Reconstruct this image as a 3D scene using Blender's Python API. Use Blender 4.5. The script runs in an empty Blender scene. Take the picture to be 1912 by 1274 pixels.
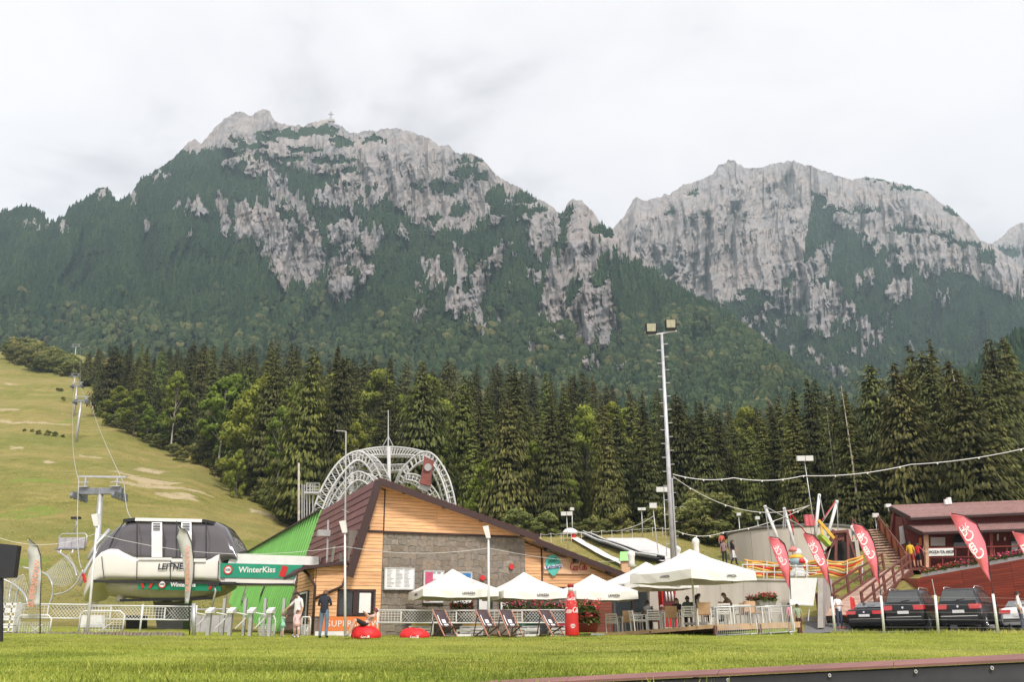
import bpy, bmesh, math, random
import numpy as np
from math import pi, sin, cos, tan, atan, atan2, radians, sqrt, exp
from mathutils import Vector, Matrix
random.seed(7)
rng = np.random.default_rng(11)
S = bpy.context.scene
COL = S.collection
# ---------------------------------------------------------------- camera
IW, IH, F = 1912.0, 1274.0, 1640.0
CX, CY = IW / 2, IH / 2
TILT = atan(560 / F)
ROLL = radians(-0.8)
CAM = Vector((0, 0, 1.6))
RM = Matrix.Rotation(pi / 2 + TILT, 3, 'X') @ Matrix.Rotation(ROLL, 3, 'Z')
cd = bpy.data.cameras.new('camera')
cd.sensor_width = 36.0
cd.lens = 36.0 * F / IW
cd.clip_start = 0.1
cd.clip_end = 20000
cam = bpy.data.objects.new('camera', cd)
cam.matrix_world = Matrix.Translation(CAM) @ RM.to_4x4()
COL.objects.link(cam)
S.camera = cam
# ---------------------------------------------------------------- sky, sun, exposure
SUN_EL, SUN_AZ = radians(48), radians(158)      # azimuth clockwise from +Y (view direction)
SUN_DIR = Vector((sin(SUN_AZ) * cos(SUN_EL), cos(SUN_AZ) * cos(SUN_EL), sin(SUN_EL)))
w = bpy.data.worlds.new('World')
S.world = w
w.use_nodes = True
nt = w.node_tree
nt.nodes.clear()
N = nt.nodes.new
sky = N('ShaderNodeTexSky')
sky.sky_type = 'NISHITA'
sky.sun_disc = False
sky.sun_elevation = SUN_EL
sky.sun_rotation = SUN_AZ
bg1 = N('ShaderNodeBackground')
nt.links.new(sky.outputs[0], bg1.inputs[0])
bg1.inputs[1].default_value = 0.10
bg2 = N('ShaderNodeBackground')
bg2.inputs[1].default_value = 0.49
tc = N('ShaderNodeTexCoord')
mp = N('ShaderNodeMapping')
mp.inputs['Scale'].default_value = (1.9, 1.9, 3.8)
mp.inputs['Rotation'].default_value = (0.15, 0.32, 0.4)
nt.links.new(tc.outputs['Generated'], mp.inputs[0])
n1 = N('ShaderNodeTexNoise')
n1.inputs['Scale'].default_value = 1.5
n1.inputs['Detail'].default_value = 7
n1.inputs['Roughness'].default_value = 0.55
n1.inputs['Distortion'].default_value = 0.35
nt.links.new(mp.outputs[0], n1.inputs['Vector'])
cr = N('ShaderNodeValToRGB')
e = cr.color_ramp.elements
e[0].position = 0.34
e[0].color = (0.60, 0.565, 0.575, 1)
e[1].position = 0.60
e[1].color = (1.0, 0.94, 0.935, 1)
el = e.new(0.48)
el.color = (0.93, 0.875, 0.88, 1)
nt.links.new(n1.outputs[0], cr.inputs[0])
nt.links.new(cr.outputs[0], bg2.inputs[0])
mx = N('ShaderNodeMixShader')
mx.inputs[0].default_value = 0.93
nt.links.new(bg1.outputs[0], mx.inputs[1])
nt.links.new(bg2.outputs[0], mx.inputs[2])
wo = N('ShaderNodeOutputWorld')
nt.links.new(mx.outputs[0], wo.inputs[0])
sl = bpy.data.lights.new('sun', 'SUN')
sl.energy = 1.5
sl.angle = radians(10)
sl.color = (1.0, 0.95, 0.88)
so = bpy.data.objects.new('sun', sl)
so.rotation_euler = SUN_DIR.to_track_quat('Z', 'Y').to_euler()
so.location = (0, 0, 60)
COL.objects.link(so)
S.view_settings.view_transform = 'Standard'
S.view_settings.look = 'None'
S.view_settings.exposure = 1.28
S.view_settings.gamma = 1.0
S.render.engine = 'CYCLES'
S.cycles.max_bounces = 6
S.cycles.diffuse_bounces = 3
S.cycles.transparent_max_bounces = 12
S.cycles.volume_bounces = 0

# ---------------------------------------------------------------- helpers
def ray(px, py):
    return RM @ Vector(((px - CX) / F, -(py - CY) / F, -1.0))
def at(px, py, Y):
    d = ray(px, py)
    return CAM + d * (Y / d.y)
def onp(px, py, P, Nn):
    d = ray(px, py)
    return CAM + d * ((P - CAM).dot(Nn) / d.dot(Nn))
def pix(p):
    q = RM.transposed() @ (Vector(p) - CAM)
    return CX + F * q.x / -q.z, CY - F * q.y / -q.z
def mpp(Y):
    return (at(956, 1100, Y) - at(957, 1100, Y)).length
def V(*a):
    return Vector(a)
def lerp(a, b, t):
    return a + (b - a) * t
def wmat(o):
    m = Matrix.Identity(4)
    while o is not None:
        m = o.matrix_basis @ m
        o = o.parent
    return m
class MB:
    def __init__(s):
        s.v = []
        s.f = []
        s.mi = []
        s.cm = 0
    def add(s, vs, fs):
        b = len(s.v)
        s.v += [tuple(v) for v in vs]
        s.f += [tuple(b + i for i in f) for f in fs]
        s.mi += [s.cm] * len(fs)
        return s
    def hexa(s, p):   # 4 bottom, 4 top
        return s.add(p, [(3, 2, 1, 0), (4, 5, 6, 7), (0, 1, 5, 4), (1, 2, 6, 5), (2, 3, 7, 6), (3, 0, 4, 7)])
    def box(s, c, d, rz=0.0):
        c = Vector(c)
        x, y, z = d[0] / 2, d[1] / 2, d[2] / 2
        r = Matrix.Rotation(rz, 3, 'Z')
        return s.hexa([c + r @ Vector(q) for q in ((-x, -y, -z), (x, -y, -z), (x, y, -z), (-x, y, -z), (-x, -y, z), (x, -y, z), (x, y, z), (-x, y, z))])
    def bar(s, p, q, wd, h=None, up=(0, 0, 1)):
        p, q = Vector(p), Vector(q)
        h = h or wd
        d = (q - p).normalized()
        up = Vector(up)
        if abs(d.dot(up)) > 0.98:
            up = Vector((0, 1, 0)) if abs(d.y) < 0.9 else Vector((1, 0, 0))
        a = d.cross(up).normalized() * wd / 2
        b = a.cross(d).normalized() * h / 2
        return s.hexa([p - a - b, p + a - b, q + a - b, q - a - b, p - a + b, p + a + b, q + a + b, q - a + b])
    def tube(s, pts, r, n=6, cap=True, closed=False):
        pts = [Vector(p) for p in pts]
        m = len(pts)
        rs = r if isinstance(r, (list, tuple)) else [r] * m
        vs, fs = [], []
        u = None
        for i, p in enumerate(pts):
            if closed:
                d = (pts[(i + 1) % m] - pts[i - 1]).normalized()
            else:
                d = (pts[min(i + 1, m - 1)] - pts[max(i - 1, 0)]).normalized()
            if u is None:
                u = d.cross(Vector((0, 0, 1)) if abs(d.z) < 0.95 else Vector((1, 0, 0))).normalized()
            else:
                u = (u - d * u.dot(d))
                u = u.normalized() if u.length > 1e-6 else d.orthogonal().normalized()
            b = d.cross(u)
            for k in range(n):
                a = 2 * pi * k / n
                vs.append(p + (u * cos(a) + b * sin(a)) * rs[i])
        for i in range(m if closed else m - 1):
            j = (i + 1) % m
            for k in range(n):
                l = (k + 1) % n
                fs.append((i * n + k, i * n + l, j * n + l, j * n + k))
        if cap and not closed:
            fs.append(tuple(range(n - 1, -1, -1)))
            fs.append(tuple(range((m - 1) * n, m * n)))
        return s.add(vs, fs)
    def lathe(s, prof, n=16, c=(0, 0, 0), sx=1.0, sy=1.0):
        c = Vector(c)
        vs, fs = [], []
        for r, z in prof:
            for k in range(n):
                a = 2 * pi * k / n
                vs.append(c + Vector((r * cos(a) * sx, r * sin(a) * sy, z)))
        m = len(prof)
        for i in range(m - 1):
            for k in range(n):
                l = (k + 1) % n
                fs.append((i * n + k, i * n + l, (i + 1) * n + l, (i + 1) * n + k))
        fs.append(tuple(range(n - 1, -1, -1)))
        fs.append(tuple(range((m - 1) * n, m * n)))
        return s.add(vs, fs)
    def prism(s, poly, off):
        poly = [Vector(p) for p in poly]
        off = Vector(off)
        n = len(poly)
        return s.add(poly + [p + off for p in poly], [tuple(range(n - 1, -1, -1)), tuple(range(n, 2 * n))] + [(i, (i + 1) % n, n + (i + 1) % n, n + i) for i in range(n)])
    def sheet(s, rows, close=False):
        nr, nc = len(rows), len(rows[0])
        fs = []
        for i in range(nr - 1):
            for j in range(nc if close else nc - 1):
                k = (j + 1) % nc
                fs.append((i * nc + j, i * nc + k, (i + 1) * nc + k, (i + 1) * nc + j))
        return s.add([p for r in rows for p in r], fs)
    def mesh(s, name, mats, inv=None, smooth=False):
        me = bpy.data.meshes.new(name)
        vs = s.v if inv is None else [tuple(inv @ Vector(v)) for v in s.v]
        me.from_pydata(vs, [], s.f)
        for m in (mats if isinstance(mats, (list, tuple)) else [mats]):
            me.materials.append(m)
        if any(s.mi):
            me.polygons.foreach_set('material_index', s.mi)
        if smooth:
            me.polygons.foreach_set('use_smooth', [True] * len(me.polygons))
        me.update()
        return me
    def build(s, name, mats, parent=None, smooth=False, origin=None, local=False):
        inv = None
        if parent is not None and not local:
            inv = wmat(parent).inverted()
        elif origin is not None and not local:
            inv = Matrix.Translation(-Vector(origin))
        o = bpy.data.objects.new(name, s.mesh(name, mats, inv, smooth))
        COL.objects.link(o)
        if parent is not None:
            o.parent = parent
        elif origin is not None:
            o.location = origin
        return o
def tag(o, label=None, cat=None, group=None, kind=None):
    if label:
        o['label'] = label
    if cat:
        o['category'] = cat
    if group:
        o['group'] = group
    if kind:
        o['kind'] = kind
    return o
def thing(name, label, cat, loc=(0, 0, 0), rz=0.0, group=None):
    o = bpy.data.objects.new(name, None)
    o.empty_display_size = 0.2
    COL.objects.link(o)
    o.location = loc
    o.rotation_euler = (0, 0, rz)
    return tag(o, label, cat, group)
def copy_tree(o, parent=None):
    c = o.copy()
    COL.objects.link(c)
    c.parent = parent
    for ch in list(o.children):
        copy_tree(ch, c)
    return c
def obj_from_mesh(name, me, parent=None, loc=None, rot=None):
    o = bpy.data.objects.new(name, me)
    COL.objects.link(o)
    if parent is not None:
        o.parent = parent
    if loc is not None:
        o.location = loc
    if rot is not None:
        o.rotation_euler = rot
    return o
# ---------------------------------------------------------------- materials
def nodes_of(name):
    m = bpy.data.materials.new(name)
    m.use_nodes = True
    t = m.node_tree
    return m, t, t.nodes['Principled BSDF']
def lk(t, a, b):
    t.links.new(a, b)
def nz(t, scale, detail=4, vec=None, rough=0.55, dist=0.0):
    n = t.nodes.new('ShaderNodeTexNoise')
    n.inputs['Scale'].default_value = scale
    n.inputs['Detail'].default_value = detail
    n.inputs['Roughness'].default_value = rough
    n.inputs['Distortion'].default_value = dist
    if vec is not None:
        lk(t, vec, n.inputs['Vector'])
    return n.outputs[0]
def ramp(t, fac, stops):
    r = t.nodes.new('ShaderNodeValToRGB')
    e = r.color_ramp.elements
    while len(e) < len(stops):
        e.new(0.5)
    for k, (p, c) in enumerate(stops):
        e[k].position = p
        e[k].color = (c[0], c[1], c[2], 1) if not isinstance(c, (int, float)) else (c, c, c, 1)
    lk(t, fac, r.inputs[0])
    return r.outputs[0]
def mixc(t, fac, a, b, mode='MIX'):
    m = t.nodes.new('ShaderNodeMix')
    m.data_type = 'RGBA'
    m.blend_type = mode
    for k, x in ((0, fac), (6, a), (7, b)):
        if isinstance(x, (int, float)):
            m.inputs[k].default_value = x
        elif isinstance(x, tuple):
            m.inputs[k].default_value = (x[0], x[1], x[2], 1)
        else:
            lk(t, x, m.inputs[k])
    return m.outputs[2]
def math_n(t, op, a, b=None):
    m = t.nodes.new('ShaderNodeMath')
    m.operation = op
    for k, x in ((0, a), (1, b)):
        if x is None:
            continue
        if isinstance(x, (int, float)):
            m.inputs[k].default_value = x
        else:
            lk(t, x, m.inputs[k])
    return m.outputs[0]
def bump(t, bsdf, h, strength=0.3, dist=0.05):
    b = t.nodes.new('ShaderNodeBump')
    b.inputs['Strength'].default_value = strength
    b.inputs['Distance'].default_value = dist
    lk(t, h, b.inputs['Height'])
    lk(t, b.outputs[0], bsdf.inputs['Normal'])
def coords(t, kind='Object', scale=None):
    c = t.nodes.new('ShaderNodeTexCoord').outputs[kind]
    if scale:
        m = t.nodes.new('ShaderNodeMapping')
        m.inputs['Scale'].default_value = scale
        lk(t, c, m.inputs[0])
        c = m.outputs[0]
    return c
MATS = {}
def mat(name, col, rough=0.65, metal=0.0, var=0.18, scale=2.5, bmp=0.0, bscale=30.0, rnd=0.0, stretch=None, trans=0.0, alpha=None, coat=0.0):
    if name in MATS:
        return MATS[name]
    m, t, b = nodes_of(name)
    c = coords(t, 'Object', stretch)
    f = nz(t, scale, 5, c)
    lo = tuple(x * (1 - var) for x in col)
    hi = tuple(min(1, x * (1 + var)) for x in col)
    out = ramp(t, f, [(0.3, lo), (0.7, hi)])
    if rnd:
        oi = t.nodes.new('ShaderNodeObjectInfo').outputs['Random']
        g = math_n(t, 'ADD', math_n(t, 'MULTIPLY', oi, 2 * rnd), 1 - rnd)
        out = mixc(t, 1.0, out, g, 'MULTIPLY')
    lk(t, out, b.inputs['Base Color'])
    b.inputs['Roughness'].default_value = rough
    b.inputs['Metallic'].default_value = metal
    if coat:
        b.inputs['Coat Weight'].default_value = coat
    if trans:
        b.inputs['Transmission Weight'].default_value = trans
    if alpha is not None:
        b.inputs['Alpha'].default_value = alpha
    if bmp:
        bump(t, b, nz(t, bscale, 4, c), bmp, 0.02)
    MATS[name] = m
    return m
# numpy value noise
def vnoise(x, y, seed=0):
    xi = np.floor(x).astype(np.int64)
    yi = np.floor(y).astype(np.int64)
    fx, fy = x - xi, y - yi
    fx = fx * fx * fx * (fx * (fx * 6 - 15) + 10)
    fy = fy * fy * fy * (fy * (fy * 6 - 15) + 10)
    def h(a, b):
        n = (a * 374761393 + b * 668265263 + seed * 144665) & 0x7fffffff
        n = ((n ^ (n >> 13)) * 1274126177) & 0x7fffffff
        n = (n ^ (n >> 16)) & 0xffff
        return n / 32767.5 - 1.0
    a, b, c, d = h(xi, yi), h(xi + 1, yi), h(xi, yi + 1), h(xi + 1, yi + 1)
    return (a * (1 - fx) + b * fx) * (1 - fy) + (c * (1 - fx) + d * fx) * fy
def fbm(x, y, oct=5, seed=0, gain=0.5, ridged=False):
    s, a, n = 0.0, 1.0, 0.0
    for o in range(oct):
        v = vnoise(x + 17.3 * o, y - 9.1 * o, seed + o)
        if ridged:
            v = 1 - 2 * np.abs(v)
        s = s + a * v
        n += a
        a *= gain
        x, y = x * 2.03, y * 2.03
    return s / n
def np_mesh(name, verts, faces, mats, attrs=None, smooth=False, mi=None):
    """verts (n,3) array, faces (m,k) array"""
    me = bpy.data.meshes.new(name)
    n, (m, k) = len(verts), faces.shape
    me.vertices.add(n)
    me.vertices.foreach_set('co', np.asarray(verts, dtype=np.float32).ravel())
    me.loops.add(m * k)
    me.loops.foreach_set('vertex_index', faces.astype(np.int32).ravel())
    me.polygons.add(m)
    me.polygons.foreach_set('loop_start', np.arange(0, m * k, k, dtype=np.int32))
    try:
        me.polygons.foreach_set('loop_total', np.full(m, k, dtype=np.int32))
    except Exception:
        pass
    for mm in (mats if isinstance(mats, (list, tuple)) else [mats]):
        me.materials.append(mm)
    if mi is not None:
        me.polygons.foreach_set('material_index', np.asarray(mi, dtype=np.int32))
    me.polygons.foreach_set('use_smooth', np.full(m, smooth, dtype=bool))
    for an, arr in (attrs or {}).items():
        at_ = me.attributes.new(an, 'FLOAT', 'POINT')
        at_.data.foreach_set('value', np.asarray(arr, dtype=np.float32))
    me.update(calc_edges=True)
    return me
# ---------------------------------------------------------------- terrain
GC = [-400, 0, 150, 320, 450, 560, 700, 1000, 1130, 1250, 1400, 1560, 1750, 1912, 2300]
GY = [4, 8, 14, 20, 28, 36, 46, 56, 70, 90, 110, 150, 200, 260, 330, 420, 620]
GP = {   # pixel height of the ground at each distance, per image column
 -400: [1370, 1287, 1250, 1228, 1205, 1188, 1170, 1140, 1080, 1015, 960, 870, 800, 745, 695, 650, 700],
    0: [1370, 1287, 1250, 1228, 1205, 1186, 1172, 1150, 1095, 1025, 970, 885, 815, 755, 705, 656, 700],
  150: [1370, 1287, 1250, 1228, 1206, 1187, 1174, 1155, 1100, 1030, 975, 890, 822, 765, 712, 668, 720],
  320: [1370, 1287, 1250, 1228, 1207, 1190, 1178, 1165, 1120, 1060, 1005, 915, 852, 800, 745, 700, 740],
  450: [1370, 1287, 1250, 1228, 1207, 1191, 1182, 1172, 1140, 1090, 1040, 950, 880, 835, 780, 735, 770],
  560: [1370, 1287, 1250, 1228, 1207, 1192, 1185, 1178, 1160, 1120, 1070, 985, 915, 865, 810, 770, 800],
  700: [1370, 1287, 1250, 1228, 1207, 1192, 1186, 1182, 1170, 1140, 1090, 1005, 940, 885, 840, 800, 820],
 1000: [1370, 1287, 1250, 1228, 1207, 1192, 1186, 1176, 1120, 1050, 1002, 990, 950, 900, 860, 830, 850],
 1130: [1370, 1287, 1250, 1228, 1206, 1191, 1183, 1172, 1105, 1045, 1000, 992, 955, 905, 865, 840, 860],
 1250: [1370, 1287, 1250, 1227, 1204, 1189, 1180, 1165, 1095, 1040, 992, 990, 960, 915, 880, 850, 870],
 1400: [1370, 1287, 1250, 1227, 1204, 1188, 1182, 1120, 1075, 1045, 1020, 990, 955, 915, 880, 850, 870],
 1560: [1370, 1287, 1250, 1228, 1205, 1187, 1181, 1110, 1072, 1045, 1022, 990, 955, 905, 875, 850, 870],
 1750: [1370, 1287, 1250, 1228, 1204, 1186, 1180, 1075, 1062, 1045, 1020, 985, 945, 895, 860, 830, 850],
 1912: [1370, 1287, 1250, 1228, 1203, 1186, 1179, 1070, 1060, 1040, 1015, 980, 940, 885, 840, 810, 830],
 2300: [1370, 1287, 1250, 1228, 1202, 1186, 1178, 1060, 1050, 1030, 1005, 970, 930, 870, 820, 780, 800]}
GZ = np.array([[at(c, GP[c][k], y).z for k, y in enumerate(GY)] for c in GC])
_gx = np.array([[at(c, GP[c][k], y).x / y for k, y in enumerate(GY)] for c in GC]).mean(axis=1)
def ground_np(x, y):
    yy = np.clip(y, GY[0], GY[-1])
    a = np.clip(x / np.maximum(y, 1.0), _gx[0], _gx[-1])
    i = np.clip(np.searchsorted(_gx, a) - 1, 0, len(GC) - 2)
    k = np.clip(np.searchsorted(GY, yy) - 1, 0, len(GY) - 2)
    gy = np.array(GY, dtype=float)
    s = np.clip((a - _gx[i]) / (_gx[i + 1] - _gx[i]), 0, 1)
    t = (yy - gy[k]) / (gy[k + 1] - gy[k])
    s = s * s * (3 - 2 * s)
    z0 = GZ[i, k] * (1 - s) + GZ[i + 1, k] * s
    z1 = GZ[i, k + 1] * (1 - s) + GZ[i + 1, k + 1] * s
    z = z0 * (1 - t) + z1 * t
    amp = np.clip((yy - 40) / 150, 0, 1)
    return z + amp * 1.3 * fbm(x / 16, y / 16, 4, 3) + np.clip((yy - 4) / 20, 0, 1) * (1 - amp) * 0.05 * fbm(x / 1.2, y / 1.2, 3, 5)
def ground(x, y):
    return float(ground_np(np.array([x]), np.array([y]))[0])
def gp(px, Y):      # point on the ground in image column px at distance Y
    x = at(px, 1100, Y).x
    for _ in range(4):
        z = ground(x, Y)
        q = pix((x, Y, z))
        x += (px - q[0]) * mpp(Y)
    return Vector((x, Y, ground(x, Y)))
_yy = np.geomspace(56, 560, 900)
def slope_Y(px, py):
    d = ray(px, py)
    t_ = _yy / d.y
    k = np.argmax(CAM.z + d.z * t_ < ground_np(d.x * t_, _yy))
    return float(_yy[k]) if k else 400.0
def smoothstep(a, b, x):
    t = np.clip((x - a) / (b - a), 0, 1)
    return t * t * (3 - 2 * t)
# ---- ground materials
def grass_mat(name, base):
    m, t, b = nodes_of(name)
    pos = t.nodes.new('ShaderNodeNewGeometry').outputs['Position']
    mpn = t.nodes.new('ShaderNodeMapping')
    mpn.inputs['Scale'].default_value = (1, 1, 1)
    lk(t, pos, mpn.inputs[0])
    p = mpn.outputs[0]
    c1 = ramp(t, nz(t, 0.35, 6, p, 0.62), [(0.28, base[0]), (0.5, base[1]), (0.72, base[2])])
    c2 = ramp(t, nz(t, 2.6, 5, p, 0.7), [(0.3, (0.52, 0.54, 0.55)), (0.7, (1.32, 1.25, 1.12))])
    c3 = ramp(t, nz(t, 14.0, 3, p, 0.7), [(0.3, (0.72, 0.72, 0.7)), (0.7, (1.2, 1.2, 1.2))])
    c = mixc(t, 1.0, mixc(t, 1.0, c1, c2, 'MULTIPLY'), c3, 'MULTIPLY')
    big = ramp(t, nz(t, 0.045, 5, p, 0.6, 0.4), [(0.40, 0.0), (0.62, 1.0)])
    c = mixc(t, math_n(t, 'MULTIPLY', big, 0.55), c, mixc(t, 1.0, base[3], c3, 'MULTIPLY'))
    ms_ = t.nodes.new('ShaderNodeMapping')
    ms_.inputs['Scale'].default_value = (0.02, 0.10, 0.10)
    ms_.inputs['Rotation'].default_value = (0, 0, 0.25)
    lk(t, pos, ms_.inputs[0])
    stk = ramp(t, nz(t, 1.0, 7, ms_.outputs[0], 0.68), [(0.44, 0.0), (0.58, 1.0)])
    c = mixc(t, math_n(t, 'MULTIPLY', stk, 0.5), c, mixc(t, 1.0, base[6], c3, 'MULTIPLY'))
    for an, col in (('lush', base[4]), ('dirt', base[5])):
        a = t.nodes.new('ShaderNodeAttribute')
        a.attribute_name = an
        fa = ramp(t, math_n(t, 'ADD', a.outputs['Fac'], math_n(t, 'MULTIPLY', math_n(t, 'SUBTRACT', nz(t, 0.55, 7, p, 0.7, 0.6), 0.5), 1.5)), [(0.42, 0.0), (0.66, 0.92)])
        fa = math_n(t, 'MULTIPLY', fa, ramp(t, a.outputs['Fac'], [(0.02, 0.0), (0.15, 1.0)]))
        c = mixc(t, fa, c, mixc(t, 1.0, col, c3, 'MULTIPLY'))
    lk(t, c, b.inputs['Base Color'])
    b.inputs['Roughness'].default_value = 0.95
    b.inputs['Specular IOR Level'].default_value = 0.1
    bump(t, b, nz(t, 6.0, 6, p, 0.75), 0.8, 0.12)
    return m
m_lawn = grass_mat('lawn_grass', [(0.14, 0.19, 0.025), (0.27, 0.335, 0.05), (0.40, 0.43, 0.085), (0.40, 0.345, 0.11), (0.16, 0.22, 0.03), (0.3, 0.26, 0.17), (0.30, 0.29, 0.05)])
m_slope = grass_mat('slope_grass', [(0.155, 0.155, 0.04), (0.24, 0.225, 0.065), (0.335, 0.295, 0.105), (0.38, 0.285, 0.125), (0.18, 0.24, 0.045), (0.46, 0.37, 0.24), (0.155, 0.18, 0.045)])
# ---- ground sheet, polar grid (columns fan out from the camera to the horizon)
ys = np.unique(np.concatenate([np.linspace(3.2, 30, 60), np.linspace(30, 60, 46), np.linspace(60, 160, 90), np.geomspace(160, 1500, 100)]))
th = np.linspace(-0.95, 0.95, 420)
TH, YS = np.meshgrid(th, ys)
GXX = TH * YS
ZZ = ground_np(GXX, YS)
dirt = np.zeros_like(ZZ)
lush = np.zeros_like(ZZ)
def patch(arr, px, py, rx, ry, amt=1.0):
    """soft worn or lush patch, its centre found on the slope, then fixed in metres"""
    Y = slope_Y(px, py)
    p = at(px, py, Y)
    m_ = mpp(Y)
    hx, hy = rx * m_, ry * m_ * 3.0
    d = ((GXX - p.x) / hx) ** 2 + ((YS - Y) / hy) ** 2 + 0.9 * fbm(GXX / (hx * 0.45), YS / (hy * 0.45), 4, 21)
    arr[:] = np.maximum(arr, amt * (1 - smoothstep(0.5, 1.15, d)))
for q in [(60, 790, 75, 10), (30, 835, 26, 7), (165, 853, 30, 6), (290, 900, 60, 16), (250, 905, 46, 14), (330, 925, 50, 14), (40, 716, 34, 7), (280, 880, 70, 8), (500, 962, 50, 8), (20, 765, 34, 6), (320, 912, 80, 10), (95, 862, 16, 5), (110, 770, 30, 5), (230, 885, 40, 8)]:
    patch(dirt, *q, 0.68)
for q in [(120, 790, 22, 30), (140, 730, 14, 40), (150, 690, 10, 30), (50, 960, 60, 30), (30, 1050, 60, 30), (430, 920, 60, 8), (90, 900, 80, 10), (260, 860, 70, 6)]:
    patch(lush, *q, 0.6)
lawn_lim = 44.0
fi = np.arange(len(ys) * len(th)).reshape(len(ys), len(th))
quads = np.stack([fi[:-1, :-1], fi[:-1, 1:], fi[1:, 1:], fi[1:, :-1]], -1).reshape(-1, 4)
yc = (YS[:-1, :-1]).ravel()
me = np_mesh('ground', np.stack([GXX, YS, ZZ], -1).reshape(-1, 3), quads, [m_lawn, m_slope], {'dirt': dirt.ravel(), 'lush': lush.ravel()}, True, (yc > 47).astype(int))
ground_o = obj_from_mesh('ground', me)
tag(ground_o, 'sloping green lawn rising into the yellow-green ski slope', None, None, 'structure')
# ---------------------------------------------------------------- mountains
def interp(pts, x):
    p = np.array(pts, dtype=float)
    return np.interp(x, p[:, 0], p[:, 1])
RIDGE_L = [(-200, 425), (-60, 405), (0, 396), (20, 390), (45, 384), (65, 386), (82, 400), (90, 414), (105, 412), (118, 404), (130, 388), (150, 374), (175, 362), (182, 350), (195, 347), (205, 352), (212, 372), (225, 374), (245, 362), (262, 335), (300, 312), (335, 285), (350, 265), (362, 258), (375, 268), (385, 258), (400, 238), (425, 217), (440, 207), (458, 210), (465, 218), (474, 210), (490, 204), (503, 206), (515, 228), (540, 232), (565, 235), (585, 226), (605, 224), (625, 230), (640, 236), (655, 248), (680, 244), (705, 244), (725, 238), (740, 240), (770, 246), (795, 255), (820, 270), (838, 268), (850, 285), (885, 287), (900, 296), (920, 320), (930, 330), (975, 352), (1005, 372), (1030, 385), (1050, 402), (1060, 378), (1070, 370), (1085, 372), (1105, 392), (1120, 415), (1150, 440), (1200, 482), (1245, 525), (1300, 560), (1360, 590), (1420, 640), (1480, 690), (1540, 740), (1620, 800), (1700, 840)]
RIDGE_R = [(1060, 500), (1100, 462), (1140, 430), (1165, 405), (1182, 372), (1190, 368), (1205, 373), (1250, 362), (1275, 345), (1290, 340), (1330, 325), (1340, 310), (1360, 298), (1372, 300), (1388, 312), (1420, 312), (1445, 304), (1485, 300), (1510, 308), (1560, 325), (1590, 336), (1615, 329), (1640, 333), (1690, 344), (1735, 358), (1750, 372), (1790, 400), (1815, 425), (1830, 448), (1850, 455), (1870, 470), (1912, 500), (1990, 560), (2100, 640)]
RIDGE_F = [(1760, 520), (1810, 480), (1840, 462), (1862, 448), (1885, 428), (1900, 418), (1920, 414), (1960, 402), (2030, 420), (2120, 470)]
RIDGE_N = [(1640, 800), (1760, 745), (1830, 705), (1870, 665), (1900, 645), (1930, 628), (2000, 600), (2150, 560)]
EL_L = [(455, 420, 22, 40), (490, 425, 34, 40), (530, 470, 36, 55), (575, 480, 30, 52), (560, 515, 22, 20), (412, 385, 11, 26), (422, 425, 10, 22), (365, 390, 18, 12), (275, 418, 8, 10), (292, 330, 22, 7), (247, 358, 8, 26), (380, 405, 10, 8), (355, 440, 5, 10), (640, 370, 52, 24), (690, 378, 20, 14), (580, 455, 20, 40), (650, 440, 40, 26), (695, 452, 28, 24), (630, 515, 18, 40), (660, 490, 22, 22), (650, 548, 12, 22), (683, 512, 16, 16), (750, 432, 9, 20), (800, 500, 22, 14), (815, 525, 18, 22), (780, 540, 6, 12), (858, 500, 15, 36), (852, 478, 8, 14), (895, 530, 20, 32), (850, 565, 22, 26), (880, 575, 22, 32), (920, 490, 22, 12), (785, 588, 14, 11), (950, 560, 6, 20), (1010, 425, 26, 52), (1000, 465, 16, 22), (1035, 545, 24, 70), (1060, 480, 16, 60), (1090, 470, 34, 72), (1075, 415, 18, 40), (1110, 560, 36, 50), (1125, 610, 34, 40), (1080, 600, 26, 36), (1140, 455, 22, 22), (1170, 480, 20, 10), (1095, 640, 20, 22), (990, 655, 9, 28), (1002, 680, 7, 18), (1105, 680, 16, 14), (1152, 690, 6, 18), (1166, 692, 5, 16), (1040, 640, 12, 16), (520, 360, 20, 18), (545, 375, 14, 20), (480, 320, 24, 14), (510, 330, 14, 12), (440, 300, 26, 9), (60, 425, 26, 7), (120, 430, 8, 10), (190, 362, 16, 9), (460, 300, 16, 10), (565, 395, 10, 18), (940, 470, 22, 10), (1015, 590, 14, 16), (905, 610, 7, 14), (930, 590, 10, 12), (330, 395, 6, 8), (1000, 520, 14, 14)]
RB_L = [(330, 258), (345, 285), (400, 276), (480, 282), (520, 300), (560, 318), (600, 320), (650, 345), (700, 350), (740, 385), (760, 415), (800, 432), (880, 430), (920, 420), (950, 405), (985, 415), (1000, 440), (1045, 450), (1090, 430), (1150, 468), (1200, 500), (1240, 525), (1260, 520)]
VEG_L = [(530, 250, 45, 9), (600, 245, 45, 12), (640, 265, 30, 8), (500, 262, 20, 7), (560, 280, 40, 6), (610, 300, 50, 7), (540, 300, 40, 8), (870, 320, 24, 14), (830, 350, 36, 14), (850, 395, 22, 12), (905, 330, 18, 10), (930, 375, 18, 26), (960, 395, 40, 14), (700, 262, 26, 6), (470, 275, 36, 7), (440, 262, 16, 6), (420, 290, 40, 8), (880, 300, 22, 5), (975, 370, 26, 10), (1010, 395, 12, 8), (780, 350, 24, 5), (590, 330, 50, 9), (650, 320, 20, 6), (1060, 400, 10, 12), (1130, 430, 30, 10), (810, 412, 16, 7), (900, 420, 22, 10), (1120, 520, 20, 16), (1070, 540, 14, 18), (1050, 440, 8, 40)]
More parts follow.
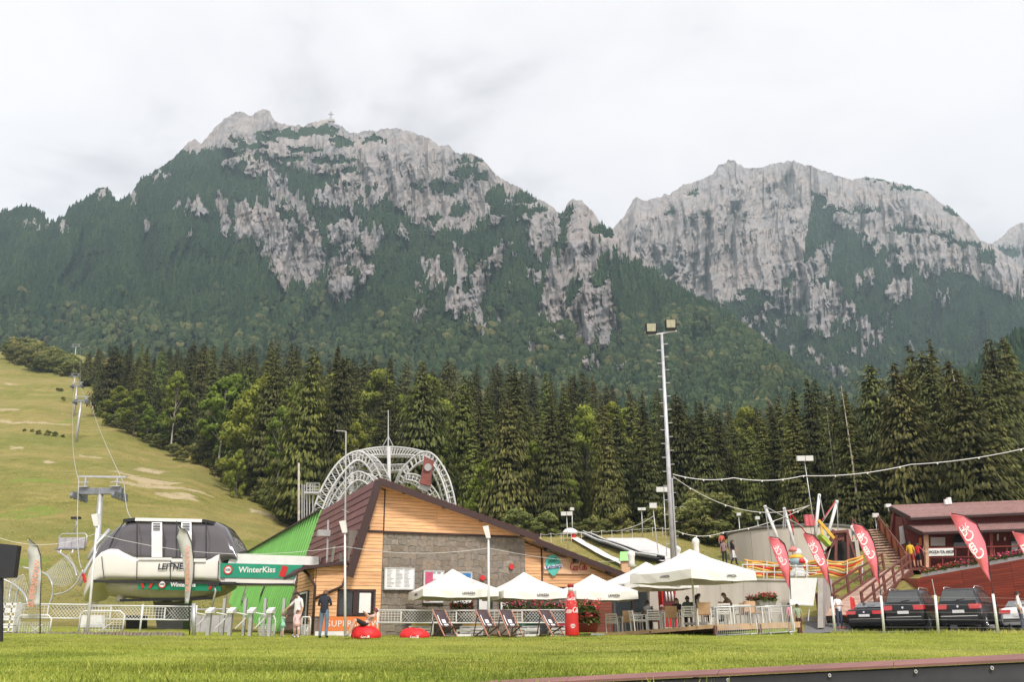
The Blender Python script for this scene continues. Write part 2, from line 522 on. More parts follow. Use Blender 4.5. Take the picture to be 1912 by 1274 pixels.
EL_R = [(1540, 585, 30, 45), (1520, 610, 14, 18), (1560, 545, 14, 22), (1585, 585, 16, 18), (1625, 630, 24, 18), (1610, 610, 16, 10), (1640, 645, 14, 8), (1680, 545, 22, 22), (1640, 458, 30, 10), (1690, 485, 34, 12), (1735, 512, 24, 10), (1400, 605, 18, 10), (1420, 595, 12, 12), (1562, 700, 22, 16), (1342, 596, 14, 9), (1490, 565, 24, 30), (1470, 590, 14, 12), (1455, 620, 10, 10), (1480, 650, 8, 12), (1600, 655, 18, 6), (1510, 660, 10, 8), (1545, 470, 14, 16), (1530, 505, 18, 22), (1500, 520, 16, 26), (1620, 520, 8, 14), (1600, 530, 9, 8), (1660, 610, 7, 12), (1700, 650, 7, 8), (1760, 560, 18, 8), (1430, 640, 8, 8), (1530, 670, 8, 14), (1445, 560, 30, 20)]
RB_R = [(1060, 560), (1130, 480), (1200, 500), (1260, 545), (1310, 572), (1380, 572), (1430, 548), (1470, 515), (1500, 485), (1508, 430), (1514, 395), (1522, 362), (1532, 390), (1548, 402), (1570, 425), (1620, 440), (1680, 468), (1740, 512), (1800, 512), (1860, 545), (1912, 560)]
VEG_R = [(1700, 352, 40, 5), (1640, 338, 20, 4), (1785, 395, 22, 6), (1800, 455, 40, 5), (1760, 440, 26, 5), (1600, 395, 60, 4), (1690, 430, 40, 6), (1530, 375, 10, 14), (1545, 395, 18, 10), (1245, 400, 10, 6), (1400, 545, 16, 8), (1420, 555, 30, 12), (1250, 505, 20, 8), (1840, 480, 20, 16), (1290, 365, 14, 4)]
def ell(lst, x, y):
    d = np.full(x.shape, 9.0)
    for (cx, cy, rx, ry) in lst:
        d = np.minimum(d, ((x - cx) / rx) ** 2 + ((y - cy) / ry) ** 2)
    return 1 - np.sqrt(d)
def massif(name, ridge, x0, x1, dx, rows, yb, Yb, Yr, relief, rb, els, vegs, seed, jag=1.0):
    xs = np.arange(x0, x1 + dx, dx)
    yr = interp(ridge, xs)
    yr = yr + jag * (3.2 * fbm(xs / 10.0, xs * 0 + seed, 4, seed, 0.6, ridged=True) + 1.6 * vnoise(xs / 3.0, xs * 0, seed + 9))
    t = np.linspace(0, 1, rows)
    T, X = np.meshgrid(t, xs, indexing='ij')
    YR = np.broadcast_to(yr, T.shape)
    PY = yb + (YR - yb) * T
    hfrac = (yb - PY) / (yb - yr.min())
    wx = X + 16 * fbm(X / 70, PY / 90, 3, seed + 1)
    wy = PY + 10 * fbm(X / 60, PY / 60, 3, seed + 2)
    # relief: deep gullies running down the face, then cliffs and ledges
    diag = wx + 0.35 * (wy - 400)
    big = fbm(diag / 95, wy / 330, 3, seed + 3, ridged=True)
    med = fbm(wx / 24, wy / 120, 4, seed + 4, ridged=True)
    sml = fbm(wx / 7, wy / 30, 4, seed + 5, 0.6, ridged=True)
    ledge = vnoise(wx / 60, wy / 7.0 + 0.05 * wx, seed + 6)
    # rock where the cliffs are
    nse = 0.62 * fbm(X / 7, PY / 26, 4, seed + 7, 0.62) + 0.3 * fbm(X / 40, PY / 40, 2, seed + 8)
    ww = fbm(X / 8, PY / 46, 4, seed + 17, 0.6)
    r = ell(els, X + 9 * fbm(X / 14, PY / 14, 3, seed + 18), PY + 26 * ww + 4) * 1.5 + 0.12
    if rb is not None:
        band = interp(rb, X)
        r = np.maximum(r, np.where((X > rb[0][0]) & (X < rb[-1][0]), (band - PY) / 22.0, -9))
    if vegs:
        r = np.minimum(r, -ell(vegs, X + 16 * fbm(X / 18, PY / 9, 3, seed + 19), PY + 9 * fbm(X / 10, PY / 12, 3, seed + 20)) * 1.5 + 0.22)
    rock = smoothstep(-0.06, 0.16, r + nse * 1.0)
    edge = smoothstep(0.0, 0.10, 1 - T)
    depth = relief * (0.85 * big + 0.34 * med * (0.6 + rock) + (0.045 + 0.11 * rock) * sml + 0.04 * rock * ledge)
    Yd = Yb + (Yr - Yb) * np.power(np.clip(hfrac, 0, 1), 1.05) - depth * (0.35 + 0.65 * edge) * smoothstep(0, 0.15, T)
    d = np.stack([(X - CX) / F, -(PY - CY) / F, -np.ones_like(X)], -1) @ np.array(RM).T
    P = np.array(CAM) + d * (Yd / d[..., 1])[..., None]
    # the far side of the crest falls away behind
    back = P[-1:].copy()
    back[..., 1] += 260
    back[..., 0] *= 1.1
    back[..., 2] -= 330
    P = np.concatenate([P, back], 0)
    rock = np.concatenate([rock, rock[-1:]], 0)
    nr, nc = P.shape[:2]
    fi = np.arange(nr * nc).reshape(nr, nc)
    q = np.stack([fi[:-1, :-1], fi[:-1, 1:], fi[1:, 1:], fi[1:, :-1]], -1).reshape(-1, 4)
    me = np_mesh(name, P.reshape(-1, 3), q, m_mount, {'rock': rock.ravel()}, False)
    o = obj_from_mesh(name, me)
    return o, P[:-1], rock[:-1], X, PY
m_mount, t, b = nodes_of('mountain_rock_and_scrub')
pos = t.nodes.new('ShaderNodeNewGeometry').outputs['Position']
mpn = t.nodes.new('ShaderNodeMapping')
mpn.inputs['Scale'].default_value = (1, 1, 0.26)
lk(t, pos, mpn.inputs[0])
pz = mpn.outputs[0]
rk = ramp(t, nz(t, 0.045, 8, pz, 0.68, 0.5), [(0.25, (0.17, 0.16, 0.16)), (0.40, (0.285, 0.265, 0.26)), (0.55, (0.385, 0.355, 0.34)), (0.78, (0.49, 0.45, 0.425))])
rk = mixc(t, 1.0, rk, ramp(t, nz(t, 0.011, 4, pos, 0.6), [(0.35, (0.86, 0.88, 0.92)), (0.65, (1.1, 1.04, 1.0))]), 'MULTIPLY')
vg = ramp(t, nz(t, 0.06, 6, pos, 0.7), [(0.3, (0.018, 0.035, 0.018)), (0.55, (0.035, 0.06, 0.026)), (0.8, (0.07, 0.095, 0.035))])
an = t.nodes.new('ShaderNodeAttribute')
an.attribute_name = 'rock'
edge = math_n(t, 'ADD', an.outputs['Fac'], math_n(t, 'MULTIPLY', math_n(t, 'SUBTRACT', nz(t, 0.09, 6, pz, 0.7), 0.5), 0.75))
fac = ramp(t, edge, [(0.42, 0.0), (0.56, 1.0)])
lk(t, mixc(t, fac, vg, rk), b.inputs['Base Color'])
b.inputs['Roughness'].default_value = 0.95
b.inputs['Specular IOR Level'].default_value = 0.1
bump(t, b, nz(t, 0.09, 8, pz, 0.72), 1.0, 8.0)
massif_L = massif('hill', RIDGE_L, -220, 1700, 2.6, 250, 905, 520, 1750, 150, RB_L, EL_L, VEG_L, 31)
massif_R = massif('hill', RIDGE_R, 1060, 2100, 2.6, 210, 905, 900, 2300, 190, RB_R, EL_R, VEG_R, 57)
massif_F = massif('hill', RIDGE_F, 1760, 2120, 3.2, 110, 905, 1500, 2900, 200, [(1760, 520), (1850, 520), (2120, 600)], [(1900, 540, 26, 22)], [(1880, 470, 40, 8)], 77)
massif_N = massif('hill', RIDGE_N, 1640, 2150, 4.0, 60, 905, 420, 640, 18, None, [(0, 0, 1, 1)], None, 91, 0.5)
for (o, *_), lab in zip((massif_L, massif_R, massif_F, massif_N), ('rocky wooded mountain crowned by a cross', 'pale limestone mountain with a sheer cliff face', 'far limestone mountain beyond the sheer cliff', 'low wooded hill behind the red house')):
    tag(o, lab, None, None, 'structure')
# ---- far forest on the mountains: one mass of small crowns
def far_foliage(col, name, haze=0):
    m, t, b = nodes_of(name)
    a = t.nodes.new('ShaderNodeAttribute')
    a.attribute_name = 'tint'
    c = ramp(t, a.outputs['Fac'], col)
    pos = t.nodes.new('ShaderNodeNewGeometry').outputs['Position']
    c = mixc(t, 1.0, c, ramp(t, nz(t, 0.35, 3, pos, 0.7), [(0.3, (0.6, 0.6, 0.6)), (0.7, (1.3, 1.3, 1.25))]), 'MULTIPLY')
    lk(t, c, b.inputs['Base Color'])
    b.inputs['Roughness'].default_value = 0.9
    b.inputs['Specular IOR Level'].default_value = 0.1
    return m
m_farcon = far_foliage([(0.0, (0.014, 0.03, 0.016)), (0.5, (0.026, 0.05, 0.022)), (1.0, (0.05, 0.078, 0.03))], 'far_conifer')
m_farlea = far_foliage([(0.0, (0.03, 0.05, 0.022)), (0.5, (0.05, 0.072, 0.028)), (0.85, (0.09, 0.10, 0.038)), (1.0, (0.13, 0.122, 0.05))], 'far_broadleaf')
def scatter_pts(ms, n, pred):
    o, P, rock, X, PY = ms
    nr, nc = rock.shape
    i = rng.random(n) * (nr - 2)
    j = rng.random(n) * (nc - 2)
    i0, j0 = i.astype(int), j.astype(int)
    fi_, fj = (i - i0)[:, None], (j - j0)[:, None]
    p = (P[i0, j0] * (1 - fi_) + P[i0 + 1, j0] * fi_) * (1 - fj) + (P[i0, j0 + 1] * (1 - fi_) + P[i0 + 1, j0 + 1] * fi_) * fj
    k = pred(X[i0, j0], PY[i0, j0], rock[i0, j0], p)
    return p[k], X[i0, j0][k], PY[i0, j0][k]
def cone_trees(P, h, r, nb=5):
    n = len(P)
    a = (np.arange(nb) / nb * 2 * pi)[None, :] + rng.random((n, 1)) * 6
    rr = r[:, None] * (0.75 + 0.5 * rng.random((n, nb)))
    v = np.zeros((n, nb * 2 + 2, 3))
    for tier, (zb, zt, k) in enumerate(((0.02, 0.62, 1.0), (0.40, 1.0, 0.66))):
        o_ = tier * (nb + 1)
        v[:, o_:o_ + nb, 0] = P[:, None, 0] + rr * k * np.cos(a + tier)
        v[:, o_:o_ + nb, 1] = P[:, None, 1] + rr * k * np.sin(a + tier)
        v[:, o_:o_ + nb, 2] = P[:, None, 2] + h[:, None] * (zb + 0.12 * rng.random((n, nb)))
        v[:, o_ + nb] = P + np.stack([0.1 * r * rng.standard_normal(n), 0.1 * r * rng.standard_normal(n), h * zt], -1)
    f = []
    for tier in range(2):
        o_ = tier * (nb + 1)
        for k in range(nb):
            f.append((o_ + k, o_ + (k + 1) % nb, o_ + nb))
    f = np.array(f)
    m = nb * 2 + 2
    faces = (np.arange(n)[:, None, None] * m + f[None]).reshape(-1, 3)
    return v.reshape(-1, 3), faces, m
bmz = bmesh.new()
bmesh.ops.create_icosphere(bmz, subdivisions=2, radius=1.0)
ICO_V = np.array([v.co[:] for v in bmz.verts])
ICO_F = np.array([[v.index for v in f.verts] for f in bmz.faces])
bmz.free()
bmz = bmesh.new()
bmesh.ops.create_icosphere(bmz, subdivisions=1, radius=1.0)
IC1_V = np.array([v.co[:] for v in bmz.verts])
IC1_F = np.array([[v.index for v in f.verts] for f in bmz.faces])
bmz.free()
def blob_trees(P, h, r, iv, if_):
    n, m = len(P), len(iv)
    k = 0.72 + 0.56 * rng.random((n, m, 1))
    v = iv[None] * k * np.stack([r, r, h * 0.5], -1)[:, None, :]
    v = v + P[:, None, :] + np.stack([r * 0, r * 0, h * 0.5], -1)[:, None, :]
    faces = (np.arange(n)[:, None, None] * m + if_[None]).reshape(-1, 3)
    return v.reshape(-1, 3), faces, m
def far_wood(name, ms, ncon, nlea, hc, hl, leaf_lo, seed, label):
    def pcon(x, y, r, p):
        q = fbm(x / 45, y / 30, 3, seed)
        return (r < 0.42) & (y < 890) & (rng.random(len(x)) < np.clip(0.98 - 0.9 * smoothstep(leaf_lo - 30, leaf_lo + 60, y + 60 * q), 0.34, 1) * np.clip(0.3 + 0.9 * smoothstep(240, 330, y), 0.2, 1))
    def plea(x, y, r, p):
        q = fbm(x / 45, y / 30, 3, seed)
        return (r < 0.35) & (y < 890) & (rng.random(len(x)) < smoothstep(leaf_lo - 40, leaf_lo + 50, y + 60 * q))
    p, X, PY = scatter_pts(ms, ncon, pcon)
    s = (0.65 + 0.6 * rng.random(len(p))) * np.clip(0.45 + (PY - 230) / 300, 0.4, 1.0)
    h = hc * s
    v1, f1, m1 = cone_trees(p - np.array([0, 0, 0.8]), h, h * (0.19 + 0.06 * rng.random(len(p))))
    t1 = np.repeat(np.clip(0.5 + 0.4 * fbm(X / 30, PY / 30, 3, seed + 1) + 0.22 * rng.standard_normal(len(p)), 0, 1), m1)
    o1 = obj_from_mesh(name, np_mesh(name, v1, f1, m_farcon, {'tint': t1}, False))
    tag(o1, label + ', dark conifers', 'forest', None, 'stuff')
    p, X, PY = scatter_pts(ms, nlea, plea)
    h = hl * (0.6 + 0.7 * rng.random(len(p)))
    v2, f2, m2 = blob_trees(p - np.array([0, 0, 1.5]), h, h * (0.38 + 0.14 * rng.random(len(p))), IC1_V, IC1_F)
    t2 = np.repeat(np.clip(0.45 + 0.35 * fbm(X / 40, PY / 25, 3, seed + 2) + 0.25 * rng.standard_normal(len(p)), 0, 1), m2)
    o2 = obj_from_mesh(name, np_mesh(name, v2, f2, m_farlea, {'tint': t2}, False))
    tag(o2, label + ', lighter broadleaf trees', 'forest', None, 'stuff')
far_wood('mountain_forest', massif_L, 85000, 30000, 12.5, 10.5, 590, 101, 'forest covering the mountain below the cross')
far_wood('mountain_forest', massif_R, 46000, 9000, 13, 11, 690, 131, 'forest climbing the foot of the sheer cliff mountain')
far_wood('mountain_forest', massif_F, 6000, 10, 13, 13, 860, 151, 'forest on the farthest limestone mountain')
far_wood('hill_forest', massif_N, 7000, 5000, 14, 10, 760, 171, 'mixed wood on the low hill behind the red house')
# ---------------------------------------------------------------- trees
def leaf_mat(name, lo, mid, hi, rnd=0.3):
    m, t, b = nodes_of(name)
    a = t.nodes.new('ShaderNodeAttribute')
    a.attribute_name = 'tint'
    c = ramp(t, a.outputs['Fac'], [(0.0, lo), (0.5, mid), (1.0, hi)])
    oi = t.nodes.new('ShaderNodeObjectInfo').outputs['Random']
    c = mixc(t, 1.0, c, math_n(t, 'ADD', math_n(t, 'MULTIPLY', oi, 2 * rnd), 1 - rnd), 'MULTIPLY')
    hs = t.nodes.new('ShaderNodeHueSaturation')
    lk(t, c, hs.inputs['Color'])
    lk(t, math_n(t, 'ADD', math_n(t, 'MULTIPLY', math_n(t, 'FRACT', math_n(t, 'MULTIPLY', oi, 7.31)), 0.045), 0.478), hs.inputs['Hue'])
    lk(t, hs.outputs[0], b.inputs['Base Color'])
    b.inputs['Roughness'].default_value = 0.75
    b.inputs['Specular IOR Level'].default_value = 0.2
    tr = t.nodes.new('ShaderNodeBsdfTranslucent')
    lk(t, hs.outputs[0], tr.inputs[0])
    ms = t.nodes.new('ShaderNodeMixShader')
    ms.inputs[0].default_value = 0.25
    lk(t, b.outputs[0], ms.inputs[1])
    lk(t, tr.outputs[0], ms.inputs[2])
    lk(t, ms.outputs[0], t.nodes['Material Output'].inputs[0])
    return m
m_spruce = leaf_mat('spruce_needles', (0.02, 0.022, 0.008), (0.065, 0.067, 0.02), (0.17, 0.17, 0.046), 0.45)  # bright end of the ramp carries the olive highlights of lit branches
m_larch = leaf_mat('larch_needles', (0.04, 0.05, 0.011), (0.105, 0.125, 0.028), (0.22, 0.235, 0.055), 0.25)
m_beech = leaf_mat('beech_leaves', (0.07, 0.09, 0.014), (0.18, 0.215, 0.032), (0.34, 0.38, 0.065), 0.22)
m_shrub = leaf_mat('shrub_leaves', (0.09, 0.10, 0.028), (0.19, 0.20, 0.055), (0.32, 0.31, 0.10), 0.3)
m_bark = mat('bark', (0.13, 0.105, 0.085), 0.9, var=0.3, scale=4, bmp=0.5, bscale=12)
m_pale_bark = mat('pale_bark', (0.42, 0.37, 0.31), 0.9, var=0.25, scale=3)
def tri_cards(c, u, vv):
    """triangles/quads: centre c, half axes u and v -> quad verts"""
    v = np.stack([c - u * 1.15, c - u * 0.1 - vv, c + u * 1.25, c + u * 0.15 + vv * 0.9], 1)
    f = np.arange(len(c) * 4).reshape(-1, 4)
    return v.reshape(-1, 3), f
def spruce_crown(seed, H=28.0, R=4.3, bottom=0.06, whorls=64, per=14, cards=25, droop=0.35, shape=0.85):
    g = np.random.default_rng(seed)
    C, U, W, T = [], [], [], []
    for wv in range(whorls):
        f = bottom + (1 - bottom) * ((wv + g.random() * 0.6) / whorls)
        L0 = R * (1 - f) ** shape * min(1.0, 0.55 + (f - bottom) * 4) + 0.18
        nb = max(4, int(per * (1 - 0.55 * f)))
        for bq in range(nb):
            a = 2 * pi * (bq + g.random()) / nb
            L = L0 * (0.62 + 0.55 * g.random())
            z0 = f * H + g.normal() * 0.25
            nc_ = max(3, int(cards * L / R + 2))
            dirv = np.array([cos(a), sin(a), 0])
            side = np.array([-sin(a), cos(a), 0])
            bt = g.random() * 0.5
            for k in range(nc_):
                s = (k + 0.6 + 0.5 * g.random()) / nc_
                zz = z0 + 0.25 * L * (s * (0.5 - droop * 2 * s * 0.9)) - droop * L * s * 0.55 + 0.16 * L * s ** 3
                wdt = (0.085 + 0.12 * L / R + 0.07 * g.random()) * (1.15 - 0.5 * s)
                c = dirv * L * s + side * g.normal() * 0.17 * L * s ** 0.5
                C.append([c[0], c[1], zz])
                tl = g.normal() * 0.35
                U.append((dirv * (0.26 * L / nc_ * 2.2 + 0.16) + np.array([0, 0, -0.14 - 0.14 * s * L])) * 0.62)
                W.append((side * cos(tl) + np.array([0, 0, sin(tl)])) * wdt)
                T.append(np.clip(0.12 + 0.55 * s + bt * 0.5 - 0.1 + 0.15 * g.normal(), 0, 1))  # tips tinted brighter than the inner needles, painting in lit branch ends
    C.append([0, 0, H * 0.985]); U.append([0, 0, 0.5]); W.append([0.12, 0, 0]); T.append(0.6)
    v, f = tri_cards(np.array(C), np.array(U), np.array(W))
    return v, f, np.repeat(np.array(T), 4)
def trunk_mesh(name, H, r0, mat_, bend=0.0, limbs=()):
    mb = MB()
    n = 7
    mb.tube([(bend * sin(k / n * 2.2), bend * 0.5 * sin(k / n * 3.1), -0.5 + (H + 0.5) * k / n) for k in range(n + 1)], [r0 * (1 - 0.93 * (k / n)) + 0.02 for k in range(n + 1)], 7)
    for (p, q, r) in limbs:
        m_ = [lerp(p[i], q[i], 0.5) + (0.12 if i == 2 else 0) for i in range(3)]
        mb.tube([p, m_, q], [r, r * 0.6, r * 0.2], 5)
    return mb.mesh(name, mat_, None, True)
def broad_crown(seed, H=18.0, R=4.5, base=0.22, clumps=54, leaves=110, ls=0.34):
    g = np.random.default_rng(seed)
    C, U, W, T, limbs = [], [], [], [], []
    for k in range(clumps):
        f = g.random() ** 0.85
        zc = H * (base + (0.97 - base) * f)
        prof = sin(pi * min(1, 0.14 + 0.86 * f) ** 0.9) ** 0.7
        rr = R * prof * (0.35 + 0.65 * g.random() ** 0.5)
        a = g.random() * 2 * pi
        cc = np.array([rr * cos(a), rr * sin(a), zc])
        cr_ = (0.55 + 0.75 * g.random()) * R * 0.27
        limbs.append(((0, 0, zc * 0.72), tuple(cc), 0.07 + 0.03 * R / 4))
        tt = g.normal() * 0.16
        for _ in range(leaves):
            d = g.normal(size=3)
            d /= np.linalg.norm(d)
            p = cc + d * cr_ * (0.55 + 0.5 * g.random()) * np.array([1, 1, 0.72])
            u = g.normal(size=3)
            u /= np.linalg.norm(u)
            v_ = np.cross(u, d)
            v_ /= np.linalg.norm(v_) + 1e-6
            C.append(p)
            U.append(u * ls * (0.5 + 0.5 * g.random()))
            W.append(v_ * ls * (0.4 + 0.4 * g.random()))
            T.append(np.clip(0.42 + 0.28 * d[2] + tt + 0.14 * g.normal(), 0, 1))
    v, f = tri_cards(np.array(C), np.array(U), np.array(W))
    return v, f, np.repeat(np.array(T), 4), limbs
CROWNS = []
for k, kw in enumerate([dict(R=4.6, shape=0.72), dict(R=4.0, shape=0.8, droop=0.42), dict(R=5.2, shape=0.58, whorls=56), dict(R=3.6, shape=0.85, bottom=0.1), dict(R=4.6, shape=0.62, bottom=0.14, droop=0.28), dict(R=5.4, shape=0.48, whorls=58, per=14)]):
    v, f, tt = spruce_crown(200 + k, **kw)
    CROWNS.append((v, f, tt))
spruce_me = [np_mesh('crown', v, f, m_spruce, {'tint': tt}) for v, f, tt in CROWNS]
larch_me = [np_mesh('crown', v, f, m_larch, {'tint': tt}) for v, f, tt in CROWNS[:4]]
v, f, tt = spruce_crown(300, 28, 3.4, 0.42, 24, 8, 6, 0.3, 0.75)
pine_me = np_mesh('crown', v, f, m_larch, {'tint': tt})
strunk = trunk_mesh('trunk', 28, 0.34, m_bark, 0.1)
ptrunk = trunk_mesh('trunk', 28, 0.26, m_pale_bark, 0.25)
bme = []
for k, (H_, R_, base) in enumerate([(18, 4.6, 0.2), (20, 4.0, 0.34), (15, 5.0, 0.1)]):
    v, f, tt, limbs = broad_crown(400 + k, H_, R_, base)
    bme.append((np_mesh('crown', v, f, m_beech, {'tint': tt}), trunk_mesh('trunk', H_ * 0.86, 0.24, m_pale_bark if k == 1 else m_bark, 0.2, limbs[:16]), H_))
v, f, tt, limbs = broad_crown(430, 2.6, 1.7, 0.04, 18, 110, 0.15)
shrub_me = (np_mesh('crown', v, f, m_shrub, {'tint': tt}), trunk_mesh('stem', 1.8, 0.05, m_bark, 0.1, limbs[:6]))
def put_tree(name, label, group, loc, H, crown, trunk, H0, wide=1.0):
    s = H / H0
    t_ = thing(name, label, 'tree', loc, random.random() * 6.28, group)
    t_.scale = (s * wide, s * wide, s)
    obj_from_mesh('trunk', trunk, t_)
    obj_from_mesh('crown', crown, t_)
    return t_
TL = [(140, 672), (160, 655), (200, 645), (250, 640), (300, 648), (350, 638), (390, 634), (450, 642), (530, 636), (560, 645), (610, 640), (650, 655), (695, 652), (740, 664), (800, 664), (860, 672), (900, 682), (955, 676), (1000, 690), (1020, 688), (1050, 712), (1090, 692), (1128, 715), (1160, 722), (1230, 722), (1270, 738), (1330, 752), (1370, 756), (1410, 758), (1440, 765), (1480, 738), (1545, 710), (1600, 720), (1640, 712), (1670, 685), (1720, 680), (1760, 652), (1800, 640), (1840, 690), (1880, 650), (1930, 632)]
FF = [(150, 335), (185, 265), (205, 232), (250, 222), (320, 208), (400, 190), (450, 176), (520, 160), (560, 150), (700, 138), (900, 126), (1130, 122), (1250, 124), (1400, 126), (1500, 112), (1600, 104), (1750, 98), (1912, 92), (2000, 90)]
def place(px, Y):
    p = gp(px, Y)
    p.z -= 0.2
    return p
LAB_C = ['tall dark spruce in the forest behind the green and brown lodge', 'tall dark spruce in the forest between the lodge and the floodlight mast', 'tall dark spruce in the forest between the mast and the red house', 'dark spruce in the forest edge above the ski slope']
REG = ['behind the slope edge broadleaf trees', 'behind the white truss hoops', 'behind the tubing hill', 'behind the tank and play area']
def forest_label(px, ri, wq, H):
    a_ = 'front row ' if ri < 2 else 'backmost ' if ri >= 9 else ''
    b_ = 'slender' if wq < 1.0 else 'broad' if wq > 1.2 else 'full'
    h_ = 'lower ' if H < 19 else 'very tall ' if H > 29 else ''
    rg = REG[0] if px < 520 else REG[1] if px < 860 else REG[2] if px < 1240 else REG[3]
    return (a_ + h_ + b_ + ' dark spruce ' + rg)
ncon = 0
offs = [0, 7, 15, 24, 34, 46, 60, 76, 95, 118, 145, 175]
for ri, of in enumerate(offs):
    px = 150 + random.uniform(0, 30)
    while px < 1960:
        Y = float(interp(FF, px)) + of * (1.0 if px > 500 else 1.15) + random.uniform(-3, 3)
        m_ = mpp(Y)
        step = (random.uniform(5.6, 9.6) if ri > 1 else random.uniform(5.0, 8.0)) / m_
        if not (px < 200 and of > 60) and not (px > 1500 and of > 70):
            p = place(px, Y)
            tl = float(interp(TL, px))
            top = max(tl + random.uniform(0, 44) - 4, pix(p + V(0, 0, random.choice((14, 19, 22, 25, 28, 31, 33)) + random.uniform(-2, 2)))[1])
            last = ri >= 8 or (px > 1500 and ri >= 5)
            if last:
                top = tl - 4 + 34 * random.random() ** 1.6
            H = at(px, top, Y).z - p.z
            if H > 10:
                H = min(H, 36)
                larch = random.random() < (0.30 if ri < 5 else 0.14)
                if larch:
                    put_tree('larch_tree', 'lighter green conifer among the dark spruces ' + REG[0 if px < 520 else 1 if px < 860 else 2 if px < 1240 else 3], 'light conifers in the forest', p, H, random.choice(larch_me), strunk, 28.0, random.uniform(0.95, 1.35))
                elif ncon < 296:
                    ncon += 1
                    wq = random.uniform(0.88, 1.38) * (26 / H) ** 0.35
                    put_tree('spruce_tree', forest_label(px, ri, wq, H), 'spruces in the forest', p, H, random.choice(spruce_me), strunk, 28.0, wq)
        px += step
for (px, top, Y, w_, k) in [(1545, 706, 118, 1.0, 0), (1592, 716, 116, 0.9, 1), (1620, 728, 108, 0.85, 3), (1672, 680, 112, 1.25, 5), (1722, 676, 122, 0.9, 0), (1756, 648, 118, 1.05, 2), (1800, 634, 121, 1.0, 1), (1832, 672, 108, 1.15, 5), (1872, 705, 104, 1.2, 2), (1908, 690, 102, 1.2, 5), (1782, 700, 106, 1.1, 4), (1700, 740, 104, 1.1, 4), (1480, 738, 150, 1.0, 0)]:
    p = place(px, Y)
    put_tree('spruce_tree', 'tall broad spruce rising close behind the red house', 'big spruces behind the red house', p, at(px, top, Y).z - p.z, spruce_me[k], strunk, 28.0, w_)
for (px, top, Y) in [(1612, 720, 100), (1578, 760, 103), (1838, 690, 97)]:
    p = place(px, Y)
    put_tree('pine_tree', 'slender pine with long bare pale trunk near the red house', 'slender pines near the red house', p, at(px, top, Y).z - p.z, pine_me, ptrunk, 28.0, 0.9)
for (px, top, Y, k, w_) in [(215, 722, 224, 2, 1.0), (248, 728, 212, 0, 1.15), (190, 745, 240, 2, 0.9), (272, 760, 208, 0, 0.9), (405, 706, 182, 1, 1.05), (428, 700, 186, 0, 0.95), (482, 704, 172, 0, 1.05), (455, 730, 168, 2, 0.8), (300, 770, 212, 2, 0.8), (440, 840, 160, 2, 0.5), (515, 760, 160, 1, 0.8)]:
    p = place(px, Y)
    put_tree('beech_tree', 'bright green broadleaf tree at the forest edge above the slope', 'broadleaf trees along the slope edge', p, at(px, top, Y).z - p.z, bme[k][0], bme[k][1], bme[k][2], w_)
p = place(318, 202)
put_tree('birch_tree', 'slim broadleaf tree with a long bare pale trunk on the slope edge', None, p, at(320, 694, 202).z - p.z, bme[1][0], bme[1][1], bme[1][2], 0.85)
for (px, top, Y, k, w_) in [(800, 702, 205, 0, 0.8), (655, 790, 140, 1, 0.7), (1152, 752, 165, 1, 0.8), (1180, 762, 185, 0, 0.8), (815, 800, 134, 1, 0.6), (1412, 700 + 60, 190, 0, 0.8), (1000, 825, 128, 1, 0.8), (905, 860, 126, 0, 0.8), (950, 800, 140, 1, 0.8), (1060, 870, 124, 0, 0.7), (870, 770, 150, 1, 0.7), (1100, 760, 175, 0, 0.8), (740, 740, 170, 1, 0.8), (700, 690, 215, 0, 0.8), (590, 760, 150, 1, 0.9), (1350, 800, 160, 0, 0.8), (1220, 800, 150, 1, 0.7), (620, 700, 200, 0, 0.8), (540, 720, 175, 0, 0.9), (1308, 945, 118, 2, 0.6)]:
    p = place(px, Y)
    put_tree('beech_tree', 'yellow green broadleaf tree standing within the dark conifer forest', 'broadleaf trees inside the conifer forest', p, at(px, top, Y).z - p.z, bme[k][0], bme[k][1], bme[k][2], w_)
# shrubs
def put_shrub(px, Y, h, label, group):
    p = gp(px, Y)
    t_ = thing('shrub', label, 'shrub', (p.x, p.y, p.z - 0.1), random.random() * 6.28, group)
    s = h / 2.6
    t_.scale = (s * 1.2, s * 1.2, s)
    obj_from_mesh('crown', shrub_me[0], t_)
    obj_from_mesh('stem', shrub_me[1], t_)
for k in range(85):
    t_ = random.random()
    px = 20 + 112 * t_
    py = lerp(660, 700, t_ ** 1.4) + random.uniform(-10, 22) * (0.3 + 0.7 * sin(pi * min(1, t_ + 0.15)))
    put_shrub(px, slope_Y(px, max(py, 657)), random.uniform(4.0, 7.5), 'rounded olive green bush on the knoll at the top of the slope', 'bushes on the knoll')
for (px, py, h) in [(60, 808, 0.8), (72, 812, 1.1), (88, 813, 1.2), (102, 815, 1.1), (118, 818, 0.8), (45, 806, 0.7), (113, 733, 1.4), (118, 748, 1.2), (108, 730, 1.1)]:
    put_shrub(px, slope_Y(px, py), h, 'low dark bush on a step of the open ski slope', 'low bushes on the slope')
for px in (1285, 1300, 1316, 1330, 1345, 1362, 1275, 1308):
    put_shrub(px, random.uniform(104, 112), random.uniform(2.6, 6.0), 'light green bush below the forest beside the concrete tank', 'bushes beside the tank')
for px in range(180, 560, 16):
    Y = float(interp(FF, px)) - random.uniform(4, 9)
    put_shrub(px + random.uniform(-7, 7), Y, random.uniform(1.8, 4.5), 'small green bush along the forest edge of the ski slope', 'bushes along the forest edge')
for px in range(590, 1300, 34):
    Y = float(interp(FF, px)) - random.uniform(4, 9)
    put_shrub(px + random.uniform(-10, 10), Y, random.uniform(1.6, 3.5), 'small green bush below the dark forest behind the lodge', 'bushes below the forest')
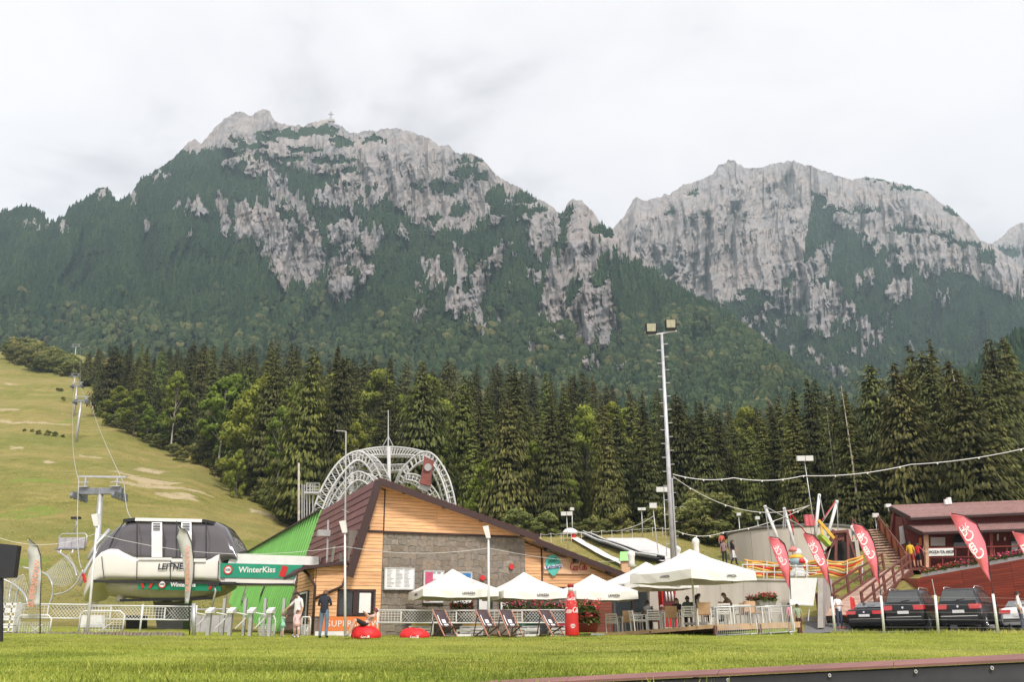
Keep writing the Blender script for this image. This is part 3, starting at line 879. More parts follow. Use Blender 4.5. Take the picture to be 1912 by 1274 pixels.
# rough grass tufts on the slope and blades on the lawn
m_blade = leaf_mat('grass_blades', (0.15, 0.20, 0.03), (0.33, 0.41, 0.065), (0.53, 0.55, 0.14), 0.0)
m_tuft = leaf_mat('dry_grass', (0.20, 0.19, 0.05), (0.33, 0.29, 0.085), (0.48, 0.40, 0.15), 0.0)
def blades(name, n, ylo, yhi, pw, hmin, hmax, wd, m_, label, amax=0.66, lim=None):
    u = rng.random(n)
    Y = (ylo ** pw + u * (yhi ** pw - ylo ** pw)) ** (1 / pw)
    X = (rng.random(n) * 2 - 1) * amax * Y
    if lim is not None:
        k = lim(X, Y)
        X, Y = X[k], Y[k]
        n = len(X)
    Z = ground_np(X, Y)
    h = hmin + (hmax - hmin) * rng.random(n) ** 2
    a = rng.random(n) * 6.283
    ln = rng.standard_normal((n, 2)) * 0.45
    base = np.stack([X, Y, Z - 0.01], -1)
    ww = wd * (0.6 + 0.8 * rng.random(n))
    sd = np.stack([np.cos(a) * ww, np.sin(a) * ww, a * 0], -1)
    tip = base + np.stack([ln[:, 0] * h, ln[:, 1] * h, h], -1)
    v = np.stack([base - sd, base + sd, tip], 1).reshape(-1, 3)
    f = np.arange(n * 3).reshape(-1, 3)
    tint = np.repeat(np.clip(0.45 + 0.75 * fbm(X / 2.6, Y / 2.6, 4, 61) + 0.35 * fbm(X / 11, Y / 11, 2, 63) + 0.24 * rng.standard_normal(n), 0, 1), 3)
    tag(obj_from_mesh(name, np_mesh(name, v, f, m_, {'tint': tint})), label, 'grass', None, 'stuff')
blades('lawn_grass_blades', 260000, 7.5, 44, 1.0, 0.02, 0.065, 0.009, m_blade, 'short green grass of the lawn in front of the lodge', 0.64)
blades('slope_grass_blades', 90000, 62, 330, 0.9, 0.05, 0.20, 0.06, m_tuft, 'rough yellow grass of the ski slope', 0.66)
blades('edge_grass_blades', 16000, 37.5, 41.8, 1.0, 0.06, 0.24, 0.014, m_blade, 'taller tufty grass along the car park edge of the lawn', 0.66, lambda X, Y: (X / Y > 0.34) & (fbm(X / 0.9, Y / 0.9, 3, 71) > -0.15))
blades('weed_tufts', 26000, 8, 40, 1.0, 0.06, 0.14, 0.012, m_blade, 'scattered longer tufts of grass in the lawn', 0.64, lambda X, Y: fbm(X / 1.6, Y / 1.6, 3, 81) > 0.22)
# ---------------------------------------------------------------- lettering and shared materials
white = mat('white_paint', (0.74, 0.73, 0.71), 0.5, var=0.06)
m_wood = mat('orange_larch_cladding', (0.78, 0.43, 0.215), 0.6, var=0.22, scale=1.6, rnd=0.14, stretch=(1.0, 1.0, 14.0), bmp=0.15, bscale=8)
m_woodlight = mat('pale_wood_board', (0.66, 0.40, 0.24), 0.6, var=0.12, scale=2, rnd=0.1, stretch=(1, 1, 8))
m_maroon = mat('maroon_sheet_roof', (0.15, 0.042, 0.038), 0.45, var=0.14, scale=1.2, rnd=0.14)
m_fascia = mat('dark_brown_fascia', (0.04, 0.015, 0.013), 0.6, var=0.15)
m_green = mat('green_sheet_roof', (0.23, 0.58, 0.14), 0.4, var=0.13, scale=0.8, rnd=0.10)
m_galv = mat('galvanised_steel', (0.50, 0.50, 0.49), 0.42, 0.55, var=0.12)
m_whsteel = mat('white_painted_steel', (0.66, 0.66, 0.64), 0.45, var=0.10)
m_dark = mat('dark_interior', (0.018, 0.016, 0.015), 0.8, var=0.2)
m_black = mat('black_rubber', (0.02, 0.02, 0.021), 0.55, var=0.2)
m_glass = mat('dark_window_glass', (0.03, 0.036, 0.042), 0.06, var=0.2, scale=1.0, coat=0.6)
m_red = mat('red_paint', (0.56, 0.02, 0.018), 0.4, var=0.08)
m_teal = mat('teal_banner', (0.012, 0.27, 0.16), 0.5, var=0.06)
m_ink = mat('dark_blue_ink', (0.012, 0.014, 0.03), 0.5, var=0.05)
m_mortar = mat('mortar', (0.19, 0.165, 0.14), 0.95, var=0.2, bmp=0.3)
m_concrete = mat('concrete', (0.44, 0.40, 0.35), 0.9, var=0.16, scale=0.9, bmp=0.3, bscale=10, stretch=(1.4, 1.4, 0.4))
m_orange = mat('orange_banner', (0.72, 0.20, 0.05), 0.55, var=0.06)
m_plastic_black = mat('black_plastic', (0.016, 0.016, 0.018), 0.35, var=0.15)
def text_mesh(word, size, m_, bold=0.0, extrude=0.004, shear=0.0, space=1.0):
    cu = bpy.data.curves.new('lettering', 'FONT')
    cu.body = word
    cu.size = size
    cu.align_x = 'CENTER'
    cu.align_y = 'CENTER'
    cu.extrude = extrude
    cu.offset = bold
    cu.shear = shear
    cu.space_character = space
    cu.resolution_u = 3
    o = bpy.data.objects.new('lettering', cu)
    COL.objects.link(o)
    dg = bpy.context.evaluated_depsgraph_get()
    me = bpy.data.meshes.new_from_object(o.evaluated_get(dg))
    me.name = 'lettering'
    bpy.data.objects.remove(o)
    me.materials.clear()
    me.materials.append(m_)
    return me
def frame_mat(loc, xd, yd):
    xd = Vector(xd).normalized()
    yd = Vector(yd)
    zd = xd.cross(yd).normalized()
    yd = zd.cross(xd)
    m = Matrix((xd, yd, zd)).transposed().to_4x4()
    m.translation = Vector(loc)
    return m
def put_flat(name, me, parent, loc, xd, yd, mirror=False):
    """a flat mesh drawn in x/y laid on a surface: world location, world axes"""
    o = bpy.data.objects.new(name, me)
    COL.objects.link(o)
    m = frame_mat(loc, xd, yd)
    if mirror:
        m = m @ Matrix.Diagonal((-1, 1, 1, 1))
    if parent is not None:
        o.parent = parent
        m = wmat(parent).inverted() @ m
    o.matrix_basis = m
    return o
def ribbon(mb, pts, wd, n=None):
    pts = [Vector((p[0], p[1], 0)) for p in pts]
    L, Rr = [], []
    for i, p in enumerate(pts):
        d = pts[min(i + 1, len(pts) - 1)] - pts[max(i - 1, 0)]
        nn = Vector((-d.y, d.x, 0)).normalized()
        k = wd[i] if isinstance(wd, list) else wd * (0.55 + 0.45 * abs(nn.x))
        L.append(p + nn * k / 2)
        Rr.append(p - nn * k / 2)
    mb.sheet([L, Rr])
def arc(cx, cy, rx, ry, a0, a1, n=14):
    return [(cx + rx * cos(radians(a0 + (a1 - a0) * k / n)), cy + ry * sin(radians(a0 + (a1 - a0) * k / n))) for k in range(n + 1)]
def cola_mesh(m_):
    """flowing script lettering, about 3.6 wide and 1 tall, centred"""
    mb = MB()
    W_ = 0.15
    def C(x):
        ribbon(mb, arc(x + 0.42, 0.52, 0.40, 0.48, 40, 300, 20), W_ * 1.15)
    def o(x):
        ribbon(mb, arc(x + 0.17, 0.26, 0.16, 0.24, 100, 460, 16), W_)
    def c(x):
        ribbon(mb, arc(x + 0.19, 0.26, 0.18, 0.24, 50, 310, 14), W_)
    def a(x):
        ribbon(mb, arc(x + 0.17, 0.25, 0.16, 0.23, 60, 420, 16), W_)
        ribbon(mb, [(x + 0.34, 0.48), (x + 0.32, 0.15), (x + 0.38, 0.03), (x + 0.48, 0.12)], W_)
    C(0); o(0.68); c(1.02); a(1.34)
    ribbon(mb, [(0.5, 0.10), (0.75, -0.04), (1.1, -0.12), (1.45, -0.10), (1.72, 0.02)], 0.10)
    ribbon(mb, [(1.86, 0.33), (2.02, 0.37)], 0.12)
    C(2.0); o(2.66)
    ribbon(mb, [(3.02, 0.10), (3.10, 0.5), (3.22, 0.95), (3.12, 1.0), (3.02, 0.6), (3.02, 0.2), (3.10, 0.02), (3.2, 0.1)], W_)
    a(3.22)
    ribbon(mb, [(2.6, 0.86), (2.9, 0.76), (3.2, 0.70), (3.5, 0.78), (3.62, 0.92)], 0.09)
    mb.v = [(x - 1.85 + 0.25 * (y - 0.4), y - 0.42, 0) for x, y, z in mb.v]
    return mb.mesh('lettering', m_)
cola_red = cola_mesh(mat('dark_red_letters', (0.42, 0.008, 0.012), 0.5, var=0.05))
cola_white = cola_mesh(mat('white_letters', (0.85, 0.80, 0.78), 0.5, var=0.03))
lav_me = text_mesh('LAVAZZA', 0.17, m_ink, 0.006)
# ---------------------------------------------------------------- lodge with gable front, stone wall and green roof
LR = radians(25)
LO = at(709, 1191, 41.0)
LU, LV, UP = V(cos(LR), sin(LR), 0), V(-sin(LR), cos(LR), 0), V(0, 0, 1)
def BL(px, py, v=0.0):
    p = onp(px, py, LO + LV * v, LV) - LO
    return p.dot(LU), p.z
def LW(u, v, z):
    return LO + LU * u + LV * v + UP * z
lodge = thing('lodge', 'wooden lodge with stone gable wall, maroon roof and green metal roof slope', 'building', LO, LR)
def clip(poly, a, b, c):      # keep a*x+b*y<=c
    out = []
    n = len(poly)
    for i in range(n):
        p, q = poly[i], poly[(i + 1) % n]
        fp, fq = a * p[0] + b * p[1] - c, a * q[0] + b * q[1] - c
        if fp <= 0:
            out.append(p)
        if fp * fq < 0:
            t_ = fp / (fp - fq)
            out.append((p[0] + (q[0] - p[0]) * t_, p[1] + (q[1] - p[1]) * t_))
    return out
def planks(parent, poly, v, h, th, m_, name='plank', gap=0.015, jitter=0.006):
    z0, z1 = min(p[1] for p in poly), max(p[1] for p in poly)
    z = z0
    while z < z1 - 0.02:
        c = clip(clip(poly, 0, 1, z + h - gap), 0, -1, -z)
        if len(c) >= 3 and max(q[0] for q in c) - min(q[0] for q in c) > 0.05:
            j = random.uniform(-jitter, jitter)
            MB().prism([(q[0], v - th + j, q[1]) for q in c], (0, th, 0)).build(name, m_, parent, local=True)
        z += h
def slab(name, poly, v, th, m_, parent=None):
    return MB().prism([(q[0], v, q[1]) for q in poly], (0, th, 0)).build(name, m_, parent or lodge, local=True)
apex = BL(708, 893, -0.7)
vl = BL(652, 1070, -0.7)
vr = BL(1005, 1000, -0.7)
st_r, st_t = BL(980, 1006)[0], BL(709, 994)[1]
GZ0 = -0.4
# wall core, stones
slab('wall', [(0.0, GZ0), (st_r, GZ0), (st_r, st_t), (0.0, st_t)], 0.02, 0.3, m_mortar)
m_stone, t, b = nodes_of('wall_stone')
oi = t.nodes.new('ShaderNodeObjectInfo').outputs['Random']
c = ramp(t, oi, [(0.0, (0.19, 0.165, 0.135)), (0.25, (0.24, 0.205, 0.165)), (0.5, (0.21, 0.185, 0.16)), (0.7, (0.265, 0.215, 0.165)), (0.88, (0.185, 0.15, 0.115)), (1.0, (0.29, 0.25, 0.205))])
cc = coords(t)
c = mixc(t, 1.0, c, ramp(t, nz(t, 6, 5, cc, 0.7), [(0.3, (0.68, 0.68, 0.68)), (0.7, (1.25, 1.22, 1.18))]), 'MULTIPLY')
lk(t, c, b.inputs['Base Color'])
b.inputs['Roughness'].default_value = 0.9
bump(t, b, nz(t, 14, 4, cc, 0.7), 0.5, 0.02)
rows_n = 17
rz_ = [GZ0 + (st_t - GZ0) * k / rows_n for k in range(rows_n + 1)]
for r in range(rows_n):
    x = -random.uniform(0, 0.3)
    while x < st_r - 0.02:
        wd = random.uniform(0.26, 0.68)
        x1 = x + wd
        a0, a1 = max(x, 0), min(x1, st_r)
        if st_r - a1 < 0.12:
            a1 = x1 = st_r
        if a1 - a0 > 0.06:
            g_ = 0.007
            jz = [random.uniform(-0.07, 0.07) for _ in range(5)]
            zb, zt = rz_[r], rz_[r + 1]
            poly = [(a0 + g_, zb + g_ + jz[0]), ((a0 + a1) / 2, zb + g_ + jz[1]), (a1 - g_, zb + g_ + jz[2]), (a1 - g_ - random.uniform(0, 0.04), min(zt - g_ + jz[3], st_t)), (a0 + g_ + random.uniform(0, 0.04), min(zt - g_ + jz[4], st_t))]
            th = random.uniform(0.012, 0.028)
            mx_, mz_ = sum(p[0] for p in poly) / 5, sum(p[1] for p in poly) / 5
            mb = MB()
            vs = [(p[0], 0.02, p[1]) for p in poly] + [(lerp(p[0], mx_, 0.12), 0.02 - th, lerp(p[1], mz_, 0.14)) for p in poly]
            mb.add(vs, [tuple(range(5, 10))[::-1]] + [(i, (i + 1) % 5, 5 + (i + 1) % 5, 5 + i) for i in range(5)])
            mb.build('stone', m_stone, lodge, local=True)
        x = x1
# gable cladding
def roofline(u, v=-0.7):
    if u > apex[0]:
        return apex[1] + (vr[1] - apex[1]) * (u - apex[0]) / (vr[0] - apex[0])
    return apex[1] + (vl[1] - apex[1]) * (u - apex[0]) / (vl[0] - apex[0])
uj = [BL(716, 990)[0], BL(815, 990)[0], BL(909, 990)[0], BL(984, 990)[0]]
uL = vl[0] + 0.1
slab('gable_backing', [(uL, st_t + 0.02), (uj[3], st_t + 0.02), (uj[3], roofline(uj[3]) - 0.25), (apex[0], apex[1] - 0.25), (uL, roofline(uL) - 0.1)], 0.03, 0.2, m_mortar)
for k in range(3):
    poly = [(uj[k] + 0.03, st_t + 0.06), (uj[k + 1] - 0.03, st_t + 0.06), (uj[k + 1] - 0.03, roofline(uj[k + 1]) - 0.22), (uj[k] + 0.03, roofline(uj[k]) - 0.22)]
    planks(lodge, poly, 0.03, 0.155, 0.06, m_wood)
poly = [(uL, st_t + 0.06), (uj[0] - 0.03, st_t + 0.06), (uj[0] - 0.03, roofline(uj[0]) - 0.3), (apex[0], apex[1] - 0.3), (uL, roofline(uL))]
poly = clip(poly, -1, 0, -(BL(664, 1000)[0]))
planks(lodge, [(max(p[0], apex[0] + (p[1] - apex[1] + 0.3) * (vl[0] - apex[0]) / (vl[1] - apex[1]) + 0.12), p[1]) for p in poly], 0.03, 0.155, 0.06, m_wood)
for u_ in uj:
    slab('trim', [(u_ - 0.03, st_t), (u_ + 0.03, st_t), (u_ + 0.03, roofline(u_) - 0.2), (u_ - 0.03, roofline(u_) - 0.2)], -0.045, 0.06, m_fascia if u_ == uj[0] else m_wood)
slab('ledge', [(uL + 0.6, st_t - 0.03), (st_r + 0.1, st_t - 0.03), (st_r + 0.1, st_t + 0.045), (uL + 0.6, st_t + 0.045)], -0.09, 0.12, m_fascia)
# lower left wood wall with window
ua = BL(583, 1190)[0]
wu0, wz1 = BL(632, 1102)
wu1, wz0 = BL(698, 1151)
ztop_a = BL(640, 1056)[1]
band_z = BL(650, 1152)[1]
def reg(u0, z0, u1, z1):
    planks(lodge, [(u0, z0), (u1, z0), (u1, z1), (u0, z1)], 0.03, 0.155, 0.06, m_wood)
slab('wall_core', [(ua, GZ0), (-0.02, GZ0), (-0.02, st_t), (BL(660, 1000)[0], st_t), (ua + 2.0, ztop_a), (ua, ztop_a)], 0.04, 0.25, m_mortar)
reg(ua + 0.03, wz1 + 0.03, -0.02, ztop_a)
reg(ua + 0.03, band_z, wu0 - 0.05, wz1 + 0.02)
reg(wu1 + 0.05, band_z, -0.02, wz1 + 0.02)
pl = [(vl[0] + 0.25, ztop_a + 0.01), (-0.02, ztop_a + 0.01), (-0.02, st_t - 0.04), (BL(683, 994)[0], st_t - 0.04)]
planks(lodge, pl, 0.03, 0.155, 0.06, m_wood)
win = MB().box(((wu0 + wu1) / 2, 0.06, (wz0 + wz1) / 2), (wu1 - wu0, 0.04, wz1 - wz0)).build('window', m_glass, lodge, local=True)
mb = MB()
for (a_, b_, c_, d_) in ((wu0, wz0, wu1, wz0 + 0.07), (wu0, wz1 - 0.07, wu1, wz1), (wu0, wz0, wu0 + 0.07, wz1), (wu1 - 0.07, wz0, wu1, wz1), ((wu0 + wu1) / 2 - 0.15, wz0, (wu0 + wu1) / 2 + 0.05, wz1)):
    mb.box(((a_ + c_) / 2, 0.0, (b_ + d_) / 2), (c_ - a_, 0.08, d_ - b_))
mb.build('window_frame', m_fascia, win, local=True)
MB().box((lerp(wu0, wu1, 0.74), -0.0, lerp(wz0, wz1, 0.5)), (0.52, 0.02, 0.85)).build('paper_notice', white, win, local=True)
slab('orange_band', [(ua + 0.25, BL(650, 1179)[1]), (-0.03, BL(650, 1179)[1]), (-0.03, band_z - 0.01), (ua + 0.25, band_z - 0.01)], -0.03, 0.07, m_orange)
slab('plinth', [(ua + 0.1, GZ0), (-0.03, GZ0), (-0.03, BL(650, 1179)[1] - 0.01), (ua + 0.1, BL(650, 1179)[1] - 0.01)], -0.05, 0.09, white)
q = BL(655, 1166)
put_flat('lettering', text_mesh('SUPERSNOW', 0.37, white, 0.0, 0.004, 0, 1.12), lodge, LW(q[0] + 0.1, -0.045, q[1]), LU, UP)
# annex left wall with door
dv = 0.0
for k in range(60):
    if pix(LW(ua, k * 0.06, 1))[0] < 549:
        break
    dv = k * 0.06
MB().prism([(ua, 0.02, GZ0), (ua, dv, GZ0), (ua, dv, ztop_a - 0.35), (ua, 0.02, ztop_a - 0.02)], (0.2, 0, 0)).build('side_wall', m_mortar, lodge, local=True)
zb = 2.05
z = zb
while z < ztop_a - 0.2:
    MB().box((ua - 0.03, dv / 2, z + 0.07), (0.05, dv - 0.04, 0.13)).build('plank', m_wood, lodge, local=True)
    z += 0.155
for k in range(14):
    MB().box((ua - 0.03, dv * 0.12, k * 0.155 + 0.02), (0.05, dv * 0.22, 0.13)).build('plank', m_wood, lodge, local=True)
door = MB().box((ua - 0.02, dv * 0.6, 0.9), (0.05, dv * 0.7, 2.2)).build('door', m_dark, lodge, local=True)
MB().box((ua - 0.06, dv * 0.36, 0.95), (0.05, 0.05, 2.0)).box((ua - 0.06, dv * 0.6, 1.96), (0.05, dv * 0.5, 0.07)).build('door_frame', white, door, local=True)
MB().bar((ua - 0.08, dv * 0.42, 0.75), (ua - 0.08, dv * 0.42, 1.15), 0.04).build('handle', m_galv, door, local=True)
# annex eave: thin roof over the annex
e0, e1 = BL(548, 1078, -0.35), BL(568, 1064, -0.35)
e2 = BL(650, 1054, -0.35)
MB().prism([(e0[0], -0.35, e0[1]), (e1[0], -0.35, e1[1]), (e2[0], -0.35, e2[1]), (e2[0], -0.35, e2[1] + 0.14), (e1[0], -0.35, e1[1] + 0.14), (e0[0], -0.35, e0[1] + 0.14)], (0, 2.2, 0)).build('annex_roof', m_fascia, lodge, local=True)
# gutters and pipes
def tubeL(name, pts, r, m_, n=7):
    return MB().tube(pts, r, n).build(name, m_, lodge, True, local=True)
tubeL('drainpipe', [(ua - 0.45, 0.35, ztop_a - 0.25), (ua - 0.35, 0.0, ztop_a - 0.4), (ua - 0.02, -0.09, BL(583, 1095)[1]), (ua - 0.02, -0.09, GZ0)], 0.06, m_fascia)
g0, g1, g2 = BL(644, 1078), BL(638, 1096), BL(586, 1119)
tubeL('drainpipe', [(g0[0], -0.12, g0[1] + 0.2), (g0[0], -0.12, g0[1]), (g1[0], -0.1, g1[1]), (g2[0], -0.1, g2[1])], 0.06, m_fascia)
# roof: right slope of the gable (metal tile), verge boards, soffit
def roof_course(name, p0, p1, v0, v1, th, m_, n, ov=0.05, low=None):
    """courses stacked from p0 (eave u,z) to p1 (ridge u,z), each a sheet from v0 to v1"""
    du, dz = (p1[0] - p0[0]) / n, (p1[1] - p0[1]) / n
    L = sqrt(du * du + dz * dz)
    nu, nzv = -dz / L, du / L
    if nzv < 0:
        nu, nzv = -nu, -nzv
    for k in range(n):
        a_ = (p0[0] + du * (k - 0.08) + nu * 0.0, p0[1] + dz * (k - 0.08))
        c_ = (p0[0] + du * (k + 1), p0[1] + dz * (k + 1))
        poly = [(a_[0] + nu * ov, a_[1] + nzv * ov), (c_[0] + nu * 0.005, c_[1] + nzv * 0.005), (c_[0] - nu * th, c_[1] - nzv * th), (a_[0] + nu * (ov - th), a_[1] + nzv * (ov - th))]
        va = v0 if low is None or c_[1] > low[0] else low[1]
        if v1 - va > 0.1:
            MB().prism([(q[0], va, q[1]) for q in poly], (0, v1 - va, 0)).build(name, m_, lodge, local=True)
roof_course('roof_course', vr, apex, -0.7, 11.0, 0.05, m_maroon, 22)
def verge(p, q, v, h, name='verge_board', d=0.06):
    MB().bar((p[0], v, p[1] - h / 2), (q[0], v, q[1] - h / 2), d, h).build(name, m_fascia, lodge, local=True)
verge(apex, vr, -0.74, 0.3)
verge((apex[0] - 0.02, apex[1] + 0.05), (vl[0], vl[1]), -0.76, 0.36)
MB().prism([(apex[0], -0.68, apex[1] - 0.24), (vr[0], -0.68, vr[1] - 0.24), (vr[0], -0.68, vr[1] - 0.17), (apex[0], -0.68, apex[1] - 0.17)], (0, 0.75, 0)).build('soffit', m_woodlight, lodge, local=True)
# left slope: maroon near the gable, green sheet panels beyond, down to the ground
sl_ = (vl[0] - apex[0]) / (vl[1] - apex[1])
foot = (apex[0] + sl_ * (GZ0 - apex[1]), GZ0)
def vridge(px, py):
    best = min((abs(pix(LW(apex[0], k * 0.05, apex[1]))[0] - px), k * 0.05) for k in range(-20, 900))
    return best[1]
v_m, v_g = vridge(600, 955), vridge(462, 1030)
roof_course('roof_course', (lerp(foot[0], apex[0], 0.12), lerp(foot[1], apex[1], 0.12)), apex, -0.7, v_m, 0.05, m_maroon, 17, 0.05, (vl[1] + 0.1, dv + 0.05))
npan = 34
pw = (v_g - v_m) / npan
dx_, dz_ = apex[0] - foot[0], apex[1] - foot[1]
L_ = sqrt(dx_ * dx_ + dz_ * dz_)
nx_, nz_ = -dz_ / L_, dx_ / L_
mb = MB()
o3 = lambda s, n_, v: (dx_ * s + nx_ * n_, v, dz_ * s + nz_ * n_)
for (va, vb, n_) in ((0, pw - 0.23, 0.0), (pw - 0.09, pw, 0.08)):
    mb.add([o3(0, n_, va), o3(0, n_, vb), o3(1, n_, vb), o3(1, n_, va), o3(0, n_ - 0.06, va), o3(0, n_ - 0.06, vb), o3(1, n_ - 0.06, vb), o3(1, n_ - 0.06, va)], [(0, 1, 2, 3), (7, 6, 5, 4), (0, 3, 7, 4), (1, 5, 6, 2), (0, 4, 5, 1), (3, 2, 6, 7)])
pan_me = mb.mesh('roof_panel', m_green)
for k in range(npan):
    obj_from_mesh('roof_panel', pan_me, lodge, (foot[0], v_m + k * pw, foot[1]))
MB().prism([(foot[0] - nx_ * 0.07, v_m, foot[1] - nz_ * 0.07), (apex[0] - nx_ * 0.07, v_m, apex[1] - nz_ * 0.07), (apex[0] - nx_ * 0.1, v_m, apex[1] - nz_ * 0.1), (foot[0] - nx_ * 0.1, v_m, foot[1] - nz_ * 0.1)], (0, v_g - v_m, 0)).build('roof_underlay', m_dark, lodge, local=True)  # dark sheet seen through the panel gaps, standing in for the ribs' cast shadows
MB().bar((apex[0], v_m, apex[1] + 0.05), (apex[0], v_g, apex[1] + 0.05), 0.3, 0.1).build('ridge_cap', m_fascia, lodge, local=True)
MB().bar((foot[0] + dx_ * 0.05, v_m - 0.04, foot[1] + dz_ * 0.05 + 0.02), (apex[0], v_m - 0.04, apex[1] + 0.03), 0.1, 0.12).build('edge_flashing', m_green, lodge, local=True)
RN = LU * nx_ + UP * nz_
RP = LW(foot[0], 0, foot[1])
for (a_, b_, wq) in (((427, 1103), (417, 1132), 0.14), ((463, 1086), (452, 1124), 0.16), ((500, 1084), (487, 1112), 0.26), ((624, 1022), (619, 1052), 0.14), ((634, 1036), (640, 1052), 0.14)):
    p_, q_ = onp(a_[0], a_[1], RP + RN * 0.1, RN), onp(b_[0], b_[1], RP + RN * 0.1, RN)
    MB().bar(p_, q_, wq, 0.12, RN).build('roof_bracket', mat('weathered_steel', (0.16, 0.15, 0.12), 0.6, 0.3), lodge)
# spotlights under the verges
def spot(px, py, v):
    u_, z_ = BL(px, py, v)
    mb = MB()
    mb.tube([(u_, v, z_), (u_ + 0.02, v - 0.28, z_ - 0.06)], 0.1, 8)
    mb.bar((u_, v + 0.1, z_ + 0.02), (u_, v + 0.1, z_ + 0.22), 0.06)
    mb.build('spotlight', m_plastic_black, lodge, local=True)
for px, py in ((752, 919), (827, 946), (896, 971), (973, 999), (683, 985), (680, 975)):
    spot(px, py, -0.35)
# aerials on the roof
p_ = onp(645, 985, RP, RN)
ae = MB().tube([p_ - UP * 0.2, at(646, 806, p_.y)], [0.05, 0.03], 6)
a2 = at(646, 806, p_.y)
ae.bar(a2 - LU * 0.5, a2, 0.03)
ae.bar(a2 - UP * 3.9, a2 - UP * 4.1 + LU * 0.5, 0.03)
ae.build('aerial', m_galv, lodge)
p_ = onp(611, 1052, RP, RN)
a2 = at(613, 972, p_.y)
MB().tube([p_ - UP * 0.2, a2], 0.05, 6).box(a2 - UP * 0.65 - LU * 0.2, (0.6, 0.35, 0.3), LR).build('vent_pipe', m_galv, lodge)
# second gable to the right, set back
V2 = 1.6
h0, h1 = BL(940, 982, V2 - 0.6), BL(1165, 1070, V2 - 0.6)
def rl2(u):
    return h0[1] + (h1[1] - h0[1]) * (u - h0[0]) / (h1[0] - h0[0])
w2l, w2r = BL(940, 1100, V2)[0], BL(1215, 1100, V2)[0]
zs = BL(1010, 1096, V2)[1]
roof_course('roof_course', (h1[0] + 1.2, rl2(h1[0] + 1.2)), h0, V2 - 0.6, 11.0, 0.05, m_maroon, 12)
verge(h0, (h1[0] + 1.2, rl2(h1[0] + 1.2)), V2 - 0.64, 0.28)
MB().prism([(h0[0], V2 - 0.58, h0[1] - 0.22), (h1[0], V2 - 0.58, h1[1] - 0.22), (h1[0], V2 - 0.58, h1[1] - 0.16), (h0[0], V2 - 0.58, h0[1] - 0.16)], (0, 0.6, 0)).build('soffit', m_woodlight, lodge, local=True)
jn = BL(1011, 1060, V2)[0]
slab('wall_core', [(w2l, zs), (w2r, zs), (w2r, max(zs + 0.05, rl2(w2r) - 0.3)), (w2l, rl2(w2l) - 0.3)], V2 + 0.04, 0.2, m_mortar)
for a_, b_ in ((w2l, jn - 0.04), (jn + 0.04, w2r)):
    planks(lodge, clip([(a_, zs), (b_, zs), (b_, rl2(b_) - 0.3), (a_, rl2(a_) - 0.3)], 0, -1, -zs), V2 + 0.03, 0.155, 0.06, m_wood)
slab('trim', [(jn - 0.04, zs - 0.1), (jn + 0.04, zs - 0.1), (jn + 0.04, rl2(jn) - 0.25), (jn - 0.04, rl2(jn) - 0.25)], V2 - 0.05, 0.08, m_fascia)
for px, py in ((1018, 1027), (1072, 1048), (1133, 1069)):
    spot(px, py, V2 - 0.35)
# glazed ground floor under the second gable
m_redwood = mat('red_brown_boards', (0.19, 0.05, 0.03), 0.6, var=0.2, rnd=0.15, stretch=(1, 1, 8))
for k in range(7):
    u0 = lerp(w2l, w2r, k / 7)
    u1 = lerp(w2l, w2r, (k + 1) / 7)
    if k in (4,):
        planks(lodge, [(u0, GZ0), (u1, GZ0), (u1, zs), (u0, zs)], V2 + 0.03, 0.16, 0.05, m_redwood)
    else:
        gl = MB().box(((u0 + u1) / 2, V2 + 0.08, (GZ0 + zs) / 2), (u1 - u0, 0.03, zs - GZ0)).build('glass_front', m_glass, lodge, local=True)
        MB().box((u0 + 0.05, V2 + 0.02, (GZ0 + zs) / 2), (0.09, 0.1, zs - GZ0)).box(((u0 + u1) / 2, V2 + 0.02, zs - 0.05), (u1 - u0, 0.1, 0.1)).build('frame', m_fascia, gl, local=True)
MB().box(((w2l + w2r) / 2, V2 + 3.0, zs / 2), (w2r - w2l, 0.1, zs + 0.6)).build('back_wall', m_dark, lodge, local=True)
for px, py in ((905, 1135), (945, 1135)):
    u_, z_ = BL(px, py)
    wn = MB().box((u_, -0.06, z_ + 0.1), (0.75, 0.04, 1.5)).build('window', m_glass, lodge, local=True)
    MB().box((u_ - 0.12, -0.10, z_ + 0.3), (0.42, 0.02, 0.8)).build('paper_notice', white, wn, local=True)
# sign boards on the lodge
s0, s1 = BL(1013, 1072, V2), BL(1099, 1044, V2)
lsign = thing('sign_board', 'pale wooden sign with teal ski crest and red script lettering on the gable', 'sign', LW(s0[0], V2 - 0.12, s0[1]), LR)
MB().box(((s1[0] - s0[0]) / 2, 0, (s1[1] - s0[1]) / 2), (s1[0] - s0[0], 0.04, s1[1] - s0[1])).build('board', m_woodlight, lsign, local=True)
qq = BL(1078, 1060, V2)
put_flat('lettering', cola_red, lsign, LW(qq[0], V2 - 0.165, qq[1]), LU * 1, UP).scale = (0.27, 0.36, 1)
qq = BL(1030, 1056, V2)
mb = MB()
R_ = 0.46
pts = [(R_ * cos(a_ * pi / 8) * (0.82 if sin(a_ * pi / 8) < -0.3 else 1), R_ * 1.12 * sin(a_ * pi / 8) * (1.1 if a_ == 12 else 1)) for a_ in range(16)]
mb.prism([(p[0], p[1], 0) for p in pts], (0, 0, 0.02))
m_crest = mat('teal_crest', (0.10, 0.48, 0.40), 0.5, var=0.05)
put_flat('crest', mb.mesh('crest', m_crest), lsign, LW(qq[0], V2 - 0.15, qq[1]), LU, UP)
mb = MB()
for (x_, w_, y_) in ((-0.1, 0.5, 0.16), (0.14, 0.4, 0.22), (-0.2, 0.3, 0.1)):
    mb.prism([(x_ - w_ / 2, y_ - 0.1, 0), (x_ + w_ / 2, y_ - 0.1, 0), (x_, y_ + 0.1, 0)], (0, 0, 0.01))
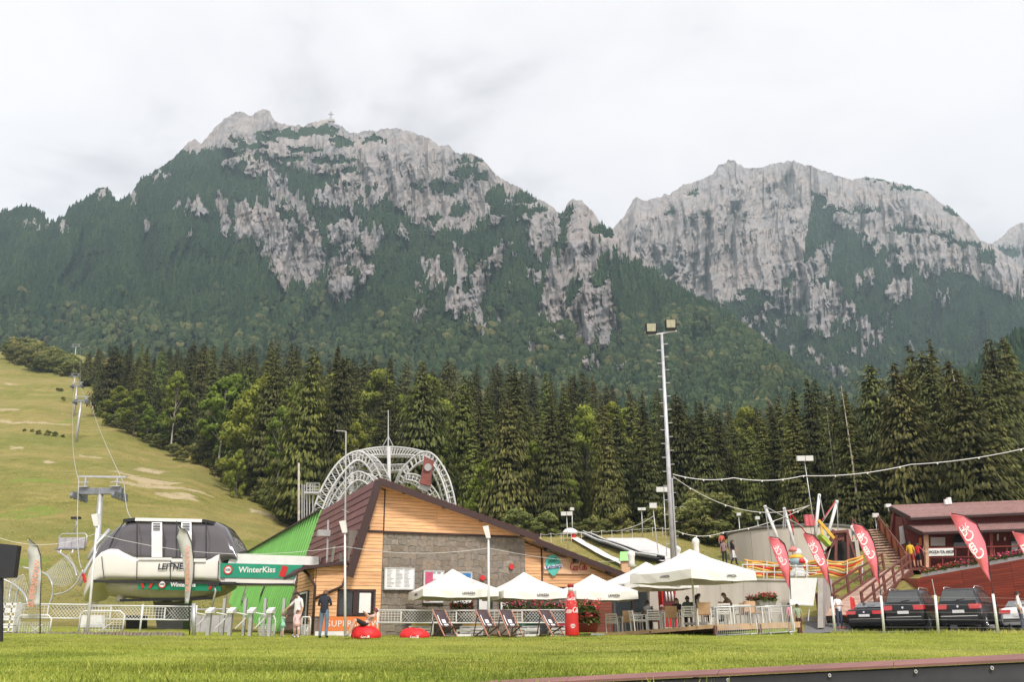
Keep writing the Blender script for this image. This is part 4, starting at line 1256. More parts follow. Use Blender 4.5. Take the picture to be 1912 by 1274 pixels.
put_flat('crest_mountains', mb.mesh('crest_mountains', mat('crest_green', (0.02, 0.28, 0.18), 0.5)), lsign, LW(qq[0], V2 - 0.18, qq[1] + 0.06), LU, UP)
put_flat('crest_band', MB().prism([(-0.52, -0.09, 0), (0.52, -0.05, 0), (0.52, 0.09, 0), (-0.52, 0.06, 0)], (0, 0, 0.008)).mesh('crest_band', white), lsign, LW(qq[0], V2 - 0.20, qq[1] - 0.1), (LU + UP * 0.12), UP)
put_flat('lettering', text_mesh('Kalinderu', 0.24, mat('blue_letters', (0.02, 0.05, 0.22), 0.5), 0.005, 0.003, 0.2), lsign, LW(qq[0], V2 - 0.22, qq[1] - 0.1), (LU + UP * 0.12), UP)
m_grey_ink = mat('grey_print', (0.30, 0.30, 0.31), 0.7, var=0.2)
def wall_board(px0, py0, px1, py1, label, blocks, lines):
    a_, b_ = BL(px0, py1), BL(px1, py0)
    w_, h_ = b_[0] - a_[0], b_[1] - a_[1]
    t_ = thing('notice_board', label, 'sign', LW(a_[0], -0.1, a_[1]), LR)
    MB().box((w_ / 2, 0.0, h_ / 2), (w_, 0.05, h_)).build('panel', white, t_, local=True)
    mb = MB()
    for (x_, z_, ww, hh) in ((w_ / 2, 0.02, w_ + 0.04, 0.05), (w_ / 2, h_ - 0.02, w_ + 0.04, 0.05), (0, h_ / 2, 0.05, h_), (w_, h_ / 2, 0.05, h_)):
        mb.box((x_, -0.01, z_), (ww, 0.07, hh))
    mb.build('frame', m_galv, t_, local=True)
    for (fx0, fy0, fx1, fy1, m_) in blocks:
        MB().box(((fx0 + fx1) / 2 * w_, -0.03, (fy0 + fy1) / 2 * h_), ((fx1 - fx0) * w_, 0.012, (fy1 - fy0) * h_)).build('print', m_, t_, local=True)
    mb = MB()
    for k in range(lines):
        z_ = h_ * (0.93 - 0.86 * k / max(lines, 1))
        for c_ in range(3):
            x0 = w_ * (0.08 + 0.29 * c_)
            ww = w_ * random.uniform(0.12, 0.25)
            mb.box((x0 + ww / 2, -0.029, z_), (ww, 0.01, h_ * 0.22 / max(lines, 1) + 0.008))
    if lines:
        mb.build('print', m_grey_ink, t_, local=True)
m_mag = mat('magenta_print', (0.45, 0.07, 0.14), 0.6)
m_blue = mat('blue_print', (0.03, 0.16, 0.38), 0.6)
wall_board(716, 1062, 772, 1102, 'wide white notice board with rows of small print on the stone wall', [], 14)
wall_board(789, 1067, 827, 1127, 'upright poster with magenta print on the stone wall', [(0.06, 0.55, 0.45, 0.95, m_mag), (0.06, 0.05, 0.32, 0.2, m_mag)], 4)
wall_board(844, 1069, 879, 1128, 'upright poster with blue print on the stone wall', [(0.5, 0.8, 0.95, 0.95, m_blue)], 4)
for px, py in ((900, 1080), (954, 1059)):
    u_, z_ = BL(px, py)
    mb = MB()
    mb.tube([LW(u_, -0.05, z_), LW(u_, -0.09, z_)], 0.13, 12)
    tag(mb.build('round_sign', m_red, None, origin=LW(u_, -0.05, z_)), 'small round red sign fixed to the stone wall', 'sign', 'round red signs on the stone wall')
# ---------------------------------------------------------------- chair lift station
SY = 45.0
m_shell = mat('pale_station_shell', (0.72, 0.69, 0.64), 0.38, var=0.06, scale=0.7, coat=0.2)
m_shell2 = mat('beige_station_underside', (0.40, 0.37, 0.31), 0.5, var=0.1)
m_tint = mat('smoked_canopy_glass', (0.085, 0.076, 0.082), 0.12, var=0.12, scale=0.5, coat=0.8)
st_o = at(300, 1183, SY)
stat = thing('lift_station', 'chairlift station with pale shell, smoked canopy and green banners', 'lift station', st_o)
def hull(name, stations, yc, m_, n=20, pw=2.6, parent=stat, ydep=SY):
    rings = []
    for (px, yt, yb_, db, dt) in stations:
        pt, pb = at(px, yt, ydep), at(px, yb_, ydep)
        x = (pt.x + pb.x) / 2
        ring = []
        for k in range(n):
            a = 2 * pi * (k + 0.5) / n
            c_, s_ = cos(a), sin(a)
            f_ = lambda q: math.copysign(abs(q) ** (2 / pw), q)
            zz = f_(s_)
            dd = lerp(db, dt, (zz + 1) / 2)
            ring.append(Vector((lerp(pb.x, pt.x, (zz + 1) / 2), yc + f_(c_) * dd, lerp(pb.z, pt.z, (zz + 1) / 2))))
        rings.append(ring)
    mb = MB()
    mb.sheet(rings, True)
    mb.add(rings[0], [tuple(range(n))])
    mb.add(rings[-1], [tuple(range(n - 1, -1, -1))])
    return mb.build(name, m_, parent, True)
YC = 46.6
can = hull('canopy', [(172, 1040, 1050, 1.5, 1.3), (180, 1014, 1046, 1.6, 1.3), (193, 994, 1044, 1.62, 1.15), (210, 977, 1044, 1.63, 1.0), (232, 968, 1044, 1.63, 0.95), (250, 966, 1050, 1.63, 0.95), (320, 968, 1054, 1.63, 0.95), (395, 970, 1054, 1.63, 0.95), (412, 980, 1050, 1.63, 1.0), (428, 1006, 1046, 1.6, 1.2), (440, 1036, 1046, 1.5, 1.4)], YC, m_tint, 24, 4.5)
hull('shell', [(143, 1108, 1122, 0.9, 0.7), (150, 1090, 1118, 1.3, 1.1), (162, 1062, 1104, 1.55, 1.4), (174, 1042, 1090, 1.65, 1.6), (188, 1029, 1084, 1.68, 1.68), (203, 1023, 1083, 1.7, 1.7), (218, 1024, 1083, 1.7, 1.7), (232, 1032, 1083, 1.7, 1.7), (246, 1039, 1083, 1.7, 1.7), (262, 1041, 1083, 1.7, 1.7), (320, 1043, 1083, 1.7, 1.7), (382, 1046, 1085, 1.7, 1.7), (393, 1042, 1086, 1.7, 1.7), (402, 1036, 1087, 1.7, 1.7), (409, 1033, 1087, 1.68, 1.68)], YC, m_shell, 28, 7.0)
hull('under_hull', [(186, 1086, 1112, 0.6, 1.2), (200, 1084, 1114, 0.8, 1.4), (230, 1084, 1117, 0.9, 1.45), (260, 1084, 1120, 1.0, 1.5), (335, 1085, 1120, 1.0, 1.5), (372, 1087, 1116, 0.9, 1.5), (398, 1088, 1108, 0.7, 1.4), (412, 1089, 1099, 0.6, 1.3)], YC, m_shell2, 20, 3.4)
SF = YC - 1.72
def fp(px, py, d=0.0):
    return at(px, py, SF - d)
def face_box(name, px0, py0, px1, py1, th, m_, parent=stat, d=0.0):
    p = [at(px0, py1, SF - d), at(px1, py1, SF - d), at(px1, py0, SF - d), at(px0, py0, SF - d)]
    return MB().prism(p, (0, th, 0)).build(name, m_, parent)
rb_ = MB().bar(at(256, 971.5, YC - 0.75), at(380, 974, YC - 0.75), 0.5, 0.16)
rb_.build('roof_rail', white, stat)
MB().bar(at(234, 974, YC - 0.7), at(256, 971.5, YC - 0.7), 0.55, 0.16).build('roof_end', m_plastic_black, stat)
MB().bar(at(380, 974, YC - 0.7), at(402, 978, YC - 0.7), 0.55, 0.16).build('roof_end', m_plastic_black, stat)
def slope_panel(name, px0, px1, m_):
    zt = 976
    p = [at(px0, 1041, SF + 0.02), at(px1, 1041, SF + 0.02), at(px1, 1000, SF + 0.10), at(px1 - 0.5, zt, SF + 0.62), at(px0 + 0.5, zt, SF + 0.62), at(px0, 1000, SF + 0.10)]
    mb = MB()
    mb.add(p, [(0, 1, 2, 5), (5, 2, 3, 4)])
    mb.add([q + V(0, 0.08, 0) for q in p], [(5, 2, 1, 0), (4, 3, 2, 5)])
    o = mb.build(name, m_, stat)
    l = MB()
    for yy in (979, 984, 989):
        l.bar(at(px0 + 3, yy, SF + 0.5 - (yy - 976) * 0.021), at(px1 - 3, yy, SF + 0.5 - (yy - 976) * 0.021), 0.06, 0.05)
    l.build('louvre', m_plastic_black, o)
slope_panel('vent_panel', 283, 302, white)
slope_panel('vent_panel', 338, 357, white)
for px in (256, 330, 385):
    MB().tube([at(px, 1042, SF + 0.03), at(px, 1000, SF + 0.13), at(px, 974, SF + 0.66)], 0.025, 5).build('canopy_rib', m_plastic_black, stat)
MB().tube([at(204, 1024, SF + 0.1), at(214, 1000, SF + 0.25), at(232, 975, SF + 0.75)], 0.03, 5).build('canopy_rib', m_plastic_black, stat)
for (a_, b_) in (((258, 1042), (320, 1046)), ((320, 1044), (384, 1050))):
    face_box('hinge_strip', a_[0], a_[1], b_[0], b_[1], 0.06, white, stat, 0.06)
for px in (256, 319, 363, 408):
    MB().bar(fp(px, 1048, 0.02), fp(px - 1, 1084, 0.02), 0.03, 0.03).build('panel_joint', m_plastic_black, stat)
MB().tube([fp(190, 1040, 0.0), fp(192, 1060, 0.03), fp(195, 1082, 0.03)], 0.02, 5).build('panel_joint', m_plastic_black, stat)
MB().bar(fp(175, 1086, -0.05), fp(440, 1090, -0.05), 0.2, 0.12).build('skirt', m_black, stat)
MB().bar(at(155, 1072, SF + 0.3), at(159, 1088, SF + 0.25), 0.1, 0.1).build('red_marking', m_red, stat)
put_flat('lettering', text_mesh('LEITNER', 0.40, m_ink, 0.012), stat, fp(323, 1059, 0.06), V(1, 0, 0), UP)
wk = text_mesh('WinterKiss', 0.40, white, 0.008)
wk2 = text_mesh('WinterKiss', 0.27, white, 0.006)
def emblem(parent, p, r):
    put_flat('emblem', MB().prism([(r * cos(k * pi / 6), r * sin(k * pi / 6), 0) for k in range(12)], (0, 0, 0.01)).mesh('emblem', m_red), parent, p, V(1, 0, 0), UP)
    put_flat('emblem_ring', MB().prism([(r * 0.72 * cos(k * pi / 6), r * 0.72 * sin(k * pi / 6), 0) for k in range(12)], (0, 0, 0.01)).mesh('emblem_ring', white), parent, p - V(0, 0.014, 0), V(1, 0, 0), UP)
    put_flat('emblem_letters', text_mesh('KISS', r * 0.62, m_ink, 0.004), parent, p - V(0, 0.028, 0), V(1, 0, 0), UP)
def red_mark(parent, a_, b_, w_):
    MB().bar(a_, b_, w_, 0.02, (0, -1, 0)).build('red_bottle_print', m_red, parent)
bn = MB().prism([at(257, 1101, SF + 0.1), at(412, 1105, SF + 0.1), at(412, 1090, SF + 0.0), at(257, 1085, SF + 0.0)], (0, 0.05, 0)).build('banner', m_teal, stat)
put_flat('lettering', wk2, bn, at(342, 1093, SF - 0.06), V(1, 0, -0.02), UP)
emblem(bn, at(303, 1092, SF - 0.03), 0.19)
for a_, b_ in (((265, 1088), (267, 1099)), ((285, 1087), (279, 1099)), ((396, 1091), (391, 1102))):
    red_mark(bn, at(a_[0], a_[1], SF - 0.02), at(b_[0], b_[1], SF + 0.02), 0.13)
# extension arm
def ext(name, pts, d0, d1, m_):
    return MB().prism([at(px, py, d0) for px, py in pts], (0, d1 - d0, 0)).build(name, m_, stat)
EY = SF + 0.35
ext('arm_cover', [(425, 1054), (595, 1056), (595, 1040), (440, 1035), (430, 1040)], EY + 0.1, EY + 2.4, white)
ext('arm_beam', [(408, 1091), (550, 1091), (560, 1056), (412, 1054)], EY + 0.08, EY + 2.3, m_shell)
bn2 = ext('banner', [(410, 1079), (548, 1081), (566, 1056), (412, 1052)], EY - 0.03, EY + 0.05, m_teal)
put_flat('lettering', wk, bn2, at(480, 1065, EY - 0.05), V(1, 0, -0.01), UP)
emblem(bn2, at(426, 1065, EY - 0.06), 0.23)
red_mark(bn2, at(533, 1058, EY - 0.04), at(526, 1078, EY - 0.04), 0.32)
MB().bar(at(420, 1085, EY - 0.02), at(548, 1088, EY - 0.02), 0.06, 0.18).build('arm_lip', m_shell, stat)
MB().bar(at(412, 1092, EY), at(548, 1092, EY), 0.12, 0.09).build('arm_rail', m_plastic_black, stat)
# legs and drive gear
gz = ground(st_o.x, SY + 1)
MB().prism([at(285, 1118, YC), at(345, 1118, YC), at(340, 1186, YC), at(295, 1186, YC)], (0, 1.1, 0)).build('pylon', mat('dark_grey_steel', (0.10, 0.10, 0.10), 0.5, 0.3), stat)
for px in (226, 296, 330):
    MB().tube([at(px, 1112, YC - 0.6), at(px, 1124, YC - 0.6)], 0.22, 10).build('drive_wheel', m_shell2, stat)
MB().bar(at(225, 1122, YC - 0.8), at(400, 1118, YC - 0.8), 0.2, 0.12).build('guide_rail', m_plastic_black, stat)
MB().prism([at(235, 1150, YC + 0.4), at(262, 1150, YC + 0.4), at(262, 1186, YC + 0.4), at(235, 1186, YC + 0.4)], (0, 0.9, 0)).build('control_cabinet', m_dark, stat)
# rope at the back and the guide ramp on the left
mb = MB()
mb.tube([at(200, 1020, YC + 0.5), at(178, 1035, YC + 0.2), at(160, 1065, YC), at(148, 1095, YC - 0.2)], 0.09, 7)
mb.tube([at(205, 990, YC + 0.9), at(182, 1015, YC + 0.6), at(165, 1045, YC + 0.3)], 0.12, 7)
mb.build('guide_tube', m_galv, stat, True)
# ---------------------------------------------------------------- safety nets beside the station
m_net = mat('grey_netting', (0.42, 0.42, 0.38), 0.8, var=0.1)
def net(corners, nu, nv, label, curve=None):
    c_ = [at(*q) for q in corners]
    t_ = thing('safety_net', label, 'net', c_[0], 0, 'safety nets beside the lift station')
    mb = MB()
    P_ = lambda s, r: lerp(lerp(c_[0], c_[1], s), lerp(c_[3], c_[2], s), r) - UP * (0.35 * sin(pi * s) * r)
    for i in range(nu + 1):
        mb.tube([P_(i / nu, k / 5) for k in range(6)], 0.008, 3, False)
    for j in range(nv + 1):
        mb.tube([P_(k / 8, j / nv) for k in range(9)], 0.008, 3, False)
    mb.build('netting', m_net, t_)
    fr = MB()
    for cv in curve or ():
        pts = [at(*q) for q in cv]
        fine = []
        for i in range(len(pts) - 1):
            p0, p1, p2, p3 = pts[max(i - 1, 0)], pts[i], pts[i + 1], pts[min(i + 2, len(pts) - 1)]
            for k in range(5):
                t2 = k / 5
                fine.append(0.5 * ((2 * p1) + (p2 - p0) * t2 + (2 * p0 - 5 * p1 + 4 * p2 - p3) * t2 ** 2 + (3 * p1 - p0 - 3 * p2 + p3) * t2 ** 3))
        fine.append(pts[-1])
        f2 = MB().tube(fine, 0.045, 7)
        f2.build('frame_tube', m_galv, t_, True)
net([(85, 1070, 46), (128, 1035, 48), (150, 1075, 46), (95, 1090, 45)], 16, 14, 'grey safety net on bent tubes just left of the station shell', [[(107, 1030, 48), (125, 1042, 47), (138, 1058, 46), (143, 1076, 45)], [(100, 1112, 45), (125, 1105, 45), (142, 1090, 45), (155, 1065, 45)], [(42, 1060, 46), (80, 1070, 46), (95, 1085, 45), (98, 1110, 45), (90, 1135, 45)]])
net([(5, 1080, 47), (45, 1075, 47), (60, 1130, 45), (8, 1135, 45)], 16, 14, 'grey safety net on bent tubes beyond the tall grey flag', [[(5, 1082, 46), (30, 1095, 46), (48, 1115, 45), (52, 1140, 45)], [(44, 1074, 47), (25, 1088, 47), (18, 1110, 46), (17, 1135, 46)], [(36, 1100, 46), (30, 1112, 46), (29, 1135, 46)]])
# ---------------------------------------------------------------- lift towers, ropes and chairs
def make_tower(label, base, top, arm, group='lift towers up the slope', detail=True):
    H_ = (Vector(top) - Vector(base)).length
    t_ = thing('lift_tower', label, 'lift tower', base, 0, group)
    b_, c_ = Vector(base), Vector(top)
    r = H_ * 0.026
    MB().tube([b_ - UP * 0.6, lerp(b_, c_, 0.5), c_], [r * 1.25, r, r * 0.8], 10).build('column', m_galv, t_, True)
    MB().bar(c_ - V(arm * 0.5, 0, 0) - UP * r, c_ + V(arm * 0.5, 0, 0) - UP * r, r * 1.6, r * 1.9).build('crossarm', mat('grey_steel_dark', (0.24, 0.25, 0.27), 0.5, 0.4), t_)
    for s in (-1, 1):
        sh = MB()
        e_ = c_ + V(arm * 0.46 * s, 0, -r * 2.2)
        sh.bar(e_ + V(0, -arm * 0.35, 0), e_ + V(0, arm * 0.35, 0.1), r * 0.7, r * 0.9)
        for k in range(5):
            q_ = e_ + V(0, lerp(-0.32, 0.32, k / 4) * arm, -r * 0.8)
            sh.tube([q_ - V(r * 0.4, 0, 0), q_ + V(r * 0.4, 0, 0)], r * 0.85, 8)
        sh.build('sheave_train', mat('grey_steel_dark', (0.24, 0.25, 0.27), 0.5, 0.4), t_)
        ck = MB()
        w0 = c_ + V(arm * 0.36 * s, 0, 0)
        ck.bar(w0, w0 + UP * arm * 0.26, r * 0.5)
        ck.bar(w0 + V(-arm * 0.1, -0.2, arm * 0.02), w0 + V(arm * 0.12, -0.2, arm * 0.02), r * 1.8, r * 0.3)
        ck.bar(w0 + V(-arm * 0.1, -0.3, arm * 0.12), w0 + V(arm * 0.12, -0.3, arm * 0.12), r * 0.3)
        ck.build('catwalk', m_galv, t_)
    MB().bar(c_ - V(arm * 0.53, 0, -arm * 0.27), c_ + V(arm * 0.55, 0, arm * 0.24), r * 0.6).build('lifting_frame', m_galv, t_)
    return t_
T1 = (at(174, 1150, 60), at(188, 912, 60))
arm1 = 86 * mpp(60)
make_tower('near lift tower with grey crossarm rising behind the station', T1[0], T1[1], arm1, 'lift towers')
for (tp, bp, ws, lab) in (((152, 747), (141.7, 827), 27, 'grey lift tower on the slope beside the bushy trees'), ((144, 719), (138, 778), 22, 'grey lift tower on the slope just above the bushy trees'), ((140.5, 702), (136, 732), 18, 'grey lift tower below the knoll of bushes'), ((142, 647), (139.5, 675), 17, 'topmost lift tower beside the knoll of bushes')):
    Y_ = slope_Y(bp[0], bp[1])
    make_tower(lab, at(bp[0], bp[1], Y_), at(tp[0], tp[1], Y_), ws * mpp(Y_), 'lift towers')
TA = (slope_Y(141.7, 827), slope_Y(138, 778), slope_Y(139.5, 675))
m_rope = mat('steel_rope', (0.50, 0.48, 0.43), 0.5, 0.4)
def wire(name, pts, r, label, cat='cable', sag=0.0, group=None, m_=None, n=9, lights=None):
    P_ = [Vector(p) for p in pts]
    fine = []
    for i in range(len(P_) - 1):
        for k in range(n):
            f_ = k / n
            fine.append(lerp(P_[i], P_[i + 1], f_) - UP * (4 * sag * f_ * (1 - f_)))
    fine.append(P_[-1])
    mb = MB().tube(fine, r, 5)
    if lights is None:
        return tag(mb.build(name, m_ or m_rope, None, True, origin=P_[0]), label, cat, group)
    t_ = thing(name, label, cat, P_[0], 0, group)
    mb.build('cord', m_ or m_rope, t_, True)
    for i in range(2, len(fine) - 1, lights):
        MB().lathe([(0.02, 0.03), (0.04, 0.0), (0.055, -0.05), (0.04, -0.1), (0.01, -0.12)], 8, fine[i]).build('bulb', white, t_, True)
    return t_
wire('haul_rope', [at(139, 660, TA[2]), at(138, 728, TA[1]), at(136, 800, 150), at(147, 898, 59), at(152, 1062, 46.5)], 0.026, 'thin pale haul rope dropping along the left side of the towers', sag=1.0, group='haul ropes')
wire('haul_rope', [at(150, 655, TA[2]), at(150, 722, TA[1]), at(169, 750, TA[0]), at(232, 905, 59), at(250, 970, 46.5)], 0.026, 'thin pale haul rope dropping along the right side of the towers', sag=0.6, group='haul ropes')
m_seat = mat('grey_seat_pad', (0.20, 0.20, 0.23), 0.6, var=0.15)
def lift_chair(grip, w_, h_, label, hang=True, group='lift chairs'):
    g_ = Vector(grip)
    t_ = thing('lift_chair', label, 'lift chair', g_ - UP * h_, 0, group)
    fr = MB()
    if hang:
        fr.tube([g_, g_ + V(0.1, 0, -h_ * 0.12), g_ + V(-0.02, 0, -h_ * 0.42)], 0.05, 6)
        MB().box(g_, (0.55, 0.3, 0.14)).build('grip', m_plastic_black, t_)
    z0 = g_.z - h_ * 0.45
    x0, x1 = g_.x - w_ / 2, g_.x + w_ / 2
    fr.tube([(x0, g_.y, z0 - h_ * 0.5), (x0, g_.y, z0 - 0.15), (x0 + 0.15, g_.y, z0), (x1 - 0.15, g_.y, z0), (x1, g_.y, z0 - 0.15), (x1, g_.y, z0 - h_ * 0.5)], 0.045, 6)
    fr.build('hanger', m_galv, t_, True)
    zb = g_.z - h_ * 0.9
    for k in range(4):
        xx = lerp(x0 + 0.05, x1 - 0.05, (k + 0.5) / 4)
        ww = (w_ - 0.1) / 4 - 0.02
        MB().box((xx, g_.y - 0.05, zb + h_ * 0.19), (ww, 0.08, h_ * 0.3)).build('backrest', mat('silver_seat_back', (0.42, 0.40, 0.42), 0.4, 0.2), t_)
        MB().box((xx, g_.y - 0.32, zb), (ww, 0.5, 0.09)).build('seat', m_seat, t_)
    for xx in (x0 + 0.5, x1 - 0.5):
        MB().tube([(xx, g_.y - 0.5, zb), (xx, g_.y - 0.62, zb - 0.25)], 0.03, 5).box((xx, g_.y - 0.62, zb - 0.27), (0.3, 0.06, 0.04)).build('footrest', m_galv, t_)
lift_chair(at(142, 968, 57), 1.75, 2.2, 'empty grey chairlift seat hanging in front of the slope')
lift_chair(at(400, 1092, 44.5), 1.9, 2.6, 'dark parked chairlift seat under the station arm behind the turnstiles', True)
# ---------------------------------------------------------------- white truss arches behind the lodge
m_truss = mat('grey_white_truss_paint', (0.52, 0.52, 0.50), 0.5, var=0.12)
AY = 62.0
arch = thing('truss_arch', 'white lattice steel hoops and ring rising behind the lodge roof', 'steel structure', at(725, 1180, AY))
def lattice(name, f0, f1, n, depth, r, sub=True):
    """two curved chords (functions t->point) on two faces, rungs between"""
    mb = MB()
    dv_ = Vector(depth)
    for f_ in (f0, f1):
        for d_ in (V(0, 0, 0), dv_):
            mb.tube([f_(k / 24) + d_ for k in range(25)], r, 6)
    mb.build(name, m_truss, arch, True)
    rg = MB()
    for k in range(n + 1):
        t_ = k / n
        for d_ in (V(0, 0, 0), dv_):
            rg.tube([f0(t_) + d_, f1(t_) + d_], r * 0.6, 5)
        rg.tube([f0(t_), f0(t_) + dv_], r * 0.55, 5)
        rg.tube([f1(t_), f1(t_) + dv_], r * 0.55, 5)
        if k < n:
            rg.tube([f0(t_), f0((k + 1) / n) + dv_], r * 0.4, 4)
    rg.build('rungs', m_truss, arch)
def cspl(pts, ys):
    P_ = [at(p[0], p[1], y) for p, y in zip(pts, ys)]
    def f_(t_):
        n = len(P_) - 1
        s = min(max(t_, 0), 1) * n
        i = min(int(s), n - 1)
        u = s - i
        p0, p1, p2, p3 = P_[max(i - 1, 0)], P_[i], P_[i + 1], P_[min(i + 2, n)]
        return 0.5 * ((2 * p1) + (p2 - p0) * u + (2 * p0 - 5 * p1 + 4 * p2 - p3) * u ** 2 + (3 * p1 - p0 - 3 * p2 + p3) * u ** 3)
    return f_
la = [62, 62, 62.3, 62.6, 63, 63.4, 64]
lattice('hoop', cspl([(574, 1010), (583, 960), (603, 908), (633, 863), (668, 843), (695, 862), (716, 905)], la), cspl([(590, 1010), (597, 968), (614, 922), (641, 882), (667, 860), (688, 874), (703, 905)], la), 26, (0.5, 1.3, 0), 0.075)
lattice('inner_hoop', cspl([(598, 1005), (610, 955), (634, 910), (665, 882), (690, 890), (705, 912)], [62.5] * 6), cspl([(606, 1005), (619, 962), (641, 922), (665, 898), (684, 903), (696, 920)], [62.5] * 6), 18, (0.4, 1.0, 0), 0.06)
lb = [64, 63.4, 63, 62.6, 62.3, 62, 62]
lattice('hoop', cspl([(741, 905), (755, 872), (785, 846), (810, 850), (833, 882), (846, 920), (853, 960)], lb), cspl([(750, 910), (763, 882), (787, 862), (806, 865), (822, 890), (834, 925), (841, 960)], lb), 22, (-0.4, 1.3, 0), 0.075)
lattice('inner_hoop', cspl([(760, 885), (780, 888), (800, 902), (818, 925), (828, 955)], [62.4] * 5), cspl([(758, 896), (776, 900), (792, 912), (807, 934), (816, 960)], [62.4] * 5), 12, (-0.3, 1.0, 0), 0.06)
lattice('ring', cspl([(655, 846), (690, 838), (727, 835), (765, 838), (800, 846)], [64.5, 66, 67, 66, 64.5]), cspl([(668, 852), (700, 850), (727, 850), (755, 850), (788, 852)], [64.5, 66, 67, 66, 64.5]), 26, (0, 0.9, 0), 0.07)
lattice('lower_ring', cspl([(690, 868), (708, 868), (727, 869), (748, 868), (760, 868)], [65, 66, 67, 66, 65]), cspl([(692, 879), (708, 879), (727, 880), (748, 879), (758, 879)], [65, 66, 67, 66, 65]), 14, (0, 0.7, 0), 0.07)
MB().tube([at(728, 1100, 66), at(726, 835, 66)], 0.14, 8).build('mast', m_truss, arch, True)
MB().tube([at(725, 835, 66), at(725, 766, 66)], [0.06, 0.03], 6).tube([at(714, 835, 66), at(725, 815, 66)], 0.03, 5).tube([at(734, 833, 66), at(725, 815, 66)], 0.03, 5).build('aerial', m_galv, arch)
MB().tube([at(657, 1100, 63.5), at(656, 872, 63.5)], 0.17, 8).build('mast', m_truss, arch, True)
mb = MB()
for k in range(12):
    z_ = 878 + k * 4
    mb.bar(at(658, z_, 64.2), at(698 - k * 1.0, z_ + 3, 65.8), 0.05, 0.12)
mb.build('stair_flight', mat('grey_grating', (0.30, 0.29, 0.27), 0.6, 0.3), arch)
MB().prism([at(784, 903, 61.5), at(803, 908, 61.5), at(809, 860, 61.5), at(792, 853, 61.5)], (0, 0.4, 0)).build('drive_plate', mat('rust_red_steel', (0.20, 0.055, 0.04), 0.6, var=0.2), arch)
MB().tube([at(799, 873, 61.5), at(799, 873, 61.3)], 0.26, 14).build('drive_hub', m_galv, arch)
MB().prism([at(780, 912, 61.8), at(796, 918, 61.8), at(802, 902, 61.8), at(786, 897, 61.8)], (0, 0.6, 0)).build('gear_box', m_truss, arch)
# steel platform to the left of the arches
plat = thing('steel_platform', 'small galvanised steel platform with railing left of the truss hoops', 'platform', at(575, 1010, 61))
mb = MB()
for px in (564, 568, 573, 578, 584):
    mb.tube([at(px, 1030, 61), at(px, 905, 61)], 0.04, 5)
mb.build('posts', m_galv, plat)
MB().bar(at(570, 922, 61), at(598, 922, 61), 0.8, 0.12).build('deck', m_galv, plat)
mb = MB()
for yy in (903, 909, 915):
    mb.bar(at(572, yy, 60.8), at(596, yy, 60.8), 0.04)
for px in (572, 580, 588, 596):
    mb.bar(at(px, 902, 60.8), at(px, 922, 60.8), 0.04)
mb.build('railing', m_galv, plat)
p_ = gp(558, 70)
tag(MB().tube([p_, at(558, 865, 70)], [0.12, 0.08], 7).build('wooden_pole', m_pale_bark, None, True, origin=p_), 'bare weathered pole beside the steel platform on the slope', 'pole')
# ---------------------------------------------------------------- railings and turnstiles in front of the station
def railing(a_, b_, zt, label, panel=1.15, group='white railings', seed=0):
    """post-and-rail fence from ground point a_ to b_; mesh panels alternate square and diagonal"""
    a_, b_ = Vector(a_), Vector(b_)
    t_ = thing('railing', label, 'railing', a_, 0, group)
    n = max(1, round((b_ - a_).length / (panel * 2)))
    rails = MB()
    for z_ in (zt, zt * 0.52):
        rails.tube([a_ + UP * z_, b_ + UP * z_], 0.032, 6)
    rails.build('rails', m_whsteel, t_, True)
    for k in range(n + 1):
        p = lerp(a_, b_, k / n)
        MB().tube([p - UP * 0.1, p + UP * (zt + 0.06)], 0.04, 6).build('post', m_whsteel, t_, True)
    for k in range(n):
        p0, p1 = lerp(a_, b_, (k + 0.02) / n), lerp(a_, b_, (k + 0.98) / n)
        mid = lerp(p0, p1, 0.42)
        mb = MB()
        z0, z1 = zt * 0.56, zt * 0.96
        for i in range(8):
            q = lerp(p0, mid, i / 7)
            mb.bar(q + UP * z0, q + UP * z1, 0.014)
        for i in range(5):
            z_ = lerp(z0, z1, i / 4)
            mb.bar(p0 + UP * z_, mid + UP * z_, 0.014)
        mb.bar(mid + UP * z0, mid + UP * z1, 0.05)
        L_ = (p1 - mid).length
        m_ = max(2, int(L_ / 0.13))
        for i in range(m_):
            for s in (0, 1):
                s0, s1 = i / m_, (i + 3) / m_
                x0, x1 = min(s0, 1), min(s1, 1)
                f_ = (x1 - s0) / (s1 - s0)
                za, zb_ = (z0, lerp(z0, z1, f_)) if s == 0 else (z1, lerp(z1, z0, f_))
                mb.bar(lerp(mid, p1, x0) + UP * za, lerp(mid, p1, x1) + UP * zb_, 0.012)
        mb.build('mesh_panel', m_whsteel, t_)
    return t_
def gpt(px, py, Y):
    return at(px, py, Y)
railing(gpt(28, 1183, 38), gpt(158, 1184, 38.3), 1.15, 'white mesh railing before the nets left of the lamp post')
railing(gpt(158, 1184, 38.3), gpt(362, 1186, 38.6), 1.12, 'white mesh railing in front of the lift station')
railing(gpt(704, 1189, 39), gpt(912, 1190, 38.8), 1.05, 'white mesh railing along the stone wall behind the deckchairs')
railing(gpt(912, 1190, 38.8), gpt(1062, 1189, 38.8), 1.05, 'white mesh railing between the second lamp post and the bottle')
crate = thing('plastic_crate', 'stack of white slotted crates at the end of the railing', 'crates', gpt(12, 1184, 37.6))
for k in range(4):
    c_ = gpt(14, 1184, 37.6) + UP * (0.15 + k * 0.3)
    mb = MB()
    for s in (-1, 1):
        mb.box(c_ + V(0, 0.25 * s, 0.1), (0.62, 0.03, 0.08)).box(c_ + V(0, 0.25 * s, -0.1), (0.62, 0.03, 0.08)).box(c_ + V(0.3 * s, 0, 0), (0.03, 0.5, 0.27))
        mb.box(c_ + V(0.15 * s, -0.25, 0), (0.05, 0.03, 0.27))
    mb.build('tray', white, crate)
